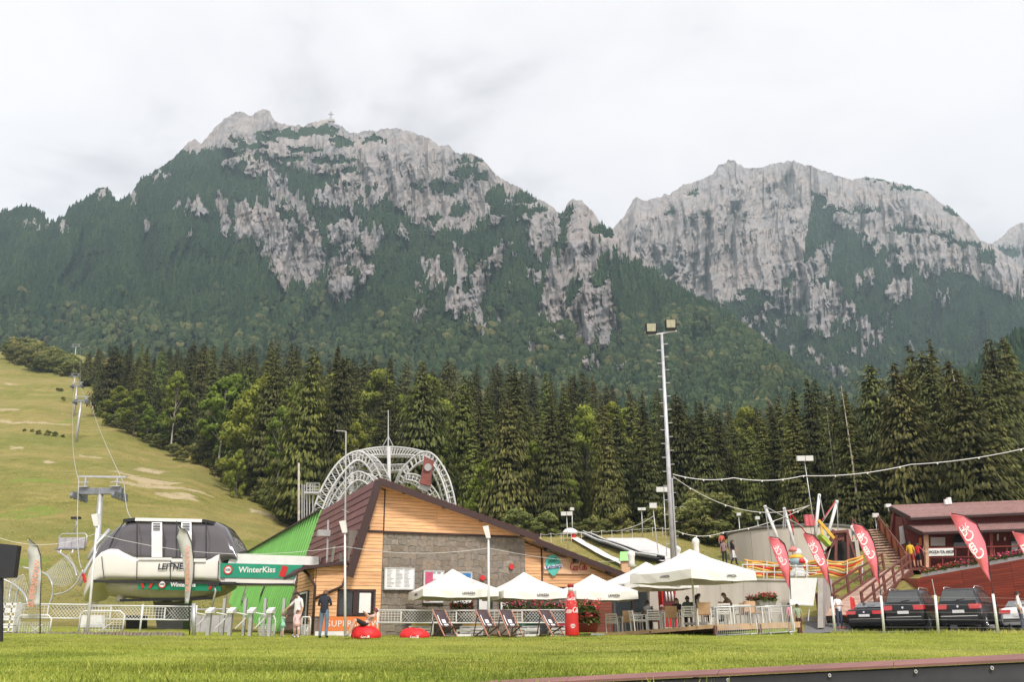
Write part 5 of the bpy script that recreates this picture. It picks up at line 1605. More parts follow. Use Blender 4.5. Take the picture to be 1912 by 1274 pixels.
def low_gate(px0, px1, py0, py1, Y, label):
    a_, b_ = at(px0, py1, Y), at(px1, py1, Y)
    h_ = at(px0, py0, Y).z - a_.z
    t_ = thing('low_gate', label, 'gate', a_, 0, 'low white gates by the station')
    mb = MB()
    mb.tube([a_, a_ + UP * (h_ - 0.1), lerp(a_, b_, 0.08) + UP * h_, lerp(a_, b_, 0.9) + UP * h_, b_ + UP * (h_ - 0.15), b_], 0.035, 6)
    mb.tube([lerp(a_, b_, 0.4), lerp(a_, b_, 0.75) + UP * h_ * 0.5, lerp(a_, b_, 0.4) + UP * h_ * 0.5, lerp(a_, b_, 0.7)], 0.025, 5)
    mb.build('frame', m_whsteel, t_, True)
    g_ = MB()
    for k in range(14):
        p = lerp(a_, b_, k / 13)
        g_.bar(p + UP * 0.05, p + UP * h_ * 0.6, 0.012)
    for k in range(6):
        g_.bar(a_ + UP * (0.05 + h_ * 0.11 * k), b_ + UP * (0.05 + h_ * 0.11 * k), 0.012)
    g_.build('mesh_panel', m_whsteel, t_)
low_gate(146, 228, 1142, 1184, 37.4, 'low white tubular gate in front of the railing beside the lamp post')
low_gate(30, 92, 1150, 1184, 37.4, 'low white tubular gate beside the crates')
MB_ = MB().prism([at(148, 1172, 37.9), at(190, 1172, 37.9), at(190, 1150, 37.9), at(148, 1150, 37.9)], (0, 0.3, 0))
tag(MB_.build('white_cabinet', white, None, origin=at(148, 1184, 37.9)), 'plain white cabinet behind the low tubular gate', 'cabinet')
def turnstile(px, Y, label):
    p = at(px, 1190, Y)
    t_ = thing('turnstile', label, 'turnstile', p, 0.0, 'turnstiles beside the green roof')
    MB().bar(p, p + UP * 0.95, 0.13, 0.22).build('body', m_galv, t_)
    MB().hexa([p + V(-0.13, -0.25, 0.93), p + V(0.13, -0.25, 0.93), p + V(0.13, 0.25, 0.93), p + V(-0.13, 0.25, 0.93), p + V(-0.13, -0.25, 1.02), p + V(0.13, -0.25, 1.02), p + V(0.13, 0.25, 1.18), p + V(-0.13, 0.25, 1.18)]).build('reader_head', m_whsteel, t_)
    ar = MB()
    for a in (0.6, -0.9):
        ar.tube([p + V(-0.1, 0, 0.86), p + V(-0.62, 0, 0.86 + 0.42 * a - 0.15)], 0.028, 6)
    ar.build('arm', m_whsteel, t_)
    q = p + V(0.42, 0.5, 0)
    MB().bar(q, q + UP * 1.55, 0.11, 0.15).build('post', m_galv, t_)
for k, px in enumerate((388, 428, 466, 502)):
    turnstile(px, 38.4, 'grey tripod turnstile with tall post in the entry lane')
low_gate(482, 512, 1152, 1190, 38.5, 'low white gate panel between turnstiles and the lodge door')
low_gate(562, 578, 1153, 1190, 39.4, 'low white gate panel standing at the lodge door')
p_ = at(362, 1192, 38.2)
tag(MB().tube([p_, at(362, 1128, 38.2)], 0.09, 8).build('grey_post', m_galv, None, True, origin=p_), 'stout grey post at the end of the railing by the turnstiles', 'post')
# stone edging of the terrace on the left
ed = MB()
kerb = thing('stone_edging', 'low rough stone edging along the lawn in front of the railing', 'kerb', at(150, 1190, 37.2))
for k in range(52):
    px = 0 + k * 6.6
    c_ = at(px + 3, 1185.5 + random.uniform(-0.6, 0.6), 37.2)
    h_ = random.uniform(0.12, 0.2)
    w_ = 6.4 * mpp(37.2)
    j = [random.uniform(-0.02, 0.02) for _ in range(8)]
    MB().hexa([c_ + V(-w_ / 2 + j[0], -0.14, -0.15), c_ + V(w_ / 2 + j[1], -0.14, -0.15), c_ + V(w_ / 2, 0.14, -0.15), c_ + V(-w_ / 2, 0.14, -0.15), c_ + V(-w_ / 2 + 0.02, -0.1 + j[2], h_ / 2 + j[3]), c_ + V(w_ / 2 - 0.02, -0.1 + j[4], h_ / 2 + j[5]), c_ + V(w_ / 2 - 0.02, 0.12, h_ / 2), c_ + V(-w_ / 2 + 0.02, 0.12, h_ / 2)]).build('stone', m_stone, kerb)
# ---------------------------------------------------------------- slim lamp posts with string wire
def lamp_post(pb, pt, Y, label):
    a_, b_ = at(pb[0], pb[1], Y), at(pt[0], pt[1], Y)
    b_.x = lerp(b_.x, a_.x, 0.0)
    t_ = thing('lamp_post', label, 'lamp post', a_, 0, 'slim white lamp posts')
    MB().tube([a_ - UP * 0.2, lerp(a_, b_, 0.97)], [0.06, 0.04], 8).build('pole', m_whsteel, t_, True)
    q = lerp(a_, b_, 0.97)
    MB().hexa([q + V(-0.09, -0.1, -0.05), q + V(0.09, -0.1, -0.05), q + V(0.09, 0.1, 0.0), q + V(-0.09, 0.1, 0.0), q + V(-0.24, -0.16, 0.42), q + V(0.0, -0.16, 0.46), q + V(0.0, 0.12, 0.5), q + V(-0.24, 0.12, 0.46)]).build('lamp_head', white, t_)
    return q
l1 = lamp_post((163, 1186), (182, 975), 37.3, 'slim white lamp post in front of the station nose')
l2 = lamp_post((645, 1187), (644, 988), 37.6, 'slim white lamp post before the lodge window')
l3 = lamp_post((913, 1189), (912, 998), 37.6, 'slim white lamp post between the first two white parasols')
wire('string_wire', [at(-40, 988, 36), l1 - UP * 0.35, l2 - UP * 0.6], 0.008, 'thin white wire slung from the left past the station to the lodge', sag=0.55, group='wires between lamp posts', m_=white)
wire('string_wire', [l2 - UP * 0.6, l3 - UP * 0.45], 0.008, 'thin white wire slung across the stone wall between two lamp posts', sag=0.25, group='wires between lamp posts', m_=white)
wire('string_wire', [l3 - UP * 0.45, at(1181, 1046, 59)], 0.008, 'thin white wire slung from the lamp post past the gable sign', sag=0.3, group='wires between lamp posts', m_=white)
# ---------------------------------------------------------------- grey feather flags and black screen
m_fl = mat('pale_grey_flag', (0.48, 0.48, 0.43), 0.8, var=0.08)
m_fo = mat('salmon_print', (0.70, 0.30, 0.20), 0.8, var=0.05)
def feather(name, label, spine, width, m_, Y, group, pole_to, thick=0.012, rows=22, cat='flag'):
    """spine: pole pixels from top to bottom; width(t) pixels to the left of the pole"""
    t_ = thing(name, label, cat, at(pole_to[0], pole_to[1], Y), 0, group)
    sx = [p[0] for p in spine]
    sy = [p[1] for p in spine]
    L, Rr = [], []
    for k in range(rows + 1):
        f_ = k / rows
        yy = lerp(sy[0], sy[-1], f_)
        xx = float(np.interp(yy, sy, sx))
        wv = width(f_)
        L.append(at(xx - wv, yy, Y + 0.10 * sin(f_ * 9)))
        Rr.append(at(xx, yy, Y + 0.02 * sin(f_ * 9)))
    mid = [lerp(a_, b_, 0.5) + V(0, 0.05 * sin(k * 0.8), 0) for k, (a_, b_) in enumerate(zip(L, Rr))]
    mb = MB()
    mb.sheet([L, mid, Rr])
    o = mb.build('cloth', m_, t_, True)
    so_ = o.modifiers.new('thickness', 'SOLIDIFY')
    so_.thickness = thick
    MB().tube([at(x_, y_, Y) for x_, y_ in spine] + [at(pole_to[0], pole_to[1], Y)], [0.018] * len(spine) + [0.025], 6).build('pole', m_plastic_black, t_, True)
    return t_, o
sn = text_mesh('SUPERSNOW', 0.42, m_fo, 0.006, 0.006)
for (pxr, pt, pbm, lab) in ((76, 1008, 1132, 'pale grey feather flag with orange lettering in front of the nets'), (352, 984, 1128, 'pale grey feather flag with orange lettering in front of the station banner')):
    if pxr < 100:
        sp = [(54, pt), (70, pt + 12), (76, pt + 30), (77, pt + 70), (75, pbm)]
        wf = lambda f_: 3 + 20 * min(1, f_ * 6) if f_ < 0.9 else 22
        tk, cl = feather('feather_flag', lab, sp, wf, m_fl, 37.0, 'grey feather flags', (75, 1185))
        put_flat('lettering', sn, cl, at(64, 1090, 36.8), UP, V(-1, 0, 0)).scale = (0.75, 0.8, 1)
    else:
        sp = [(334, pt), (350, pt + 10), (358, pt + 30), (361, pt + 60), (360, pt + 100), (353, pbm)]
        wf = lambda f_: 2 + 22 * min(1, f_ * 8) * (1 - 0.72 * max(0, f_ - 0.25) / 0.75)
        tk, cl = feather('feather_flag', lab, sp, wf, m_fl, 37.0, 'grey feather flags', (354, 1186))
        put_flat('lettering', sn, cl, at(351, 1062, 36.8), UP + V(-0.10, 0, 0), V(-1, 0, 0)).scale = (0.75, 0.6, 1)
sc_ = thing('black_screen', 'black rectangular screen on a dark post at the lawn edge', 'screen', at(4, 1200, 30))
MB().prism([at(-40, 1082, 30), at(25, 1079, 30), at(33, 1019, 30), at(-40, 1012, 30)], (0, 0.25, 0)).build('panel', m_plastic_black, sc_)
MB().bar(at(2, 1205, 30.3), at(3, 1080, 30.3), 0.09).build('post', m_plastic_black, sc_)
def sub(fn, pairs):
    s=open(fn).read()
    for a,b in pairs:
        if a not in s: print('MISSING',fn,a[:70])
        s=s.replace(a,b)
    open(fn,'w').write(s)
# ---------------------------------------------------------------- white parasols
m_canvas = mat('white_canvas', (0.80, 0.78, 0.73), 0.85, var=0.05, scale=1.2)
def parasol(label, pa, eave, Y, side, rot, foot_y, th=0.30, group='large white parasols', crank=True):
    ap = at(pa[0], pa[1], Y)
    ez = at(pa[0], eave, Y).z
    gz_ = at(pa[0], foot_y, Y).z
    t_ = thing('parasol', label, 'parasol', (ap.x, ap.y, gz_), radians(rot), group)
    H_, E_ = ap.z - gz_, ez - gz_
    h = side / 2
    cs = [(-h, -h), (h, -h), (h, h), (-h, h)]
    n = 6
    vr_ = 0.26
    for k in range(4):
        a_, b_ = Vector((*cs[k], 0)), Vector((*cs[(k + 1) % 4], 0))
        rows = []
        for i in range(n + 1):
            f_ = lerp(vr_ * 0.8, 1, i / n)
            row = []
            for j in range(n + 1):
                s_ = j / n
                p = lerp(a_, b_, s_) * f_
                z_ = lerp(H_ - 0.10, E_, f_) - 0.07 * sin(pi * s_) * f_ * f_ - 0.02 * sin(pi * f_)
                row.append((p.x, p.y, z_))
            rows.append(row)
        mb = MB()
        mb.sheet(rows)
        o = mb.build('canopy_panel', m_canvas, t_, True, local=True)
        o.modifiers.new('thickness', 'SOLIDIFY').thickness = 0.01
        mb = MB()
        up_, lo_ = [], []
        for j in range(n + 1):
            s_ = j / n
            p = lerp(a_, b_, s_)
            z_ = E_ - 0.07 * sin(pi * s_)
            up_.append((p.x, p.y, z_))
            w_ = 0.012 * sin(j * 2.4)
            lo_.append((p.x * (1 + w_), p.y * (1 + w_), z_ - th - 0.01 * cos(j * 3)))
        mb.sheet([up_, lo_])
        o = mb.build('valance', m_canvas, t_, False, local=True)
        o.modifiers.new('thickness', 'SOLIDIFY').thickness = 0.008
        nrm = (b_ - a_).cross(UP).normalized()
        m_ = (a_ + b_) / 2
        xd = (b_ - a_).normalized()
        lo = obj_from_mesh('lettering', lav_me, t_)
        lo.matrix_basis = frame_mat(Vector((m_.x, m_.y, E_ - th * 0.62)) + xd * side * 0.1 + nrm * 0.06, xd, UP) @ Matrix.Diagonal((0.74, 0.74, 1, 1))
    mb = MB()
    top = [(0, 0, H_)]
    ring = [(c_[0] * vr_ * 1.25, c_[1] * vr_ * 1.25, lerp(H_ - 0.16, E_, vr_ * 1.25) + 0.03) for c_ in cs]
    mb.add(top + ring, [(0, 1, 2), (0, 2, 3), (0, 3, 4), (0, 4, 1)])
    o = mb.build('vent_cap', m_canvas, t_, local=True)
    o.modifiers.new('thickness', 'SOLIDIFY').thickness = 0.012
    MB().tube([(0, 0, 0), (0, 0, H_ - 0.02)], 0.045, 8).build('pole', m_whsteel, t_, True, local=True)
    for k in range(8):
        f_ = cs[k // 2] if k % 2 == 0 else tuple((cs[k // 2][i] + cs[(k // 2 + 1) % 4][i]) / 2 for i in (0, 1))
        MB().bar((0, 0, H_ - 0.22), (f_[0] * 0.98, f_[1] * 0.98, E_ - 0.05), 0.03).build('rib', m_whsteel, t_, local=True)
    MB().box((0, 0, 0.05), (0.7, 0.7, 0.1)).build('base', m_galv, t_, local=True)
    if crank:
        MB().bar((h * 0.25, -h * 0.98, E_ - th - 0.16), (h * 0.25, -h * 0.98, E_ - th * 0.8), 0.03).build('tie', m_plastic_black, t_, local=True)
parasol('white parasol nearest the stone wall posters', (845, 1063), 1104, 40.0, 3.25, 17, 1189)
parasol('white parasol between the second lamp post and the bottle', (978, 1069), 1107, 40.6, 2.95, 20, 1189)
parasol('white parasol directly behind the giant bottle', (1106, 1073), 1107, 41.2, 2.95, 20, 1188, 0.34)
parasol('white parasol half hidden behind the big terrace parasol', (1206, 1050), 1090, 42.5, 3.3, 28, 1180, 0.26)
parasol('biggest white parasol over the raised wooden terrace', (1288, 1026), 1071, 38.6, 3.7, 33.5, 1168, 0.36)
for (px, pt, pb, Y, lab) in ((1301, 1004, 1040, 62, 'folded white parasol on the grass behind the terrace'), (1180, 1028, 1062, 60, 'folded white parasol near the small green-roofed hut'), (1266, 1020, 1050, 61, 'folded white parasol at the foot of the tall mast')):
    a_, b_ = at(px, pb, Y), at(px, pt, Y)
    t_ = thing('folded_parasol', lab, 'parasol', a_, 0, 'folded parasols')
    h_ = (b_ - a_).length
    MB().lathe([(0.08, 0.05 * h_), (0.26, 0.10 * h_), (0.20, 0.35 * h_), (0.22, 0.62 * h_), (0.27, 0.74 * h_), (0.24, 0.88 * h_), (0.10, 0.97 * h_), (0.02, h_)], 9, a_, 1, 0.8).build('cloth', m_canvas, t_, True)
    MB().tube([a_ - UP * 1.5, a_ + UP * h_ * 0.95], 0.05, 6).build('pole', m_whsteel, t_, True)
# ---------------------------------------------------------------- deckchairs, beanbags, giant bottle
m_dcwood = mat('salmon_wood', (0.52, 0.24, 0.15), 0.6, var=0.15)
m_dcdark = mat('dark_wood', (0.07, 0.03, 0.02), 0.6, var=0.15)
m_sling = mat('plum_sling', (0.075, 0.05, 0.06), 0.85, var=0.15)
def deckchair(px, Y, rz, label, i):
    p = at(px, 1189, Y)
    t_ = thing('deckchair', label, 'deckchair', p, radians(rz), 'deckchairs on the lawn')
    tb, tf = (0.42, 1.02), (-0.48, 0.0)
    for s in (-1, 1):
        MB().bar((0.29 * s, tb[0], tb[1]), (0.29 * s, tf[0], tf[1]), 0.045, 0.03, (1, 0, 0)).build('long_rail', m_dcwood, t_, local=True)
        MB().bar((0.25 * s, 0.52, 0.0), (0.25 * s, -0.40, 0.36), 0.045, 0.03, (1, 0, 0)).build('seat_rail', m_dcdark, t_, local=True)
        MB().bar((0.33 * s, 0.24, 0.80), (0.33 * s, 0.50, 0.02), 0.035, 0.03, (1, 0, 0)).build('prop', m_dcdark, t_, local=True)
    for q in ((tb[0], tb[1] - 0.02), (-0.42, 0.36), (0.5, 0.02), (-0.44, 0.05)):
        MB().bar((-0.3, q[0], q[1]), (0.3, q[0], q[1]), 0.035).build('crossbar', m_dcdark, t_, local=True)
    rows = []
    for k in range(11):
        f_ = k / 10
        y_ = lerp(tb[0], -0.42, f_)
        z_ = lerp(tb[1] - 0.02, 0.36, f_) - 0.20 * sin(pi * f_ ** 1.4)
        rows.append([(-0.24, y_, z_), (0, y_, z_ - 0.02), (0.24, y_, z_)])
    mb = MB()
    mb.sheet(rows)
    o = mb.build('sling', m_sling, t_, True, local=True)
    o.modifiers.new('thickness', 'SOLIDIFY').thickness = 0.008
    pr = MB()
    for (x_, w_, f0, f1) in ((-0.17, 0.04, 0.2, 0.62), (0.02, 0.17, 0.36, 0.5), (0.05, 0.2, 0.54, 0.62), (0.0, 0.14, 0.66, 0.74)):
        rr = []
        for k in range(5):
            f_ = lerp(f0, f1, k / 4)
            y_ = lerp(tb[0], -0.42, f_)
            z_ = lerp(tb[1] - 0.02, 0.36, f_) - 0.20 * sin(pi * f_ ** 1.4) + 0.01
            rr.append([(x_ - w_ / 2, y_ - 0.012, z_), (x_ + w_ / 2, y_ - 0.012, z_)])
        pr.sheet(rr)
    pr.build('white_print', white, o, local=True)
for i, (px, rz, lab) in enumerate(((829, 38, 'dark sling deckchair beside the beanbag on the lawn'), (910, 36, 'dark sling deckchair right beside the second lamp post'), (953, 30, 'dark sling deckchair between two other deckchairs'), (1029, 38, 'dark sling deckchair next to the giant bottle'))):
    deckchair(px, 37.0, rz, lab, i)
def beanbag(px, py, Y, w_, h_, label, rz=0.0):
    p = at(px, py, Y)
    t_ = thing('beanbag', label, 'beanbag', p, rz, 'red beanbags on the lawn')
    bm = bmesh.new()
    bmesh.ops.create_icosphere(bm, subdivisions=4, radius=1.0)
    for v in bm.verts:
        x, y, z = v.co
        z2 = z * (0.55 if z < 0 else 1.0)
        wr = 0.03 * sin(9 * x + 4 * z) * cos(7 * y) + 0.02 * sin(23 * x - 11 * y)
        back = 0.35 * max(0, -x) * max(0, z)
        v.co = Vector((x * w_ / 2 * (1 + wr), y * 0.42 * (1 + wr), (z2 * (1 + wr) + back + 0.42) * h_ * 0.62))
        if v.co.z < 0:
            v.co.z *= 0.15
    me = bpy.data.meshes.new('cushion')
    bm.to_mesh(me)
    bm.free()
    me.materials.append(mat('red_beanbag_cloth', (0.62, 0.012, 0.014), 0.6, var=0.12, scale=3))
    me.polygons.foreach_set('use_smooth', [True] * len(me.polygons))
    obj_from_mesh('cushion', me, t_)
    mb = MB()
    mb.tube([(w_ * 0.46 * cos(a / 12 * 2 * pi), 0.43 * sin(a / 12 * 2 * pi), h_ * 0.3) for a in range(12)], 0.012, 4, True, True)
    mb.build('seam', m_red, t_, local=True)
    put_flat('lettering', cola_white, t_, p + V(0.05, -0.43, h_ * 0.22), V(1, 0, 0), UP + V(0, 0.25, 0)).scale = (0.09, 0.09, 1)
beanbag(683, 1197, 35.6, 1.15, 0.62, 'plump red beanbag with a person leaning on it')
beanbag(774, 1196, 35.8, 1.15, 0.50, 'flattened empty red beanbag on the lawn', 0.0)
bo = at(1068.5, 1188, 36.8)
bott = thing('giant_bottle', 'giant red promotional bottle with white script lettering on the lawn', 'bottle', bo)
prof = [(0.26, 0.0), (0.275, 0.04), (0.275, 0.30), (0.265, 0.70), (0.26, 0.80), (0.262, 0.95), (0.25, 1.10), (0.225, 1.25), (0.185, 1.42), (0.14, 1.58), (0.115, 1.68)]
MB().lathe(prof, 28).build('body', m_red, bott, True, local=True)
MB().lathe([(0.112, 1.68), (0.105, 1.86)], 20).build('neck', mat('pale_glass', (0.62, 0.60, 0.58), 0.2, var=0.1), bott, True, local=True)
MB().lathe([(0.118, 1.86), (0.13, 1.89), (0.13, 1.95), (0.11, 1.98)], 20).build('cap', mat('dark_red_cap', (0.30, 0.012, 0.015), 0.4), bott, True, local=True)
def wrap_script(z0, sc, a0, rfun):
    me_ = cola_white.copy()
    for v in me_.vertices:
        x, y = v.co.x * sc, v.co.y * sc
        r = rfun(z0 + y) + 0.006
        a = a0 + x / r
        v.co = Vector((r * sin(a), -r * cos(a), z0 + y))
    return obj_from_mesh('lettering', me_, bott)
rf = lambda z: float(np.interp(z, [p[1] for p in prof], [p[0] for p in prof]))
wrap_script(0.96, 0.20, 0.05, rf)
wrap_script(1.40, 0.11, 0.0, rf)
for (z_, w_) in ((0.42, 0.16), (0.36, 0.2), (0.30, 0.12)):
    MB().box((0.02, -0.277, z_), (w_, 0.012, 0.03)).build('small_print', white, bott, local=True)
bub = MB()
for k in range(46):
    a, z_ = random.uniform(-1.3, 1.3), random.uniform(1.12, 1.66)
    r = rf(z_) + 0.004
    bub.tube([(r * sin(a), -r * cos(a), z_), ((r + 0.004) * sin(a), -(r + 0.004) * cos(a), z_)], random.uniform(0.008, 0.022), 6)
o = bub.build('bubble_print', mat('pale_pink_print', (0.75, 0.35, 0.33), 0.5), bott, local=True)
o['kind'] = 'stuff'
# ---------------------------------------------------------------- flowers
m_pink = leaf_mat('pink_blossom', (0.42, 0.03, 0.06), (0.66, 0.08, 0.12), (0.75, 0.25, 0.28), 0.2)
m_leafg = leaf_mat('geranium_leaves', (0.035, 0.06, 0.015), (0.08, 0.12, 0.03), (0.16, 0.2, 0.05), 0.2)
def flower_me(seed, L=0.9, W_=0.25, H_=0.5, nl=150, nb=110):
    g = np.random.default_rng(seed)
    out = []
    for (n, s, zlo, zhi) in ((nl, 0.06, 0.0, 0.8), (nb, 0.045, 0.35, 1.0)):
        C = np.stack([(g.random(n) - 0.5) * L, (g.random(n) - 0.5) * W_ * 1.6 - 0.04, (zlo + (zhi - zlo) * g.random(n)) * H_ * (0.75 + 0.25 * np.sin(g.random(n) * 6))], -1)
        U = g.normal(size=(n, 3)); U /= np.linalg.norm(U, axis=1)[:, None]
        W2 = g.normal(size=(n, 3)); W2 /= np.linalg.norm(W2, axis=1)[:, None]
        v, f = tri_cards(C, U * s, W2 * s)
        out.append((v, f, np.repeat(g.random(n), 4)))
    return np_mesh('leaves', out[0][0], out[0][1], m_leafg, {'tint': out[0][2]}), np_mesh('blossoms', out[1][0], out[1][1], m_pink, {'tint': out[1][2]})
FLW = [flower_me(500 + k) for k in range(3)]
def flower_box(p, label, group, boxm, rz=0.0, L=0.9, i=0, H_=1.0):
    t_ = thing('flower_box', label, 'flower box', p, rz, group)
    s = L / 0.9
    MB().hexa([(-L / 2 * 0.94, -0.1, 0), (L / 2 * 0.94, -0.1, 0), (L / 2 * 0.94, 0.1, 0), (-L / 2 * 0.94, 0.1, 0), (-L / 2, -0.13, 0.2), (L / 2, -0.13, 0.2), (L / 2, 0.13, 0.2), (-L / 2, 0.13, 0.2)]).build('box', boxm, t_, local=True)
    for me_ in FLW[i % 3]:
        o = obj_from_mesh('leaves' if me_.name.startswith('leaves') else 'blossoms', me_, t_, (0, 0, 0.16))
        o.scale = (s, 1.2, H_)
    return t_
m_brownbox = mat('brown_box', (0.10, 0.035, 0.025), 0.7)
for k, (px, py, Y) in enumerate(((862, 1146, 39.2), (960, 1146, 39.2), (1010, 1146, 39.2), (1050, 1147, 39.4))):
    flower_box(at(px, py, Y), 'pink geraniums in a brown box on the white railing', 'geranium boxes on the railing', m_brownbox, 0.05, 1.0, k, 0.8)
pt = at(1098, 1182, 38.2)
t_ = thing('flower_pot', 'big pot of tall pink geraniums beside the giant bottle', 'flower pot', pt)
MB().lathe([(0.36, 0), (0.46, 0.32), (0.48, 0.36), (0.40, 0.34)], 16).build('pot', mat('wine_red_pot', (0.16, 0.012, 0.02), 0.5), t_, True, local=True)
for k in range(7):
    for me_ in FLW[k % 3]:
        o = obj_from_mesh('leaves' if me_.name.startswith('leaves') else 'blossoms', me_, t_, (random.uniform(-0.2, 0.2), random.uniform(-0.2, 0.2), 0.3 + 0.1 * k), (0, 0, k))
        o.scale = (0.9, 2.0, 0.9)
# ---------------------------------------------------------------- raised wooden terrace
DA, DB, DC = at(1108, 1186, 41.5), at(1335, 1167, 37.2), at(1492, 1162, 40.2)
DD = DA + (DC - DB)
m_deck = mat('deck_boards', (0.50, 0.33, 0.19), 0.7, var=0.15, rnd=0.12)
deck = thing('wooden_terrace', 'raised wooden terrace deck with pale board edge and dark underside', 'terrace', (DB.x, DB.y, DB.z - 0.5))
nb = 18
for k in range(nb):
    a_, b_ = lerp(DB, DC, (k + 0.03) / nb), lerp(DB, DC, (k + 0.97) / nb)
    a2, b2 = lerp(DA, DD, (k + 0.03) / nb), lerp(DA, DD, (k + 0.97) / nb)
    q = [a2, a_, b_, b2]
    MB().hexa([p - UP * 0.04 for p in q] + q).build('board', m_deck, deck)
off_ = (DC - DB).normalized() * -0.05
MB().bar(DA + off_ - UP * 0.07, DB + off_ - UP * 0.07, 0.04, 0.15).build('edge_board', m_deck, deck)
off2 = (DA - DB).normalized() * -0.05
MB().bar(DB + off2 - UP * 0.12, DC + off2 - UP * 0.12, 0.04, 0.24).build('edge_board', m_deck, deck)
for f0 in (0.1, 0.35, 0.6, 0.85):
    MB().bar(lerp(DA, DD, f0) - UP * 0.14, lerp(DB, DC, f0) - UP * 0.14, 0.08, 0.18).build('joist', m_dcdark, deck)
for (p, h_) in ((DB, 0.62), (lerp(DB, DC, 0.5), 0.6), (DC, 0.6), (lerp(DA, DB, 0.5), 0.5), (DD, 0.6)):
    MB().bar(p - UP * (h_ + 0.3), p - UP * 0.05, 0.16).build('post', mat('maroon_post', (0.11, 0.03, 0.025), 0.6), deck)
def dk(px, t):
    """point on the deck in image column px; t moves back from the front edge"""
    best = None
    for k in range(241):
        f_ = k / 240
        p = lerp(DA, DB, f_) + (DC - DB) * t if True else None
        x_ = pix(p)[0]
        if best is None or abs(x_ - px) < best[0]:
            best = (abs(x_ - px), p)
    if best[0] > 3:
        for k in range(241):
            p = lerp(DB, DC, k / 240) + (DA - DB) * min(t, 0.9)
            x_ = pix(p)[0]
            if abs(x_ - px) < best[0]:
                best = (abs(x_ - px), p)
    return best[1] + UP * 0.002
m_weave = mat('tan_weave', (0.50, 0.31, 0.18), 0.8, var=0.15, scale=8)
def terrace_chair(p, rz, label, tan, z=0):
    t_ = thing('terrace_chair', label, 'chair', p, radians(rz), 'terrace chairs')
    for sx in (-1, 1):
        MB().bar((0.27 * sx, -0.26, 0), (0.27 * sx, -0.26, 0.64), 0.04).build('leg', white, t_, local=True)
        MB().bar((0.27 * sx, 0.26, 0), (0.27 * sx, 0.30, 0.66), 0.04).build('leg', white, t_, local=True)
        MB().bar((0.27 * sx, -0.28, 0.65), (0.27 * sx, 0.3, 0.65), 0.05, 0.03).build('armrest', white, t_, local=True)
    MB().box((0, 0, 0.43), (0.52, 0.52, 0.05)).build('seat', m_weave if tan else white, t_, local=True)
    if tan:
        MB().hexa([(-0.25, 0.24, 0.44), (0.25, 0.24, 0.44), (0.25, 0.28, 0.44), (-0.25, 0.28, 0.44), (-0.26, 0.32, 0.9), (0.26, 0.32, 0.9), (0.26, 0.36, 0.9), (-0.26, 0.36, 0.9)]).build('backrest', m_weave, t_, local=True)
    else:
        for k in range(4):
            z_ = 0.5 + k * 0.1
            MB().box((0, 0.28 + k * 0.015, z_), (0.5, 0.025, 0.055)).build('back_slat', white, t_, local=True)
        for sx in (-1, 1):
            MB().bar((0.25 * sx, 0.27, 0.44), (0.25 * sx, 0.34, 0.84), 0.035).build('back_post', white, t_, local=True)
def terrace_table(p, rz, label):
    t_ = thing('terrace_table', label, 'table', p, radians(rz), 'terrace tables')
    MB().box((0, 0, 0.735), (0.9, 0.8, 0.04)).build('table_top', white, t_, local=True)
    for sx in (-1, 1):
        for sy in (-1, 1):
            MB().bar((0.4 * sx, 0.35 * sy, 0), (0.4 * sx, 0.35 * sy, 0.72), 0.045).build('leg', white, t_, local=True)
    MB().box((0, -0.35, 0.69), (0.8, 0.03, 0.05)).box((0, 0.35, 0.69), (0.8, 0.03, 0.05)).build('apron', white, t_, local=True)
CH = [(1147, 0.08, 155, 0), (1171, 0.1, 190, 1), (1196, 0.25, 20, 0), (1222, 0.1, 170, 0), (1251, 0.07, 185, 1), (1284, 0.08, 180, 0), (1315, 0.05, 175, 1), (1352, 0.08, 175, 0), (1390, 0.2, 185, 1), (1415, 0.12, 150, 0), (1450, 0.15, 165, 0), (1235, 0.55, 20, 1), (1330, 0.5, 0, 0), (1440, 0.45, 10, 1), (1190, 0.6, 100, 0), (1470, 0.3, 200, 0)]
for i, (px, t0, rz, tan) in enumerate(CH):
    terrace_chair(dk(px, t0), rz, 'white terrace armchair with tan woven back on the deck' if tan else 'white terrace armchair with slatted back on the deck', tan)
for (px, t0, rz) in ((1175, 0.38, 25), (1262, 0.35, 25), (1335, 0.3, 20), (1378, 0.34, 20), (1432, 0.3, 15)):
    terrace_table(dk(px, t0), rz, 'white square table on the raised terrace')
for k, px in enumerate((1415, 1440, 1462)):
    flower_box(dk(px, 0.62) + UP * 0.72, 'red geraniums in a white box at the back of the terrace', 'geranium boxes at the terrace back', white, 0.2, 0.8, k, 0.8)
# crowd barrier in front of the terrace corner
m_bar = mat('barrier_steel', (0.48, 0.50, 0.52), 0.35, 0.6, var=0.1)
def barrier(a_, b_, h_, label):
    t_ = thing('crowd_barrier', label, 'barrier', a_, 0, 'crowd barriers at the terrace corner')
    mb = MB()
    lo, hi = 0.16, h_
    mb.tube([a_ + UP * lo, b_ + UP * lo, b_ + UP * hi, a_ + UP * hi], 0.026, 6, True, True)
    mb.build('frame', m_bar, t_, True)
    n = 22
    for k in range(1, n):
        p = lerp(a_, b_, k / n)
        MB().bar(p + UP * lo, p + UP * hi, 0.014).build('bar', m_bar, t_)
    d = (b_ - a_).normalized()
    nn = V(-d.y, d.x, 0)
    for f_ in (0.25, 0.8):
        p = lerp(a_, b_, f_)
        MB().tube([p + UP * lo, p + UP * lo - nn * 0.12, p - nn * 0.32 + UP * 0.01], 0.024, 5).build('foot', m_bar, t_, True)
B0, B1, B2 = at(1338, 1196, 36.3), at(1418, 1192, 36.9), at(1485, 1188, 37.5)
barrier(B0, B1 - V(0.06, 0, 0), 1.22, 'grey steel crowd barrier at the maroon post of the terrace')
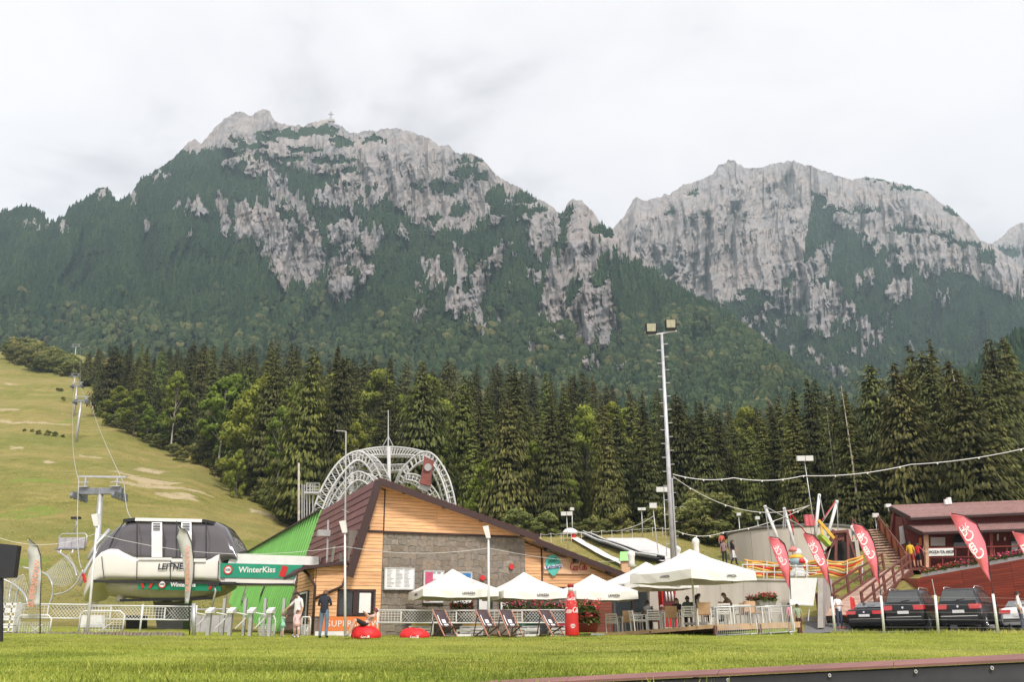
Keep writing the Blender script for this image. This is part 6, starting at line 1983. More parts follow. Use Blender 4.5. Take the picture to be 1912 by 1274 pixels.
barrier(B1, B2, 1.18, 'grey steel crowd barrier at the end of the terrace near the car park')
# drinks machine, concrete wall, white board
vm = at(1253, 1172, 44.5)
v_ = thing('vending_machine', 'bright red drinks cooler behind the terrace tables', 'drinks cooler', vm, 0.15)
MB().box((0, 0.3, 0.98), (0.72, 0.6, 1.96)).build('cabinet', m_red, v_, local=True)
dr = MB().box((0, -0.02, 1.25), (0.56, 0.04, 1.1)).build('door', mat('dark_red_glass', (0.10, 0.01, 0.01), 0.15), v_, local=True)
for k in range(3):
    MB().tube([(-0.16 + 0.16 * k, -0.06, 1.2), (-0.16 + 0.16 * k, -0.06, 1.55), (-0.16 + 0.16 * k, -0.06, 1.68)], [0.05, 0.05, 0.02], 8).build('bottle_print', white, dr, True, local=True)
MB().bar((0.3, -0.06, 1.0), (0.3, -0.06, 1.5), 0.03).build('handle', m_galv, dr, local=True)
cw = [at(1212, 1150, 47), at(1476, 1155, 47), at(1476, 1085, 47), at(1212, 1082, 47)]
cwo = thing('concrete_wall', 'pale streaked concrete retaining wall behind the terrace', 'wall', cw[0])
npn = 6
for k in range(npn):
    f0, f1 = (k + 0.004) / npn, (k + 0.996) / npn
    MB().prism([lerp(cw[0], cw[1], f0) - UP * 1.2, lerp(cw[0], cw[1], f1) - UP * 1.2, lerp(cw[3], cw[2], f1), lerp(cw[3], cw[2], f0)], (0, 0.35, 0)).build('panel', m_concrete, cwo)
MB().bar(cw[3] + UP * 0.04 + V(0, 0.17, 0), cw[2] + UP * 0.04 + V(0, 0.17, 0), 0.5, 0.1).build('coping', m_concrete, cwo)
c2 = [at(1524, 1150, 46.5), at(1545, 1150, 50), at(1545, 1082, 50), at(1527, 1080, 46.5)]
tag(MB().prism([c2[0] - UP * 0.6, c2[1] - UP * 0.6, c2[2], c2[3]], (0.3, 0.1, 0)).build('concrete_pier', mat('grey_concrete', (0.42, 0.385, 0.35), 0.9, var=0.15), None, origin=c2[0]), 'grey concrete pier beside the wooden ramp', 'pier')
wb = thing('white_board', 'blank white board on a light stand in front of the concrete pier', 'board', at(1500, 1152, 46))
MB().prism([at(1474, 1128, 46), at(1519, 1130, 46), at(1526, 1080, 46), at(1476, 1080, 46)], (0, 0.06, 0)).build('panel', white, wb)
for px in (1482, 1512):
    MB().tube([at(px, 1128, 46.1), at(px - 3, 1160, 46.1)], 0.025, 5).build('leg', m_whsteel, wb)
MB().bar(at(1474, 1129, 45.95), at(1519, 1131, 45.95), 0.06).build('ledge', m_whsteel, wb)
# odds and ends behind the railing
m_yel = mat('mustard_cloth', (0.36, 0.27, 0.05), 0.8)
m_grn = mat('dark_green_cloth', (0.02, 0.12, 0.09), 0.8)
m_wine = mat('wine_cloth', (0.28, 0.02, 0.05), 0.8)
def pallet_seat(px, Y, label, cush):
    p = at(px, 1190, Y)
    t_ = thing('pallet_seat', label, 'seat', p, 0.1, 'pallet seats behind the railing')
    for k in range(3):
        MB().box((0, -0.3, 0.06 + 0.13 * k), (1.0, 0.03, 0.09)).build('slat', white, t_, local=True)
    for k in range(5):
        MB().box((0, -0.28 + 0.14 * k, 0.42), (1.0, 0.1, 0.03)).build('slat', white, t_, local=True)
    for sx in (-1, 0, 1):
        MB().box((0.45 * sx, 0, 0.2), (0.09, 0.58, 0.4)).build('block', white, t_, local=True)
    MB().hexa([(-0.4, -0.28, 0.44), (0.4, -0.28, 0.44), (0.4, 0.28, 0.44), (-0.4, 0.28, 0.44), (-0.36, -0.24, 0.56), (0.36, -0.24, 0.56), (0.36, 0.24, 0.58), (-0.36, 0.24, 0.58)]).build('cushion', cush, t_, local=True)
pallet_seat(785, 39.6, 'white pallet seat with yellow cushion behind the railing', m_yel)
pallet_seat(880, 39.8, 'white pallet seat with mustard and red cushion behind the railing', mat('ochre_cloth', (0.35, 0.22, 0.06), 0.8))
pallet_seat(985, 39.8, 'white pallet seat with green cushion behind the railing', m_grn)
pallet_seat(1045, 39.8, 'white pallet seat with wine red cushion near the bottle', m_wine)
for (px, Y, lab) in ((866, 39.3, 'small white slotted crate under the first parasol'), (993, 39.3, 'small white slotted crate under the second parasol')):
    p = at(px, 1190, Y)
    t_ = thing('plastic_crate', lab, 'crate', p, 0, 'small crates on the lawn')
    for s in (-1, 1):
        MB().box((0, 0.17 * s, 0.25), (0.6, 0.03, 0.08)).box((0, 0.17 * s, 0.06), (0.6, 0.03, 0.1)).build('side', white, t_, local=True)
        MB().box((0.29 * s, 0, 0.15), (0.03, 0.34, 0.29)).build('end', white, t_, local=True)
# ---------------------------------------------------------------- car park, kerb
def strip(name, m_, pts_a, pts_b, dz, n=24, k=6):
    """sheet laid on the ground between two ground polylines"""
    rows = []
    for i in range(k + 1):
        row = []
        for j in range(n + 1):
            f_ = j / n
            def pl(ps):
                s = f_ * (len(ps) - 1)
                q = min(int(s), len(ps) - 2)
                return lerp(Vector(ps[q]), Vector(ps[q + 1]), s - q)
            p = lerp(pl(pts_a), pl(pts_b), i / k)
            row.append((p.x, p.y, ground(p.x, p.y) + dz))
        rows.append(row)
    mb = MB()
    mb.sheet(rows)
    return mb.build(name, m_, None, True)
m_asph = mat('grey_asphalt', (0.15, 0.145, 0.14), 0.9, var=0.2, scale=6, bmp=0.3, bscale=60)
tag(strip('parking_road', m_asph, [gp(1488, 41.5), gp(1700, 41.5), gp(2100, 40.5)], [gp(1505, 48.4), gp(1750, 47.5), gp(2100, 46)], 0.03, 70, 24), 'grey asphalt of the small car park', None, None, 'structure')
kb = thing('kerb', 'pale concrete kerb at the back of the car park', 'kerb', gp(1640, 48.2))
for k in range(16):
    a_, b_ = gp(1500 + 36 * k, 48.6 - k * 0.12), gp(1535 + 36 * k, 48.6 - k * 0.12)
    MB().bar(a_ + UP * 0.10, b_ + UP * 0.10, 0.2, 0.24).build('kerb_stone', mat('pale_kerb', (0.52, 0.50, 0.46), 0.9), kb)
# ---------------------------------------------------------------- tubing hill
def hit(px, py):
    return at(px, py, slope_Y(px, py))
m_mat_w = mat('pale_track_matting', (0.60, 0.57, 0.55), 0.9, var=0.1, scale=1.0)
def lane(name, label, a0, a1, b0, b1, m_, dz, cat):
    pa, pb = [hit(*a0), hit(*a1)], [hit(*b0), hit(*b1)]
    o = strip(name, m_, pa, pb, dz, 20, 4)
    return tag(o, label, cat)
lane('slide_lane', 'narrow white slide lane running down the tubing hill', (1077, 1009), (1190, 1064), (1066, 1011), (1172, 1066), white, 0.35, 'slide')
lane('tubing_mat', 'broad pale matting on the tubing hill', (1132, 1011), (1236, 1056), (1206, 1012), (1300, 1052), m_mat_w, 0.35, 'matting')
cv = thing('conveyor_lift', 'dark conveyor belt lift with pale rails climbing the tubing hill', 'conveyor', hit(1235, 1054))
pa, pb = hit(1083, 1004), hit(1234, 1054)
pts = [lerp(pa, pb, k / 16) for k in range(17)]
pts = [V(p.x, p.y, ground(p.x, p.y)) for p in pts]
sd = V(0.9, 0, 0)
for s in (-0.45, 0.45):
    MB().tube([p + sd * s + UP * 0.75 for p in pts], 0.09, 6).build('rail', m_whsteel, cv, True)
mb = MB()
mb.sheet([[p + sd * -0.4 + UP * 0.5 for p in pts], [p + sd * 0.4 + UP * 0.5 for p in pts]])
mb.build('belt', m_black, cv)
mb = MB()
mb.sheet([[p + sd * 0.47 + UP * 0.7 for p in pts], [p + sd * 0.47 - UP * 0.2 for p in pts]])
mb.build('side_skirt', m_black, cv)
kq = hit(1072, 1010)
ki = thing('start_hut', 'small red hut under a curved white roof at the top of the slide', 'hut', kq)
s_ = mpp(kq.y)
MB().box(kq + UP * 7 * s_, (8 * s_, 5 * s_, 15 * s_)).build('cabin', m_red, ki)
MB().lathe([(15 * s_, 13 * s_), (14 * s_, 17 * s_), (10 * s_, 21 * s_), (3 * s_, 23.5 * s_)], 16, kq - V(7 * s_, 0, 0), 1.0, 0.5).build('roof', white, ki, True)
MB().tube([kq + V(-20 * s_, 0, -0.3), kq + V(-20 * s_, 0, 16 * s_)], 0.08, 6).build('post', m_galv, ki)
hq = at(1168, 1063, 62)
hu = thing('green_hut', 'tiny timber hut with bright green roof on the hill behind the lodge', 'hut', hq)
MB().box(hq + UP * 0.1, (0.6, 0.6, 0.8)).build('body', m_woodlight, hu)
MB().prism([hq + V(-0.45, -0.45, 0.5), hq + V(0.45, -0.45, 0.5), hq + V(0.3, -0.1, 1.15), hq + V(-0.3, -0.1, 1.15)], (0, 0.5, 0)).build('roof', m_green, hu)
MB().bar(hq - UP * 2.2, hq - UP * 0.3, 0.1).build('post', m_galv, hu)
# rope fence along the top of the hill
ff = thing('rope_fence', 'thin rope fence along the top edge of the tubing hill', 'fence', hit(1085, 1006))
prev = None
for k in range(14):
    p = gp(1010 + 19 * k, 106)
    MB().tube([p, p + UP * 1.1], 0.03, 5).build('post', m_whsteel, ff)
    if prev is not None:
        MB().tube([prev + UP * 1.0, lerp(prev, p, 0.5) + UP * 0.9, p + UP * 1.0], 0.02, 4).build('rope', m_whsteel, ff)
    prev = p
for k in range(7):
    p = gp(1085 + 10 * k, 74)
    tag(MB().tube([p, p + UP * 1.2], 0.03, 5).build('marker_pole', m_whsteel, None, origin=p), 'thin white marker pole beside the slide lane', 'pole', 'marker poles beside the slide')
# ---------------------------------------------------------------- floodlights
def hill_lamp(pt, pb, label, Y=None, double=True, size=0.26, group='floodlight poles on the hill'):
    Y = Y or slope_Y(*pb)
    a_ = at(pb[0], pb[1], Y)
    b_ = at(pt[0], pt[1], Y)
    t_ = thing('floodlight_pole', label, 'lamp pole', a_, 0, group)
    r = 1.0 * mpp(Y)
    MB().tube([a_ - UP * 0.6, b_], [r, r * 0.8], 6).build('pole', m_galv, t_, True)
    for s in ((-1, 1) if double else (0,)):
        q = b_ + V(s * size * 1.1, -0.1, 0.1)
        MB().hexa([q + V(-size, -size * 0.4, -size * 0.7), q + V(size, -size * 0.4, -size * 0.7), q + V(size, size * 0.5, -size * 0.5), q + V(-size, size * 0.5, -size * 0.5), q + V(-size, -size * 0.7, size * 0.6), q + V(size, -size * 0.7, size * 0.6), q + V(size, size * 0.2, size * 0.8), q + V(-size, size * 0.2, size * 0.8)]).build('lamp_head', white, t_)
for (pt, pb, dbl, sz, lab) in (((1058, 962), (1061, 1028), True, 0.3, 'floodlight pole beside the curved white hut roof'), ((1068, 953), (1069, 1006), False, 0.25, 'thin floodlight pole just behind the curved white hut roof'), ((1198, 953), (1200, 1004), True, 0.22, 'thin twin floodlight pole above the pale matting'), ((1219, 947), (1231, 1046), False, 0.35, 'leaning square floodlight on the pale matting'), ((1239, 917), (1245, 1046), True, 0.35, 'tall floodlight pole close beside the big mast'), ((1277, 950), (1281, 1000), True, 0.22, 'thin twin floodlight pole just right of the big mast'), ((1330, 961), (1331, 1018), True, 0.22, 'twin floodlight pole rising from the bushes'), ((1379, 963), (1385, 1036), False, 0.22, 'single floodlight pole in front of the tank'), ((1414, 970), (1424, 1042), False, 0.22, 'single floodlight pole before the middle of the tank')):
    hill_lamp(pt, pb, lab, None, dbl, sz)
hill_lamp((1502, 860), (1523, 1000), 'tall leaning twin floodlight pole over the play area', 60, True, 0.26)
hill_lamp((1634, 966), (1640, 1010), 'small floodlight pole above the upper stairs', 68, False, 0.22)
MY = 60.0
ma = gp(1262, MY)
mt = at(1235.5, 624, MY)
mast = thing('floodlight_mast', 'very tall steel mast with two black floodlights and climbing rungs', 'mast', ma)
MB().tube([ma - UP * 0.5, lerp(ma, mt, 0.5), mt], [0.21, 0.15, 0.09], 12).build('column', mat('pale_galvanised', (0.52, 0.51, 0.53), 0.4, 0.3), mast, True)
rg = MB()
for k in range(34):
    p = lerp(ma, mt, 0.12 + 0.84 * k / 33)
    s = 1 if k % 2 else -1
    MB().bar(p, p + V(0.42 * s, 0, 0.02), 0.035).build('rung', m_galv, mast)
MB().tube([lerp(ma, mt, 0.1) + V(0.2, -0.2, 0), lerp(ma, mt, 0.45) + V(0.17, -0.17, 0)], 0.05, 6).build('conduit', m_galv, mast)
MB().bar(mt + V(-0.95, 0, -0.1), mt + V(1.1, 0, 0.22), 0.09).build('crossbar', m_galv, mast)
for (dx, dz) in ((-0.75, 0.35), (0.68, 0.62)):
    q = mt + V(dx, -0.15, dz)
    hd = MB().hexa([q + V(-0.36, -0.1, -0.36), q + V(0.36, -0.1, -0.36), q + V(0.36, 0.3, -0.3), q + V(-0.36, 0.3, -0.3), q + V(-0.42, -0.35, 0.32), q + V(0.36, -0.35, 0.32), q + V(0.36, 0.2, 0.36), q + V(-0.42, 0.2, 0.36)]).build('lamp_head', m_plastic_black, mast)
    MB().prism([q + V(-0.34, -0.17, -0.24), q + V(0.28, -0.17, -0.24), q + V(0.28, -0.39, 0.28), q + V(-0.36, -0.39, 0.28)], (0, 0.02, 0.0)).build('lens', mat('lamp_lens', (0.52, 0.50, 0.36), 0.25, var=0.2, scale=6), hd)
    MB().box(q + V(0.52, 0.1, 0.1), (0.25, 0.12, 0.12)).build('ballast', m_plastic_black, hd)
wire('light_string', [at(1256, 886, 60), at(1370, 893, 60), at(1500, 889, 60), at(1700, 868, 58), at(1960, 826, 54)], 0.03, 'long string of bulbs slung from the mast across the spruces to the right', 'light string', 0.25, 'strings of bulbs', white, 10, 3)
wire('light_string', [at(1256, 890, 60), at(1512, 944, 60)], 0.03, 'string of bulbs sagging from the mast to the leaning floodlight pole', 'light string', 1.3, 'strings of bulbs', m_rope, 16, 4)
wire('light_string', [at(1262, 992, 60), at(1350, 995, 60), at(1512, 944, 60)], 0.03, 'low string of bulbs rising over the tank to the leaning floodlight pole', 'light string', 0.3, 'strings of bulbs', m_rope, 14, 4)
wire('zip_cable', [at(1160, 990, 80), at(1222, 963, 80)], 0.03, 'short slack cable running up to the leaning square floodlight', 'cable', 0.2)
# ---------------------------------------------------------------- concrete tank
TYc = 90.0
tl_, tr_ = at(1366, 1000, TYc), at(1600, 1000, TYc)
tR = (tr_.x - tl_.x) / 2
tc_ = V((tl_.x + tr_.x) / 2, TYc + 1, 0)
ztop = at(1440, 988, TYc - 4).z
gz_ = ground(tc_.x, TYc) - 3
tank = thing('concrete_tank', 'large round pale concrete tank behind the play area', 'tank', (tc_.x, tc_.y, gz_))
m_tank = mat('tank_concrete', (0.50, 0.45, 0.39), 0.9, var=0.14, scale=0.5, stretch=(1, 1, 0.25), bmp=0.3)
for k in range(20):
    a0, a1 = 2 * pi * (k + 0.01) / 20, 2 * pi * (k + 0.99) / 20
    ring = [(tR * cos(lerp(a0, a1, j / 3)), tR * sin(lerp(a0, a1, j / 3))) for j in range(4)]
    inn = [(x * 0.96, y * 0.96) for x, y in ring[::-1]]
    MB().prism([(x, y, 0) for x, y in ring + inn], (0, 0, ztop - gz_)).build('panel', m_tank, tank, local=True)
MB().lathe([(tR * 1.015, ztop - gz_), (tR * 1.015, ztop - gz_ + 0.28), (tR * 0.9, ztop - gz_ + 0.3)], 48).build('rim', mat('dark_rim', (0.12, 0.11, 0.10), 0.9), tank, True, local=True)
# ---------------------------------------------------------------- play area: bungee poles, striped netting, tower, painted figure
bj = thing('bungee_frame', 'bungee trampoline frame with leaning pale poles and red cords', 'trampoline', at(1500, 1050, 62))
for (a_, b_) in (((1428, 945), (1462, 1030)), ((1464, 949), (1485, 1026)), ((1530, 924), (1522, 1000)), ((1563, 936), (1546, 1000))):
    MB().tube([at(a_[0], a_[1], 62), at(b_[0], b_[1], 61)], 0.11, 8).build('pole', m_whsteel, bj, True)
m_cord = mat('grey_cord', (0.35, 0.35, 0.34), 0.7)
for (a_, b_, m_) in (((1428, 946), (1436, 1000), m_cord), ((1428, 946), (1500, 985), m_cord), ((1464, 950), (1462, 990), m_cord), ((1466, 950), (1466, 990), m_cord), ((1470, 952), (1508, 1000), m_red), ((1474, 952), (1482, 1000), m_red), ((1530, 925), (1540, 970), m_cord), ((1563, 937), (1565, 1000), m_cord), ((1561, 937), (1530, 985), m_cord), ((1560, 937), (1535, 972), m_red)):
    MB().tube([at(a_[0], a_[1], 61.8), at(b_[0], b_[1], 61.5)], 0.035, 4).build('cord', m_, bj)
rp = at(1512, 978, 60.5)
MB().box(rp + UP * 0.2, (0.62, 0.3, 0.75)).build('padding', mat('pink_padding', (0.62, 0.12, 0.14), 0.6), bj)
m_yb = mat('yellow_paint', (0.72, 0.42, 0.04), 0.5)
m_lime = mat('lime_paint', (0.42, 0.55, 0.08), 0.5)
pf = thing('play_tower', 'dark timber play tower with yellow beam and lime slide', 'play tower', at(1575, 1055, 61))
MB().bar(at(1528, 972, 60), at(1557, 1006, 60), 0.18).build('beam', m_yb, pf)
MB().bar(at(1533, 975, 60), at(1535, 1000, 60), 0.12).build('beam', m_yb, pf)
MB().prism([at(1531, 1000, 60), at(1536, 996, 60), at(1553, 1014, 60), at(1550, 1020, 60)], (0, 0.8, 0)).build('slide', m_lime, pf)
m_tim = mat('maroon_timber', (0.14, 0.04, 0.028), 0.65, var=0.2, rnd=0.12)
for (a_, b_) in (((1540, 1050), (1556, 990)), ((1600, 1052), (1580, 990)), ((1560, 1048), (1561, 1000)), ((1584, 1048), (1582, 1000)), ((1541, 1032), (1560, 1012)), ((1552, 995), (1584, 992)), ((1542, 1012), (1575, 1006))):
    MB().bar(at(a_[0], a_[1], 60.6), at(b_[0], b_[1], 60.6), 0.17).build('timber', m_tim, pf)
MB().prism([at(1546, 1048, 61.5), at(1600, 1048, 61.5), at(1596, 1012, 61.5), at(1556, 1012, 61.5)], (0, 0.1, 0)).build('dark_den', m_dark, pf)  # near-black sheet that stands in for the shade inside the open tower
MB().prism([at(1552, 1012, 60.8), at(1588, 1012, 60.8), at(1582, 992, 60.8), at(1560, 992, 60.8)], (0, 0.1, 0)).build('board_wall', m_tim, pf)
cols = [(0.62, 0.30, 0.05), (0.66, 0.50, 0.16), (0.62, 0.05, 0.02), (0.68, 0.38, 0.07), (0.55, 0.45, 0.25), (0.64, 0.07, 0.02), (0.66, 0.42, 0.10)]
sn_ = thing('striped_netting', 'wavy red, orange and yellow striped safety netting around the play area', 'netting', at(1500, 1078, 58))
tops = [(1390, 1044), (1430, 1050), (1480, 1052), (1520, 1046), (1548, 1046), (1575, 1050), (1612, 1036)]
for k, c_ in enumerate(cols):
    rows = []
    for i in range(3):
        f_ = (k + i / 2) / len(cols)
        row = []
        for j in range(31):
            px = lerp(1390, 1612, j / 30)
            yt = float(interp(tops, px))
            row.append(at(px, yt + 30 * f_ + 1.2 * sin(j * 0.9 + k), 58 + 0.25 * sin(j * 0.7 + k * 0.3)))
        rows.append(row)
    mb = MB()
    mb.sheet(rows)
    o = mb.build('stripe', mat('stripe_%d' % k, c_, 0.8, var=0.15), sn_, True)
    o.modifiers.new('thickness', 'SOLIDIFY').thickness = 0.01
for px in (1395, 1432, 1470, 1508, 1545, 1582, 1610):
    MB().tube([at(px, 1088, 57.8), at(px, 1048, 57.8)], 0.04, 5).build('post', m_whsteel, sn_)
fg = at(1490, 1079, 56.5)
fo = thing('painted_figure', 'white painted statue with yellow scarf and blue and red bands', 'statue', fg)
MB().lathe([(0.55, 0), (0.6, 0.12), (0.42, 0.3), (0.3, 0.6), (0.36, 0.8)], 14, (0.05, 0, 0), 1.1, 0.8).build('base', white, fo, True, local=True)
MB().lathe([(0.36, 0.75), (0.46, 0.9), (0.44, 1.15)], 14).build('band', mat('pale_blue_paint', (0.30, 0.40, 0.46), 0.5), fo, True, local=True)
MB().lathe([(0.2, 0.82), (0.25, 0.9), (0.2, 1.1)], 10, (0.22, -0.3, 0)).build('pouch', m_red, fo, True, local=True)
MB().lathe([(0.43, 1.1), (0.48, 1.22), (0.34, 1.36)], 14).build('scarf', m_yb, fo, True, local=True)
MB().lathe([(0.2, 1.3), (0.30, 1.42), (0.31, 1.55), (0.22, 1.7), (0.05, 1.76)], 14, (0.1, 0, 0)).build('head', white, fo, True, local=True)
MB().lathe([(0.32, 1.58), (0.27, 1.72), (0.12, 1.86), (0.02, 1.9)], 14, (-0.1, 0, 0)).build('cap', mat('coral_paint', (0.62, 0.18, 0.16), 0.5), fo, True, local=True)
for s in (-1, 1):
    MB().tube([(0.4 * s, 0, 1.15), (0.62 * s, -0.1, 0.95), (0.5 * s, -0.25, 0.75)], [0.12, 0.1, 0.07], 8).build('arm', white, fo, True, local=True)
# low railing in front of the play area
rl_ = thing('play_railing', 'thin pale metal railing in front of the striped netting', 'railing', at(1400, 1082, 56))
for yy in (1055, 1068):
    MB().tube([at(1385, yy, 56), at(1525, yy + 3, 56)], 0.03, 5).build('rail', m_whsteel, rl_)
for px in range(1386, 1526, 20):
    MB().tube([at(px, 1084, 56), at(px, 1054, 56)], 0.03, 5).build('post', m_whsteel, rl_)
# ---------------------------------------------------------------- red timber house on the terrace
m_rhouse = mat('dark_red_boards', (0.16, 0.022, 0.016), 0.6, var=0.22, rnd=0.14, stretch=(0.6, 0.6, 6))
m_rtile = mat('brown_pink_roof_tile', (0.36, 0.215, 0.195), 0.55, var=0.15, rnd=0.1)
house = thing('timber_house', 'dark red timber house with tiled brown roof and porch on the terrace', 'house', at(1700, 1066, 66))
def tiled(name, e0, e1, r0, r1, n, waves, parent):
    for k in range(n):
        rows = []
        for (f_, lift) in ((k / n, 0.06), ((k + 1) / n, 0.0)):
            row = []
            for j in range(waves * 4 + 1):
                s = j / (waves * 4)
                p = lerp(lerp(e0, e1, s), lerp(r0, r1, s), f_)
                row.append(p + UP * (lift + 0.035 * sin(2 * pi * j / 4)))
            rows.append(row)
        rows.insert(0, [p - UP * 0.07 for p in rows[0]])
        mb = MB()
        mb.sheet(rows)
        mb.build(name, m_rtile, parent)
tiled('roof_course', at(1700, 968, 64.5), at(2010, 953, 60), at(1662, 947, 70), at(2010, 934, 65.5), 8, 70, house)
MB().bar(at(1662, 946, 70), at(2010, 933, 65.5), 0.3, 0.14).build('ridge_cap', m_rtile, house)
MB().bar(at(1660, 948, 69.9), at(1699, 969, 64.4), 0.1, 0.35).build('verge_board', m_fascia, house)
MB().bar(at(1700, 970, 64.4), at(2010, 955.5, 59.9), 0.12, 0.16).build('gutter', m_fascia, house)
tiled('porch_course', at(1722, 995, 62.0), at(2010, 985, 57.5), at(1692, 982, 65.6), at(2010, 971, 61.2), 6, 70, house)
MB().bar(at(1722, 997, 61.9), at(2010, 987, 57.4), 0.12, 0.16).build('gutter', m_fascia, house)
MB().bar(at(1690, 982, 65.6), at(1722, 997, 61.9), 0.1, 0.25).build('verge_board', m_fascia, house)
A0, A1 = at(1702, 1066, 65.5), at(2010, 1066, 61)
nrow = 22
for k in range(nrow):
    z0, z1 = k / nrow, (k + 0.94) / nrow
    h_ = at(1702, 966, 65.5).z - A0.z
    MB().hexa([A0 + UP * h_ * z0, A1 + UP * h_ * z0, A1 + UP * h_ * z0 + V(0, 0.05, 0), A0 + UP * h_ * z0 + V(0, 0.05, 0), A0 + UP * h_ * z1, A1 + UP * h_ * z1, A1 + UP * h_ * z1 + V(0, 0.05, 0), A0 + UP * h_ * z1 + V(0, 0.05, 0)]).build('plank', m_rhouse, house)
MB().prism([A0 + V(0, 0.06, -0.3), A1 + V(0, 0.06, -0.3), A1 + V(0, 0.06, h_), A0 + V(0, 0.06, h_)], (0, 0.2, 0)).build('wall_core', m_dark, house)
G0 = at(1660, 1050, 71)
MB().prism([A0 - UP * 0.3 + V(0.1, 0.3, 0), G0, at(1664, 962, 70.5), A0 + UP * h_ + V(0.1, 0.3, 0)], (0.2, 0.1, 0)).build('side_wall', m_rhouse, house)
MB().bar(at(1660, 1040, 69), at(1672, 958, 69), 0.35).build('gable_brace', m_rhouse, house)
def hface(name, px0, py0, px1, py1, d, m_, parent=house, th=0.05):
    P0, Nn = A0 - V(0, d, 0), (A1 - A0).cross(UP).normalized()
    p = [onp(px0, py1, P0, Nn), onp(px1, py1, P0, Nn), onp(px1, py0, P0, Nn), onp(px0, py0, P0, Nn)]
    return MB().prism(p, (0, th, 0)).build(name, m_, parent)
hface('menu_board', 1738, 1004, 1765, 1020, 0.12, white)
w_ = hface('window', 1781, 1000, 1805, 1024, 0.1, m_glass)
hface('window', 1888, 1004, 1912, 1030, 0.1, m_glass)
hface('white_poster', 1889, 1016, 1900, 1030, 0.16, white)
hface('life_vest', 1716, 1005, 1721, 1020, 0.2, m_orange)
for px in (1848, 1862, 1875):
    hface('small_ornament', px, 1004 if px != 1862 else 998, px + 3, 1010, 0.12, white)
MB().prism([at(1682, 1018, 66), at(1703, 1010, 66), at(1702, 988, 66), at(1692, 980, 66), at(1680, 984, 66)], (0, 0.1, 0)).build('white_shutter', white, house)
MB().bar(at(1731, 1064, 62.4), at(1729, 996, 62.4), 0.24).build('porch_post', m_woodlight, house)
for px in (1850, 1960):
    MB().bar(at(px, 1062, 60.5), at(px, 990, 60.5), 0.2).build('porch_post', m_rhouse, house)
MB().hexa([at(1688, 1066, 61.5), at(2010, 1062, 57), at(2010, 1062, 61), at(1688, 1066, 66), at(1688, 1061, 61.5), at(2010, 1057, 57), at(2010, 1057, 61), at(1688, 1061, 66)]).build('porch_floor', m_tim, house)
rail = thing('porch_railing', 'dark porch railing in front of the red house', 'railing', at(1735, 1062, 61.4))
for yy in (1024, 1042):
    MB().bar(at(1736, yy, 61.2), at(2010, yy - 6, 57.2), 0.08).build('rail', m_rhouse, rail)
for px in range(1736, 1930, 24):
    MB().bar(at(px, 1062, 61.2 - (px - 1736) * 0.0145), at(px, 1022, 61.2 - (px - 1736) * 0.0145), 0.07).build('post', m_rhouse, rail)
sg = thing('photo_sign', 'white sign with black capital letters on the porch railing', 'sign', at(1757, 1038, 61.0))
c0, c1, c2_, c3 = at(1734, 1039, 60.3), at(1781, 1038, 59.9), at(1780, 1024, 59.9), at(1734, 1025, 60.3)
MB().prism([c0, c1, c2_, c3], (0, 0.05, 0)).build('panel', white, sg)
put_flat('lettering', text_mesh('POZA TA AICI!', 0.245, mat('black_letters', (0.02, 0.02, 0.02), 0.6), 0.008, 0.004, 0, 0.92), sg, (c0 + c1 + c2_ + c3) / 4 - V(0, 0.06, 0), c1 - c0, c3 - c0)
ol = thing('roof_lamp', 'white twin lamp standing on the ridge of the red house', 'lamp', at(1770, 946, 68))
MB().box(at(1768, 938, 68), (0.35, 0.25, 0.4)).build('lamp_head', white, ol)
MB().box(at(1772, 936, 68), (0.25, 0.3, 0.5)).build('lamp_head', white, ol)
MB().bar(at(1770, 948, 68), at(1770, 940, 68), 0.08).build('bracket', m_galv, ol)
tag(MB().box(at(1658, 945, 69.5), (0.4, 0.3, 0.25)).bar(at(1660, 956, 69.5), at(1658, 945, 69.5), 0.06).build('corner_lamp', white, None, origin=at(1660, 956, 69.5)), 'white lamp on the left roof corner of the red house', 'lamp')
# red board retaining wall with flower boxes
R0, R1 = at(1722, 1150, 52.5), at(2010, 1158, 46.5)
T0, T1_ = at(1722, 1081, 52.5), at(2010, 1030, 46.5)
rw = thing('retaining_wall', 'glossy red-brown board retaining wall behind the parked cars', 'wall', R0)
m_rwall = mat('red_stained_boards', (0.24, 0.035, 0.014), 0.4, var=0.25, scale=2, rnd=0.2, stretch=(0.5, 0.5, 6))
for seg in range(3):
    s0, s1 = (seg + 0.003) / 3, (seg + 0.997) / 3
    hL = T0.z - R0.z + 0.5
    hR = T1_.z - R1.z + 0.5
    nr_ = 26
    for k in range(nr_):
        p = []
        for (s, zf) in ((s0, k / nr_), (s1, k / nr_), (s1, (k + 0.9) / nr_), (s0, (k + 0.9) / nr_)):
            b_ = lerp(R0, R1, s) - UP * 0.5
            p.append(b_ + UP * (lerp(hL, hR, s) * zf))
        MB().prism(p, (0, 0.05, 0)).build('plank', m_rwall, rw)
MB().prism([R0 - UP * 0.5 + V(0, 0.06, 0), R1 - UP * 0.5 + V(0, 0.06, 0), T1_ + V(0, 0.06, 0), T0 + V(0, 0.06, 0)], (0, 0.2, 0)).build('backing', m_dark, rw)
MB().prism([R0 - UP * 0.5, R0 + V(0.6, 4.5, -0.2), T0 + V(0.6, 4.5, 0.3), T0], (0.1, 0, 0)).build('end_face', m_rwall, rw)
MB().bar(T0 + V(0, 0.1, 0.03), T1_ + V(0, 0.1, 0.03), 0.3, 0.06).build('coping', m_rwall, rw)
ang = atan2(T1_.y - T0.y, T1_.x - T0.x)
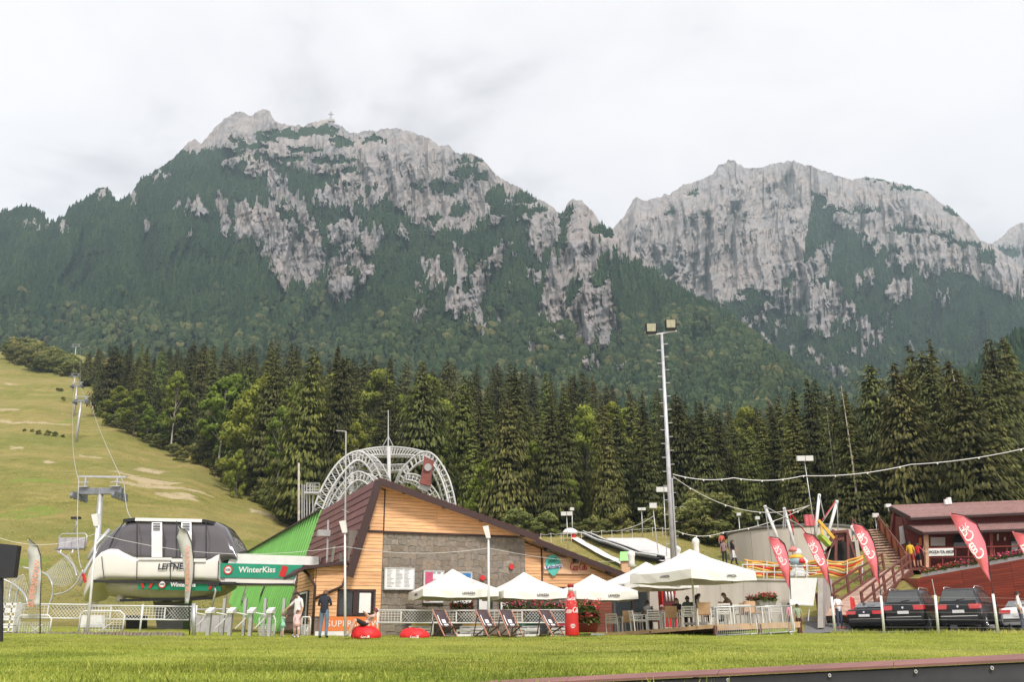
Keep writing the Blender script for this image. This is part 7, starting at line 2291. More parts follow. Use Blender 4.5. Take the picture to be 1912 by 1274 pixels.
for k in range(6):
    f0 = 0.03 + k * 0.135
    p = lerp(T0, T1_, f0 + 0.05) + V(0, 0.1, 0.06)
    fb = flower_box(p, 'white window box of pink and orange flowers along the red retaining wall', 'flower boxes on the red wall', white, ang, 1.15, k, 0.85)
    fb.rotation_euler = (0, -atan2(T1_.z - T0.z, (T1_.xy - T0.xy).length), ang)
# ---------------------------------------------------------------- wooden ramp and stairs
m_rampb = mat('worn_ramp_boards', (0.44, 0.29, 0.22), 0.8, var=0.2, rnd=0.2)
ramp_t = thing('wooden_ramp', 'long wooden ramp with dark railings climbing to the red house', 'ramp', at(1560, 1150, 48))
La, Lb = at(1528, 1150, 47.5), at(1652, 1064, 60)
Ra, Rb = at(1612, 1146, 47.5), at(1702, 1064, 60)
n = 34
for k in range(n):
    a_, b_ = lerp(La, Lb, k / n), lerp(Ra, Rb, k / n)
    c_, d_ = lerp(Ra, Rb, (k + 0.9) / n), lerp(La, Lb, (k + 0.9) / n)
    MB().hexa([p - UP * 0.05 for p in (a_, b_, c_, d_)] + [a_, b_, c_, d_]).build('board', m_rampb, ramp_t)
for (p, q) in ((La, Lb), (Ra, Rb)):
    MB().bar(p - UP * 0.15, q - UP * 0.15, 0.14, 0.4).build('stringer', m_tim, ramp_t)
    for k in range(6):
        b_ = lerp(p, q, (k + 0.05) / 5.1)
        MB().bar(b_ - UP * 0.6, b_ + UP * 1.05, 0.13).build('post', m_tim, ramp_t)
    for z_ in (1.02, 0.55):
        MB().bar(p + UP * z_, q + UP * z_, 0.07, 0.11).build('handrail', m_tim, ramp_t)
stairs = thing('wooden_stairs', 'steep wooden stairs with orange-brown sides above the ramp', 'stairs', at(1660, 1060, 60.5))
SL0, SL1 = at(1640, 1058, 60.5), at(1594, 992, 68)
SR0, SR1 = at(1692, 1056, 60.5), at(1642, 988, 68)
for k in range(15):
    f_ = k / 14
    a_, b_ = lerp(SL0, SL1, f_), lerp(SR0, SR1, f_)
    MB().hexa([a_ - UP * 0.09, b_ - UP * 0.09, b_ + V(0, 0.34, -0.09), a_ + V(0, 0.34, -0.09), a_, b_, b_ + V(0, 0.34, 0), a_ + V(0, 0.34, 0)]).build('tread', m_rampb, stairs)
m_oside = mat('orange_brown_board', (0.34, 0.09, 0.035), 0.6, var=0.2)
MB().bar(SR0 + UP * 0.35 + V(0.1, 0, 0), SR1 + UP * 0.35 + V(0.1, 0, 0), 0.08, 0.85).build('side_board', m_oside, stairs)
MB().bar(SL0 + UP * 0.05, SL1 + UP * 0.05, 0.1, 0.35).build('stringer', m_tim, stairs)
for (p, q) in ((SL0, SL1), (SR0, SR1)):
    MB().bar(p + UP * 1.0, q + UP * 1.0, 0.07, 0.1).build('handrail', m_tim, stairs)
    for k in range(5):
        b_ = lerp(p, q, k / 4)
        MB().bar(b_ - UP * 0.3, b_ + UP * 1.0, 0.1).build('post', m_tim, stairs)
af = at(1592, 1152, 47.2)
ab = thing('red_stand', 'bright red folding stand at the foot of the ramp', 'stand', af)
MB().bar(af, at(1589, 1116, 47.6), 0.12, 0.05).build('leg', m_red, ab)
MB().bar(at(1600, 1152, 47.6), at(1592, 1118, 47.7), 0.12, 0.05).build('leg', m_red, ab)
MB().bar(at(1583, 1151, 47.0), at(1601, 1150, 47.6), 0.35, 0.06).build('base', m_red, ab)
# ---------------------------------------------------------------- red feather flags and net fence along the lawn
m_flag = mat('coral_red_flag', (0.88, 0.20, 0.24), 0.75, var=0.05, scale=1.0)
FLG = [([(1437, 1003), (1453, 1005), (1465, 1016), (1471, 1035), (1474, 1060), (1476, 1104)], (1480, 1186), 'red feather flag before the painted statue', 27, 39.5),
       ([(1502, 996), (1518, 999), (1530, 1010), (1538, 1030), (1545, 1062), (1551, 1099)], (1559, 1180), 'red feather flag before the striped netting', 27, 39.0),
       ([(1594, 979), (1609, 981), (1622, 992), (1632, 1014), (1638, 1050), (1643, 1096)], (1651, 1183), 'red feather flag before the upper stairs', 28, 38.6),
       ([(1776, 959), (1800, 963), (1824, 978), (1839, 1012), (1846, 1050), (1851, 1089)], (1864, 1184), 'largest red feather flag before the red house porch', 43, 37.6),
       ([(1893, 993), (1916, 997), (1938, 1012), (1952, 1045), (1958, 1085), (1963, 1120)], (1976, 1190), 'red feather flag beyond the white car', 42, 37.6)]
for (sp, ft, lab, wd, Y) in FLG:
    wf = lambda f_, sp=sp: max(0.3, float(np.interp(lerp(sp[0][1], sp[-1][1], f_), [q[1] for q in sp], [q[0] for q in sp])) - lerp(sp[0][0] - 3, sp[-1][0] - 0.5, f_ ** 1.12))
    t_, cl = feather('feather_flag', lab, sp, wf, m_flag, Y, 'red feather flags', ft)
    p0 = lerp(Vector(sp[1]), Vector(sp[2]), 0.5)
    top = Vector((sp[2][0] - wd * 0.66, sp[2][1] + 3))
    bot = Vector((lerp(sp[3][0], sp[4][0], 0.8) - wd * 0.30, lerp(sp[3][1], sp[4][1], 0.8)))
    xa, xb = at(top.x, top.y, Y - 0.22), at(bot.x, bot.y, Y - 0.22)
    L_ = (xa - xb).length
    o = put_flat('lettering', cola_white, cl, (xa + xb) / 2, xa - xb, V(1, 0, 0.2))
    o.scale = (L_ / 3.75, L_ / 3.75 * 1.05, 1)
    s1 = lerp(Vector(ft), Vector(sp[-1]), 0.80 if wd < 40 else 0.78)
    MB().tube([at(ft[0], ft[1], Y), at(s1.x, s1.y, Y)], 0.055, 8).build('sleeve', white, t_, True)
np_ = at(1752.5, 1184, 38.1)
nt_ = thing('net_fence', 'fine pale wire fence with a white post in front of the parked cars', 'fence', np_)
MB().tube([np_, at(1746, 1112, 38.1)], 0.055, 8).build('post', white, nt_, True)
MB().tube([at(1746, 1112, 38.1), at(1740, 1082, 38.1)], 0.018, 5).build('rod', m_galv, nt_)
for k in range(5):
    yy = 1116 + k * 14
    MB().tube([at(1653 - 6 + k * 1.5, yy, 38.6), at(1747 + k * 1.3, yy, 38.1), at(1854 + k * 2.0, yy + 1, 37.6), at(1966 + k * 2, yy + 4, 37.6)], 0.0025, 3).build('wire', m_whsteel, nt_)
# ---------------------------------------------------------------- black-faced board fence in the near corner
m_tarp = mat('black_tarp', (0.018, 0.017, 0.017), 0.5, var=0.25, scale=2, bmp=0.2, bscale=6)
m_cap = mat('reddish_cap_board', (0.24, 0.115, 0.10), 0.6, var=0.2, scale=1.5, stretch=(0.4, 3, 3))
N0, N1 = at(820, 1277, 9.5), at(2050, 1214.5, 7.0)
bf = thing('tarp_fence', 'low board fence with reddish cap rail and black eyeleted tarpaulin', 'fence', (N0.x, N0.y, 0.6))
dr_ = (N1 - N0)
hd_ = V(dr_.x, dr_.y, 0).normalized()
nn_ = V(hd_.y, -hd_.x, 0)
capw = 0.10
for k in range(4):
    a_, b_ = lerp(N0, N1, (k + 0.002) / 4), lerp(N0, N1, (k + 0.998) / 4)
    MB().hexa([a_ - UP * 0.03, a_ + nn_ * capw - UP * 0.055, b_ + nn_ * capw - UP * 0.055, b_ - UP * 0.03, a_, a_ + nn_ * capw - UP * 0.035, b_ + nn_ * capw - UP * 0.035, b_]).build('cap_board', m_cap, bf)
rows = []
for i in range(5):
    row = []
    for j in range(61):
        p = lerp(N0, N1, j / 60) + nn_ * (capw - 0.02 + 0.012 * sin(j * 1.3) * i / 4) - UP * (0.058 + 0.95 * i / 4)
        row.append(p)
    rows.append(row)
mb = MB()
mb.sheet(rows)
o = mb.build('tarpaulin', m_tarp, bf, True)
o.modifiers.new('thickness', 'SOLIDIFY').thickness = 0.01
for px in (1200, 1358, 1550, 1712, 1852):
    f_ = min(((abs(pix(lerp(N0, N1, k / 400) + nn_ * capw - UP * 0.09)[0] - px), k / 400) for k in range(401)))[1]
    c_ = lerp(N0, N1, f_) + nn_ * (capw + 0.004) - UP * 0.09
    MB().tube([c_ + hd_ * 0.009 * cos(a * pi / 5) + UP * 0.012 * sin(a * pi / 5) for a in range(10)], 0.0035, 5, True, True).build('eyelet', m_whsteel, bf, True)
MB().bar(lerp(N0, N1, 0.46) + nn_ * (capw * 0.8) - UP * 0.055, lerp(N0, N1, 0.46) + nn_ * (capw * 0.2) - UP * 0.01 + hd_ * 0.2, 0.02, 0.02).build('splinter', m_dark, bf)
for k in range(5):
    p = lerp(N0, N1, (k + 0.5) / 5) + nn_ * 0.02
    MB().bar(p - UP * 1.6, p - UP * 0.08, 0.09).build('post', m_tim, bf)
# ---------------------------------------------------------------- cars
m_carblk = mat('black_car_paint', (0.006, 0.0065, 0.008), 0.3, var=0.05, coat=0.12)
m_carwht = mat('white_car_paint', (0.70, 0.70, 0.70), 0.2, var=0.03, coat=1.0)
m_carglass = mat('car_glass', (0.075, 0.08, 0.08), 0.07, var=0.1, coat=0.5)
m_chrome = mat('chrome', (0.70, 0.70, 0.71), 0.15, 0.95, var=0.03)
m_tail = mat('tail_light', (0.55, 0.03, 0.03), 0.15, var=0.1, coat=1.0)
m_plate = mat('number_plate', (0.72, 0.72, 0.72), 0.5, var=0.08, scale=14)
m_tyre = mat('tyre', (0.018, 0.018, 0.018), 0.9, var=0.1)
SUV = dict(L=4.75, W=1.92, H=1.72, st=[(0.0, .42, .78, .84, .86, .80), (0.05, .33, .96, 1.02, .95, .86), (0.12, .29, 1.04, 1.12, .98, .85), (0.30, .27, 1.08, 1.36, 1.0, .79), (0.46, .26, 1.09, 1.58, 1.0, .75), (0.62, .25, 1.09, 1.66, 1.0, .74), (0.9, .25, 1.08, 1.695, 1.0, .74), (2.0, .25, 1.06, 1.72, 1.0, .75), (2.8, .25, 1.05, 1.67, 1.0, .74), (3.2, .25, 1.04, 1.46, 1.0, .77), (3.7, .25, 1.02, 1.10, .99, .86), (4.35, .27, .92, .97, .95, .86), (4.62, .32, .78, .82, .88, .8), (4.75, .42, .62, .66, .78, .72)],
           rw=((0.17, 1.16, .80), (0.47, 1.58, .70)), sw=(0.75, 3.1), tl=(0.95, 0.19, 0.46))
SEDAN = dict(L=4.6, W=1.80, H=1.43, st=[(0.0, .40, .72, .78, .84, .78), (0.05, .30, .92, .98, .94, .84), (0.12, .27, .98, 1.04, .97, .86), (0.8, .25, .99, 1.09, 1.0, .84), (1.2, .25, .98, 1.28, 1.0, .76), (1.6, .25, .97, 1.40, 1.0, .71), (2.1, .25, .96, 1.43, 1.0, .70), (2.7, .25, .96, 1.39, 1.0, .70), (3.2, .25, .95, 1.15, 1.0, .78), (3.5, .25, .94, .99, .99, .85), (4.2, .27, .82, .86, .95, .86), (4.5, .32, .68, .72, .88, .8), (4.6, .40, .55, .58, .78, .72)],
             rw=((0.88, 1.13, .78), (1.55, 1.385, .68)), sw=(1.5, 3.0), tl=(0.88, 0.16, 0.48))
def car(spec, p, rz, paint, label, rails=False, badge=True):
    t_ = thing('parked_car', label, 'car', p, rz, 'cars parked below the red wall')
    hw = spec['W'] / 2
    rings = []
    if rails:
        t_.scale = (1, 0.9, 1.15)
    for (y, zb, zbelt, zt, wb, wr) in spec['st']:
        wb, wr = wb * hw, wr * hw
        half = [(wb * 0.90, zb), (wb * 0.985, zb + 0.10), (wb, lerp(zb, zbelt, 0.5)), (wb * 0.985, zbelt - 0.04), (wb * 0.955, zbelt), (lerp(wb * 0.95, wr, 0.5), lerp(zbelt, zt, 0.5)), (wr, zt - 0.06 * min(1, (zt - zbelt) / 0.3)), (wr * 0.88, zt - 0.012), (wr * 0.45, zt)]
        ring = [(x, y, z) for x, z in half] + [(-x, y, z) for x, z in half[::-1]]
        rings.append(ring)
    mb = MB()
    mb.sheet(rings, True)
    m = len(rings[0])
    mb.add(rings[0], [tuple(range(m))])
    mb.add(rings[-1], [tuple(range(m - 1, -1, -1))])
    body = mb.build('body', paint, t_, True, local=True)
    (y0, z0, w0), (y1, z1, w1) = spec['rw']
    w0, w1 = w0 * hw, w1 * hw
    o_ = V(0, -0.022, 0.018)
    MB().prism([V(-w0, y0, z0) + o_, V(w0, y0, z0) + o_, V(w1, y1, z1) + o_, V(-w1, y1, z1) + o_], (0, 0.02, -0.01)).build('rear_window', m_carglass, t_, local=True)
    MB().bar((-0.06, y0 - 0.035, z0 + 0.05), (0.32, y0 + 0.01, z0 + 0.09), 0.02).build('wiper', m_black, t_, local=True)
    st = spec['st']
    f = lambda y, k: float(np.interp(y, [s[0] for s in st], [s[k] for s in st]))
    for s in (-1, 1):
        for (ya, yb_) in ((spec['sw'][0], lerp(*spec['sw'], 0.28)), (lerp(*spec['sw'], 0.31), lerp(*spec['sw'], 0.63)), (lerp(*spec['sw'], 0.66), spec['sw'][1])):
            q = []
            for (y, top) in ((ya, 0), (yb_, 0), (yb_, 1), (ya, 1)):
                zb, zt = f(y, 2), f(y, 3)
                wb, wr = f(y, 4) * hw, f(y, 5) * hw
                fr = 0.10 if not top else 0.80
                q.append(V(s * (lerp(wb * 0.955, wr, fr) + 0.014), y, lerp(zb, zt - 0.05, fr)))
            MB().prism(q, (-0.02 * s, 0, 0)).build('side_window', m_carglass, t_, local=True)
        MB().box((s * (hw + 0.09), spec['sw'][1] - 0.25, 1.06 if rails else 0.98), (0.2, 0.14, 0.14)).build('mirror', paint, t_, local=True)
        zt_, hh, ww = spec['tl']
        MB().hexa([(s * (hw - ww), -0.03, zt_ - hh / 2), (s * (hw * 0.985), -0.01, zt_ - hh / 2), (s * hw * 1.005, 0.34, zt_ - hh / 2 + 0.04), (s * (hw - ww), 0.2, zt_ - hh / 2), (s * (hw - ww - 0.03), -0.005, zt_ + hh / 2), (s * (hw * 0.975), 0.02, zt_ + hh / 2), (s * hw * 0.995, 0.34, zt_ + hh / 2), (s * (hw - ww), 0.2, zt_ + hh / 2)]).build('tail_light', m_tail, t_, local=True)
        MB().tube([(s * (hw - 0.35), 0.02, 0.30), (s * (hw - 0.35), 0.3, 0.30)], 0.035, 8).build('exhaust', m_black, t_, local=True)
        if rails:
            MB().tube([(s * hw * 0.70, 0.75, 1.67), (s * hw * 0.70, 0.95, 1.76), (s * hw * 0.72, 2.5, 1.77), (s * hw * 0.70, 2.8, 1.68)], 0.022, 6).build('roof_rail', m_chrome, t_, True, local=True)
        for y in (0.88, spec['L'] - 0.95):
            x_ = s * (hw - 0.10)
            wh = MB()
            prof = [(0.34, -0.11), (0.36, -0.08), (0.365, 0.0), (0.36, 0.08), (0.34, 0.11)]
            vs = [[(x_ + dx, y + r * cos(a * pi / 12), 0.36 + r * sin(a * pi / 12)) for a in range(24)] for r, dx in [(0.2, -0.11)] + prof + [(0.2, 0.11)]]
            wh.sheet(vs, True)
            wo_ = wh.build('wheel', m_tyre, t_, True, local=True)
            rim = MB()
            rim.tube([(x_ + s * 0.06, y, 0.36), (x_ + s * 0.095, y, 0.36)], 0.06, 8)
            for k in range(7):
                a = 2 * pi * k / 7
                rim.bar((x_ + s * 0.09, y, 0.36), (x_ + s * 0.09, y + 0.22 * cos(a), 0.36 + 0.22 * sin(a)), 0.05, 0.03, (1, 0, 0))
            rim.tube([(x_ + s * 0.09, y + 0.225 * cos(a * pi / 8), 0.36 + 0.225 * sin(a * pi / 8)) for a in range(16)], 0.02, 5, True, True)
            rim.build('rim', m_chrome, wo_, True, local=True)
            MB().tube([(x_ - s * 0.1, y, 0.40), (x_ + s * 0.088, y, 0.40)], 0.43, 20).build('wheel_arch', m_black, t_, local=True)
    MB().box((0, -0.035, 0.76 if rails else 0.74), (0.52, 0.02, 0.12)).build('number_plate', m_plate, t_, local=True)
    MB().box((0, -0.012, 0.50), (spec['W'] * 0.86, 0.06, 0.16)).build('bumper_insert', m_black, t_, local=True)
    MB().box((0, -0.02, 0.58), (spec['W'] * 0.84, 0.05, 0.03)).build('chrome_strip', m_chrome, t_, local=True)
    if badge:
        MB().tube([(0, 0.012, 0.93 if rails else 0.88), (0, -0.03, 0.96 if rails else 0.90)], 0.05, 14).build('badge', m_chrome, t_, local=True)
    MB().bar((-hw * 0.8, 0.3, 0.27), (hw * 0.8, 0.3, 0.27), 0.3, 0.05).build('underbody', m_black, t_, local=True)
def on_road(px, Y):
    p = gp(px, Y)
    return V(p.x, p.y, p.z + 0.03)
car(SUV, on_road(1796, 43.2), radians(-40), m_carblk, 'black sport utility car with a round badge and chrome roof rails below the largest flag', True)
car(SUV, on_road(1692, 44.6), radians(-38), m_carblk, 'black crossover car with silver bumper guard between the two other black cars', True)
car(SEDAN, on_road(1618, 45.6), radians(-37), m_carblk, 'low black saloon car nearest the wooden ramp')
car(SEDAN, on_road(1912, 43.2), radians(-36), m_carwht, 'white car at the far end of the car park', False)
# ---------------------------------------------------------------- people
m_skin = mat('skin', (0.52, 0.30, 0.20), 0.6, var=0.06)
m_hairs = {'dark': mat('dark_hair', (0.022, 0.015, 0.012), 0.6), 'brown': mat('brown_hair', (0.13, 0.06, 0.03), 0.6), 'red': mat('dark_red_hair', (0.12, 0.018, 0.016), 0.6), 'grey': mat('greying_hair', (0.10, 0.09, 0.085), 0.7)}
CLO = {}
def cloth(c):
    if c not in CLO:
        CLO[c] = mat('cloth_%d' % len(CLO), c, 0.85, var=0.14, scale=6, bmp=0.2, bscale=20)
    return CLO[c]
STAND = dict(pelvis=(0, 0, .96), spine=(0, 0, 1.12), chest=(0, 0, 1.32), neck=(0, 0, 1.49), head=(0, -.015, 1.62), crown=(0, .0, 1.71),
             shL=(.17, 0, 1.42), elL=(.24, .03, 1.14), wrL=(.25, -.03, .90), shR=(-.17, 0, 1.42), elR=(-.24, .03, 1.14), wrR=(-.25, -.03, .90),
             hiL=(.095, 0, .90), knL=(.11, -.01, .50), anL=(.12, .03, .08), toL=(.13, -.14, .035), hiR=(-.095, 0, .90), knR=(-.11, -.01, .50), anR=(-.12, .03, .08), toR=(-.13, -.14, .035))
RAD = dict(pelvis=.135, spine=.125, chest=.145, neck=.055, head=.098, crown=.07, shL=.07, elL=.045, wrL=.032, shR=.07, elR=.045, wrR=.032, hiL=.105, knL=.078, anL=.058, toL=.042, hiR=.105, knR=.078, anR=.058, toR=.042)
BONES = [('pelvis', 'spine', 'top'), ('spine', 'chest', 'top'), ('chest', 'neck', 'top'), ('neck', 'head', 'skin'), ('head', 'crown', 'skin'), ('chest', 'shL', 'top'), ('shL', 'elL', 'sleeve'), ('elL', 'wrL', 'skin'), ('chest', 'shR', 'top'), ('shR', 'elR', 'sleeve'), ('elR', 'wrR', 'skin'), ('pelvis', 'hiL', 'bot'), ('hiL', 'knL', 'bot'), ('knL', 'anL', 'leg'), ('anL', 'toL', 'shoe'), ('pelvis', 'hiR', 'bot'), ('hiR', 'knR', 'bot'), ('knR', 'anR', 'leg'), ('anR', 'toR', 'shoe')]
def person(label, p, h, rz, pose, top, bot, leg=None, shoe=(0.05, 0.05, 0.05), hair='dark', long=False, sleeve=None, cap=None, build=1.0, skirt=None, kids=1.0, group='people'):
    J = {k: Vector(v) for k, v in STAND.items()}
    for k, v in pose.items():
        J[k] = Vector(v)
    names = list(J)
    idx = {n_: i for i, n_ in enumerate(names)}
    vs = [J[n_] for n_ in names]
    es = [(idx[a], idx[b]) for a, b, _ in BONES]
    rad = [RAD[n_] * (build if n_ in ('pelvis', 'spine', 'chest', 'hiL', 'hiR') else 1) * (kids if n_ in ('head', 'crown') else 1) for n_ in names]
    segs = [(J[a], J[b], part) for a, b, part in BONES]
    for s in ('L', 'R'):
        wr, el = J['wr' + s], J['el' + s]
        d = (wr - el).normalized()
        palm = wr + d * 0.07
        vs.append(palm)
        rad.append(0.034)
        pi_ = len(vs) - 1
        es.append((idx['wr' + s], pi_))
        segs.append((wr, palm, 'skin'))
        side = d.cross(V(0, 1, 0)) if abs(d.y) < 0.9 else d.cross(V(1, 0, 0))
        side.normalize()
        curl = d.cross(side)
        for k, (o_, ln) in enumerate(((-0.030, 0.062), (-0.010, 0.074), (0.010, 0.070), (0.030, 0.055), (0.05, 0.03))):
            tip = palm + side * o_ + d * ln + curl * 0.02
            vs.append(tip)
            rad.append(0.0095)
            es.append((pi_, len(vs) - 1))
            segs.append((palm, tip, 'skin'))
    me = bpy.data.meshes.new('skeleton')
    me.from_pydata([tuple(v) for v in vs], es, [])
    o = bpy.data.objects.new('skeleton', me)
    COL.objects.link(o)
    sk = o.modifiers.new('skin', 'SKIN')
    sk.use_smooth_shade = True
    if not me.skin_vertices:
        bpy.context.view_layer.objects.active = o
        o.select_set(True)
    layer = me.skin_vertices[0].data
    for i, r in enumerate(rad):
        layer[i].radius = (r, r)
        layer[i].use_root = (i == idx['pelvis'])
    ss = o.modifiers.new('sub', 'SUBSURF')
    ss.levels = ss.render_levels = 1
    dg = bpy.context.evaluated_depsgraph_get()
    bm_ = bpy.data.meshes.new_from_object(o.evaluated_get(dg))
    bpy.data.objects.remove(o)
    bm_.name = 'body'
    parts = ['top', 'sleeve', 'skin', 'bot', 'leg', 'shoe']
    colr = {'top': cloth(top), 'sleeve': cloth(sleeve or top), 'skin': m_skin, 'bot': cloth(bot), 'leg': cloth(leg) if leg else m_skin, 'shoe': cloth(shoe)}
    bm_.materials.clear()
    for k in parts:
        bm_.materials.append(colr[k])
    A = np.array([s[0][:] for s in segs])
    B = np.array([s[1][:] for s in segs])
    pc = np.zeros(len(bm_.polygons) * 3)
    bm_.polygons.foreach_get('center', pc)
    pc = pc.reshape(-1, 3)
    AB = B - A
    tt = np.clip(((pc[:, None] - A[None]) * AB[None]).sum(-1) / (AB ** 2).sum(-1)[None], 0, 1)
    dd = np.linalg.norm(pc[:, None] - (A[None] + tt[..., None] * AB[None]), axis=-1)
    dd[:, [i for i, s in enumerate(segs) if s[2] == 'top']] *= 0.8
    best = dd.argmin(1)
    bm_.polygons.foreach_set('material_index', np.array([parts.index(segs[b][2]) for b in best], dtype=np.int32))
    bm_.polygons.foreach_set('use_smooth', np.ones(len(bm_.polygons), dtype=bool))
    t_ = thing('person', label, 'person', p, rz, group)
    s = h / 1.74
    t_.scale = (s, s, s)
    obj_from_mesh('body', bm_, t_)
    hd = J['head']
    k_ = kids
    up_ = (J['crown'] - J['neck']).normalized()
    fw = V(0, -1, 0)
    hm_ = cap if cap else None
    mb = MB()
    rows = []
    for i in range(7):
        a = pi * 0.5 * i / 6
        rr = 0.107 * k_ * cos(a * 0.98)
        row = []
        for j in range(14):
            b_ = 2 * pi * j / 14
            front = max(0, -sin(b_))
            row.append(hd + V(rr * cos(b_) * 0.95, rr * sin(b_) * 1.08 + 0.012, 0.125 * k_ * sin(a) + 0.0 + (0.045 * front - 0.035 * (1 - front)) * (1 - i / 6)))
        rows.append(row)
    mb.sheet(rows, True)
    ho_ = mb.build('cap' if cap else 'hair', cloth(cap) if cap else m_hairs[hair], t_, True, local=True)
    if cap:
        MB().hexa([hd + V(-0.07, -0.1, 0.045), hd + V(0.07, -0.1, 0.045), hd + V(0.06, -0.2, 0.03), hd + V(-0.06, -0.2, 0.03), hd + V(-0.07, -0.1, 0.06), hd + V(0.07, -0.1, 0.06), hd + V(0.06, -0.2, 0.04), hd + V(-0.06, -0.2, 0.04)]).build('peak', cloth(cap), ho_, local=True)
    if long:
        MB().tube([hd + V(0, 0.05, 0.05), hd + V(0, 0.10, -0.08), hd + V(0, 0.13, -0.24), hd + V(0, 0.12, -0.34)], [0.09, 0.10, 0.08, 0.03], 8).build('long_hair', m_hairs[hair], t_, True, local=True)
    fc = MB()
    for sx in (-1, 1):
        fc.box(hd + V(0.036 * sx, -0.096 * k_, 0.012), (0.024, 0.012, 0.012))
    fc.box(hd + V(0, -0.092 * k_, -0.05), (0.045, 0.012, 0.01))
    fc.build('eyes_and_mouth', m_hairs['dark'], t_, local=True)
    MB().add([hd + V(-0.014, -0.09, -0.022), hd + V(0.014, -0.09, -0.022), hd + V(0, -0.118 * k_, -0.02), hd + V(0, -0.09, 0.02)], [(0, 1, 2), (0, 2, 3), (1, 3, 2), (0, 3, 1)]).build('nose', m_skin, t_, local=True)
    if skirt:
        mb = MB()
        pz = J['pelvis']
        mb.lathe([(0.13, 0.34), (0.135, 0.16), (0.17, 0.0), (0.24, -0.22), (0.22, -0.22), (0.14, 0.0)], 14, pz)
        mb.build('dress', cloth(skirt), t_, True, local=True)
    return t_
PHONE = dict(elL=(.25, -.02, 1.16), wrL=(.10, -.25, 1.16), elR=(-.25, -.02, 1.16), wrR=(-.10, -.25, 1.16), head=(0, -.05, 1.60), crown=(0, -.05, 1.69))
WALK = dict(knL=(.10, -.18, .52), anL=(.11, -.20, .09), toL=(.11, -.36, .06), knR=(-.10, .02, .50), anR=(-.11, .25, .12), toR=(-.11, .14, .03), elL=(.24, .12, 1.15), wrL=(.24, .10, .92), elR=(-.24, -.08, 1.15), wrR=(-.22, -.24, .98))
REACH = dict(elR=(-.33, -.12, 1.20), wrR=(-.50, -.22, 1.02), head=(-.04, -.05, 1.61), crown=(-.04, -.06, 1.70))
SIT = dict(pelvis=(0, .05, .50), spine=(0, .08, .68), chest=(0, .06, .88), neck=(0, .03, 1.05), head=(0, -.01, 1.18), crown=(0, .0, 1.27), shL=(.17, .05, .98), shR=(-.17, .05, .98), elL=(.25, -.06, .74), elR=(-.25, -.06, .74), wrL=(.12, -.28, .76), wrR=(-.12, -.28, .76), hiL=(.095, .0, .50), hiR=(-.095, .0, .50), knL=(.12, -.40, .50), knR=(-.12, -.40, .50), anL=(.12, -.38, .09), anR=(-.12, -.38, .09), toL=(.12, -.54, .035), toR=(-.12, -.54, .035))
LEAN = dict(SIT, chest=(0, -.08, .84), spine=(0, .0, .68), neck=(0, -.18, 1.0), head=(0, -.26, 1.10), crown=(0, -.26, 1.19), shL=(.17, -.10, .92), shR=(-.17, -.10, .92), elL=(.22, -.25, .74), elR=(-.22, -.25, .74), wrL=(.08, -.42, .80), wrR=(-.08, -.42, .80))
RECL = dict(pelvis=(0, 0, .22), spine=(0, .14, .34), chest=(0, .28, .46), neck=(0, .38, .60), head=(0, .40, .73), crown=(0, .42, .82), shL=(.17, .30, .54), shR=(-.17, .30, .54), elL=(.24, .12, .50), elR=(-.24, .12, .50), wrL=(.10, -.02, .66), wrR=(-.10, -.02, .66), hiL=(.095, -.05, .22), hiR=(-.095, -.05, .22), knL=(.12, -.40, .42), knR=(-.12, -.38, .44), anL=(.12, -.66, .09), anR=(-.12, -.64, .09), toL=(.12, -.82, .05), toR=(-.12, -.80, .05))
jean, navy, wht, blk = (0.14, 0.19, 0.26), (0.018, 0.022, 0.035), (0.74, 0.72, 0.72), (0.02, 0.02, 0.022)
G = lambda px, Y: gp(px, Y)
person('standing man in dark navy t-shirt and blue jeans seen from behind', G(603, 35.3), 1.80, radians(172), dict(PHONE, toL=(.15, -.13, .035)), navy, jean, jean, blk, 'brown', build=1.08, sleeve=navy)
person('man in white t-shirt, pale jeans and black cap holding out a hand', G(553, 38.2), 1.80, radians(-35), dict(REACH), wht, (0.40, 0.45, 0.52), (0.40, 0.45, 0.52), (0.3, 0.3, 0.32), 'dark', cap=blk)
person('small girl in a pale pink outfit walking across the lawn', G(553, 35.6), 1.02, radians(15), dict(WALK), (0.72, 0.45, 0.43), (0.72, 0.45, 0.43), None, (0.6, 0.6, 0.6), 'brown', long=True, kids=1.3, skirt=(0.72, 0.47, 0.45))
person('toddler in a mint green dress beside the low gate', G(527, 38.0), 0.90, radians(120), dict(elR=(-.33, -.05, 1.35), wrR=(-.42, -.1, 1.52)), (0.30, 0.56, 0.42), (0.30, 0.56, 0.42), None, (0.6, 0.5, 0.45), 'brown', kids=1.4, skirt=(0.30, 0.58, 0.44))
q_ = at(682, 1192, 35.5)
person('person with dark red hair and black shorts lounging on the beanbag', V(q_.x - 0.02, q_.y, q_.z + 0.28), 1.66, radians(-68), dict(RECL, toL=(.12, -.84, -.2), toR=(-.12, -.82, -.2), anL=(.12, -.70, -.18), anR=(-.12, -.68, -.18)), (0.55, 0.38, 0.33), blk, None, (0.25, 0.27, 0.32), 'red')
person('woman in white t-shirt and dark trousers standing by the ramp', on_road(1570, 46.5), 1.68, radians(20), dict(PHONE), wht, (0.05, 0.06, 0.09), (0.05, 0.06, 0.09), (0.5, 0.12, 0.1), 'brown', long=True)
pf_ = lambda px, py, Y: at(px, py, Y)
person('person in yellow t-shirt and shorts on the porch of the red house', pf_(1705, 1061, 62.2), 1.78, radians(150), {}, (0.70, 0.44, 0.03), (0.40, 0.05, 0.04), None, (0.3, 0.2, 0.15), 'dark')
person('person in red t-shirt and dark shorts on the porch of the red house', pf_(1718, 1060, 62.4), 1.65, radians(120), dict(REACH), (0.55, 0.03, 0.04), blk, None, (0.3, 0.2, 0.15), 'dark')
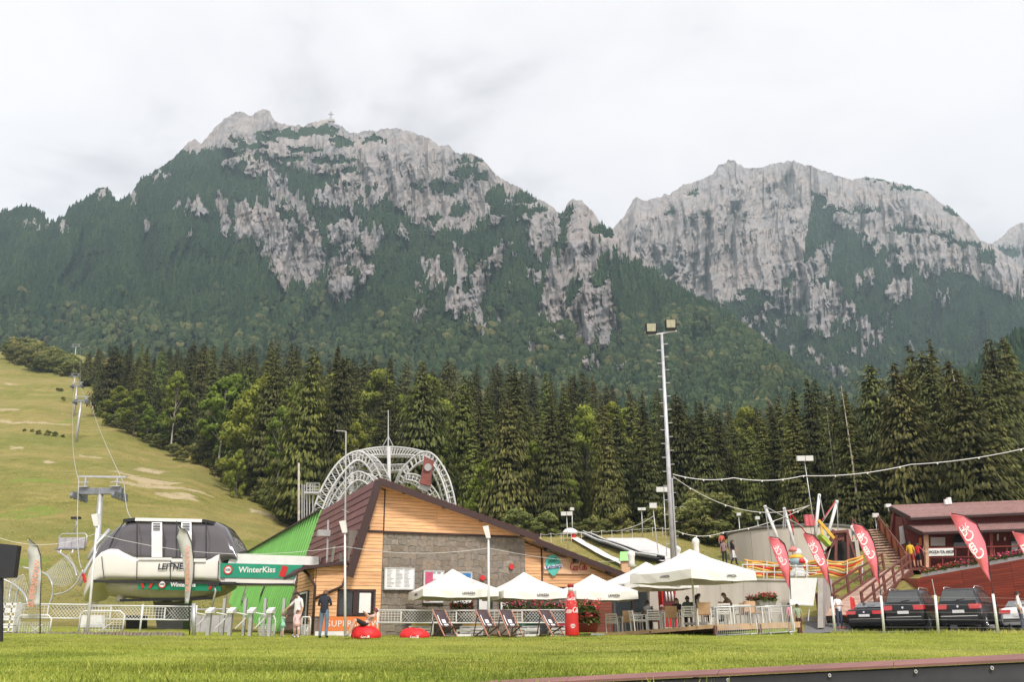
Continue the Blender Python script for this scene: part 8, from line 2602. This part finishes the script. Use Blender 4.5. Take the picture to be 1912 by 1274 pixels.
person('person in white clothes working behind the porch railing', pf_(1731, 1061, 62.9), 1.62, radians(60), dict(REACH), wht, (0.3, 0.3, 0.32), (0.3, 0.3, 0.32), blk, 'brown')
person('person in white t-shirt standing beside the white car', on_road(1912, 41.6), 1.72, radians(60), {}, wht, (0.08, 0.09, 0.12), (0.08, 0.09, 0.12), blk, 'dark')
person('child in a green shirt and red shorts beyond the crowd barrier', on_road(1494, 41.8), 1.25, radians(180), {}, (0.30, 0.36, 0.24), (0.08, 0.02, 0.03), None, blk, 'dark', kids=1.2)
person('child in a pink shirt behind the end of the terrace', on_road(1479, 43.5), 1.30, radians(200), {}, (0.70, 0.22, 0.28), blk, None, blk, 'dark', kids=1.2)
def seat(px, t0, dz=0.0):
    return dk(px, t0) + UP * dz
person('seated man in grey t-shirt with his back to the lawn', seat(1212, 0.30), 1.78, radians(175), SIT, (0.16, 0.15, 0.15), (0.05, 0.05, 0.06), (0.05, 0.05, 0.06), blk, 'dark', build=1.1)
person('seated child with a pale pink sun hat at the terrace table', seat(1238, 0.42), 1.45, radians(-20), SIT, (0.70, 0.62, 0.64), (0.3, 0.2, 0.2), None, blk, 'brown', cap=(0.74, 0.52, 0.54), kids=1.2)
person('seated woman with long dark hair in a black top and dark shorts', seat(1267, 0.25), 1.70, radians(-15), SIT, (0.03, 0.025, 0.03), blk, None, blk, 'dark', long=True)
person('seated man with short dark hair and dark green t-shirt', seat(1287, 0.30), 1.78, radians(170), SIT, (0.07, 0.09, 0.07), blk, blk, blk, 'dark')
person('seated woman with dark hair in a white vest and dark top', seat(1308, 0.42, 0.12), 1.74, radians(80), SIT, (0.40, 0.36, 0.36), blk, blk, blk, 'dark', long=True)
person('seated woman with brown hair leaning forward over the table', seat(1366, 0.45, 0.12), 1.72, radians(-80), LEAN, (0.20, 0.14, 0.10), (0.35, 0.33, 0.28), (0.35, 0.33, 0.28), blk, 'brown')
person('walker in a red top on the path below the bushes', at(1350, 1033, 74), 1.6, radians(160), WALK, (0.6, 0.12, 0.08), blk, blk, blk, 'dark')
person('walker in dark clothes near the play area railing', at(1371, 1056, 62), 1.7, radians(90), WALK, (0.04, 0.035, 0.04), wht, blk, blk, 'dark', long=True)
person('walker in striped grey clothes near the play area railing', at(1354, 1054, 62), 1.65, radians(150), {}, (0.3, 0.2, 0.2), blk, blk, blk, 'dark')
person('child in white climbing the upper wooden stairs', at(1596, 1010, 66), 1.3, radians(180), WALK, wht, (0.3, 0.3, 0.35), None, blk, 'dark', kids=1.2)
# ---------------------------------------------------------------- summit cross
cq = at(617, 227, 1740)
u_ = mpp(1740) * 1.15
cr_ = thing('summit_cross', 'tall iron lattice cross on the summit of the mountain', 'cross', cq)
MB().box(cq + UP * 1.5 * u_, (16 * u_, 8 * u_, 4 * u_)).build('plinth', m_concrete, cr_)
m_ir = mat('grey_iron', (0.30, 0.30, 0.30), 0.6)
mb = MB()
for sx in (-1, 1):
    mb.bar(cq + V(sx * 1.6 * u_, 0, 2 * u_), cq + V(sx * 0.9 * u_, 0, 23 * u_), 0.9 * u_)
for k in range(6):
    z_ = (3 + 3.4 * k) * u_
    mb.bar(cq + V(-1.3 * u_, 0, z_), cq + V(1.3 * u_, 0, z_ + 3.0 * u_), 0.5 * u_)
mb.build('shaft', m_ir, cr_)
MB().bar(cq + V(-5.2 * u_, 0, 16.5 * u_), cq + V(5.2 * u_, 0, 16.5 * u_), 1.6 * u_).build('crossarm', m_ir, cr_)
# ---------------------------------------------------------------- haze
hm = bpy.data.materials.new('haze_air')
hm.use_nodes = True
ht = hm.node_tree
ht.nodes.clear()
pv = ht.nodes.new('ShaderNodeVolumePrincipled')
pv.inputs['Color'].default_value = (0.68, 0.90, 1.0, 1)
pv.inputs['Density'].default_value = 0.00013
pv.inputs['Anisotropy'].default_value = 0.0
ho = ht.nodes.new('ShaderNodeOutputMaterial')
ht.links.new(pv.outputs[0], ho.inputs['Volume'])
hb = MB().box((0, 1650, 799), (6400, 3900, 1601))
haze = hb.build('haze', hm)
tag(haze, 'thin bluish summer haze over the valley', 'haze', None, 'stuff')
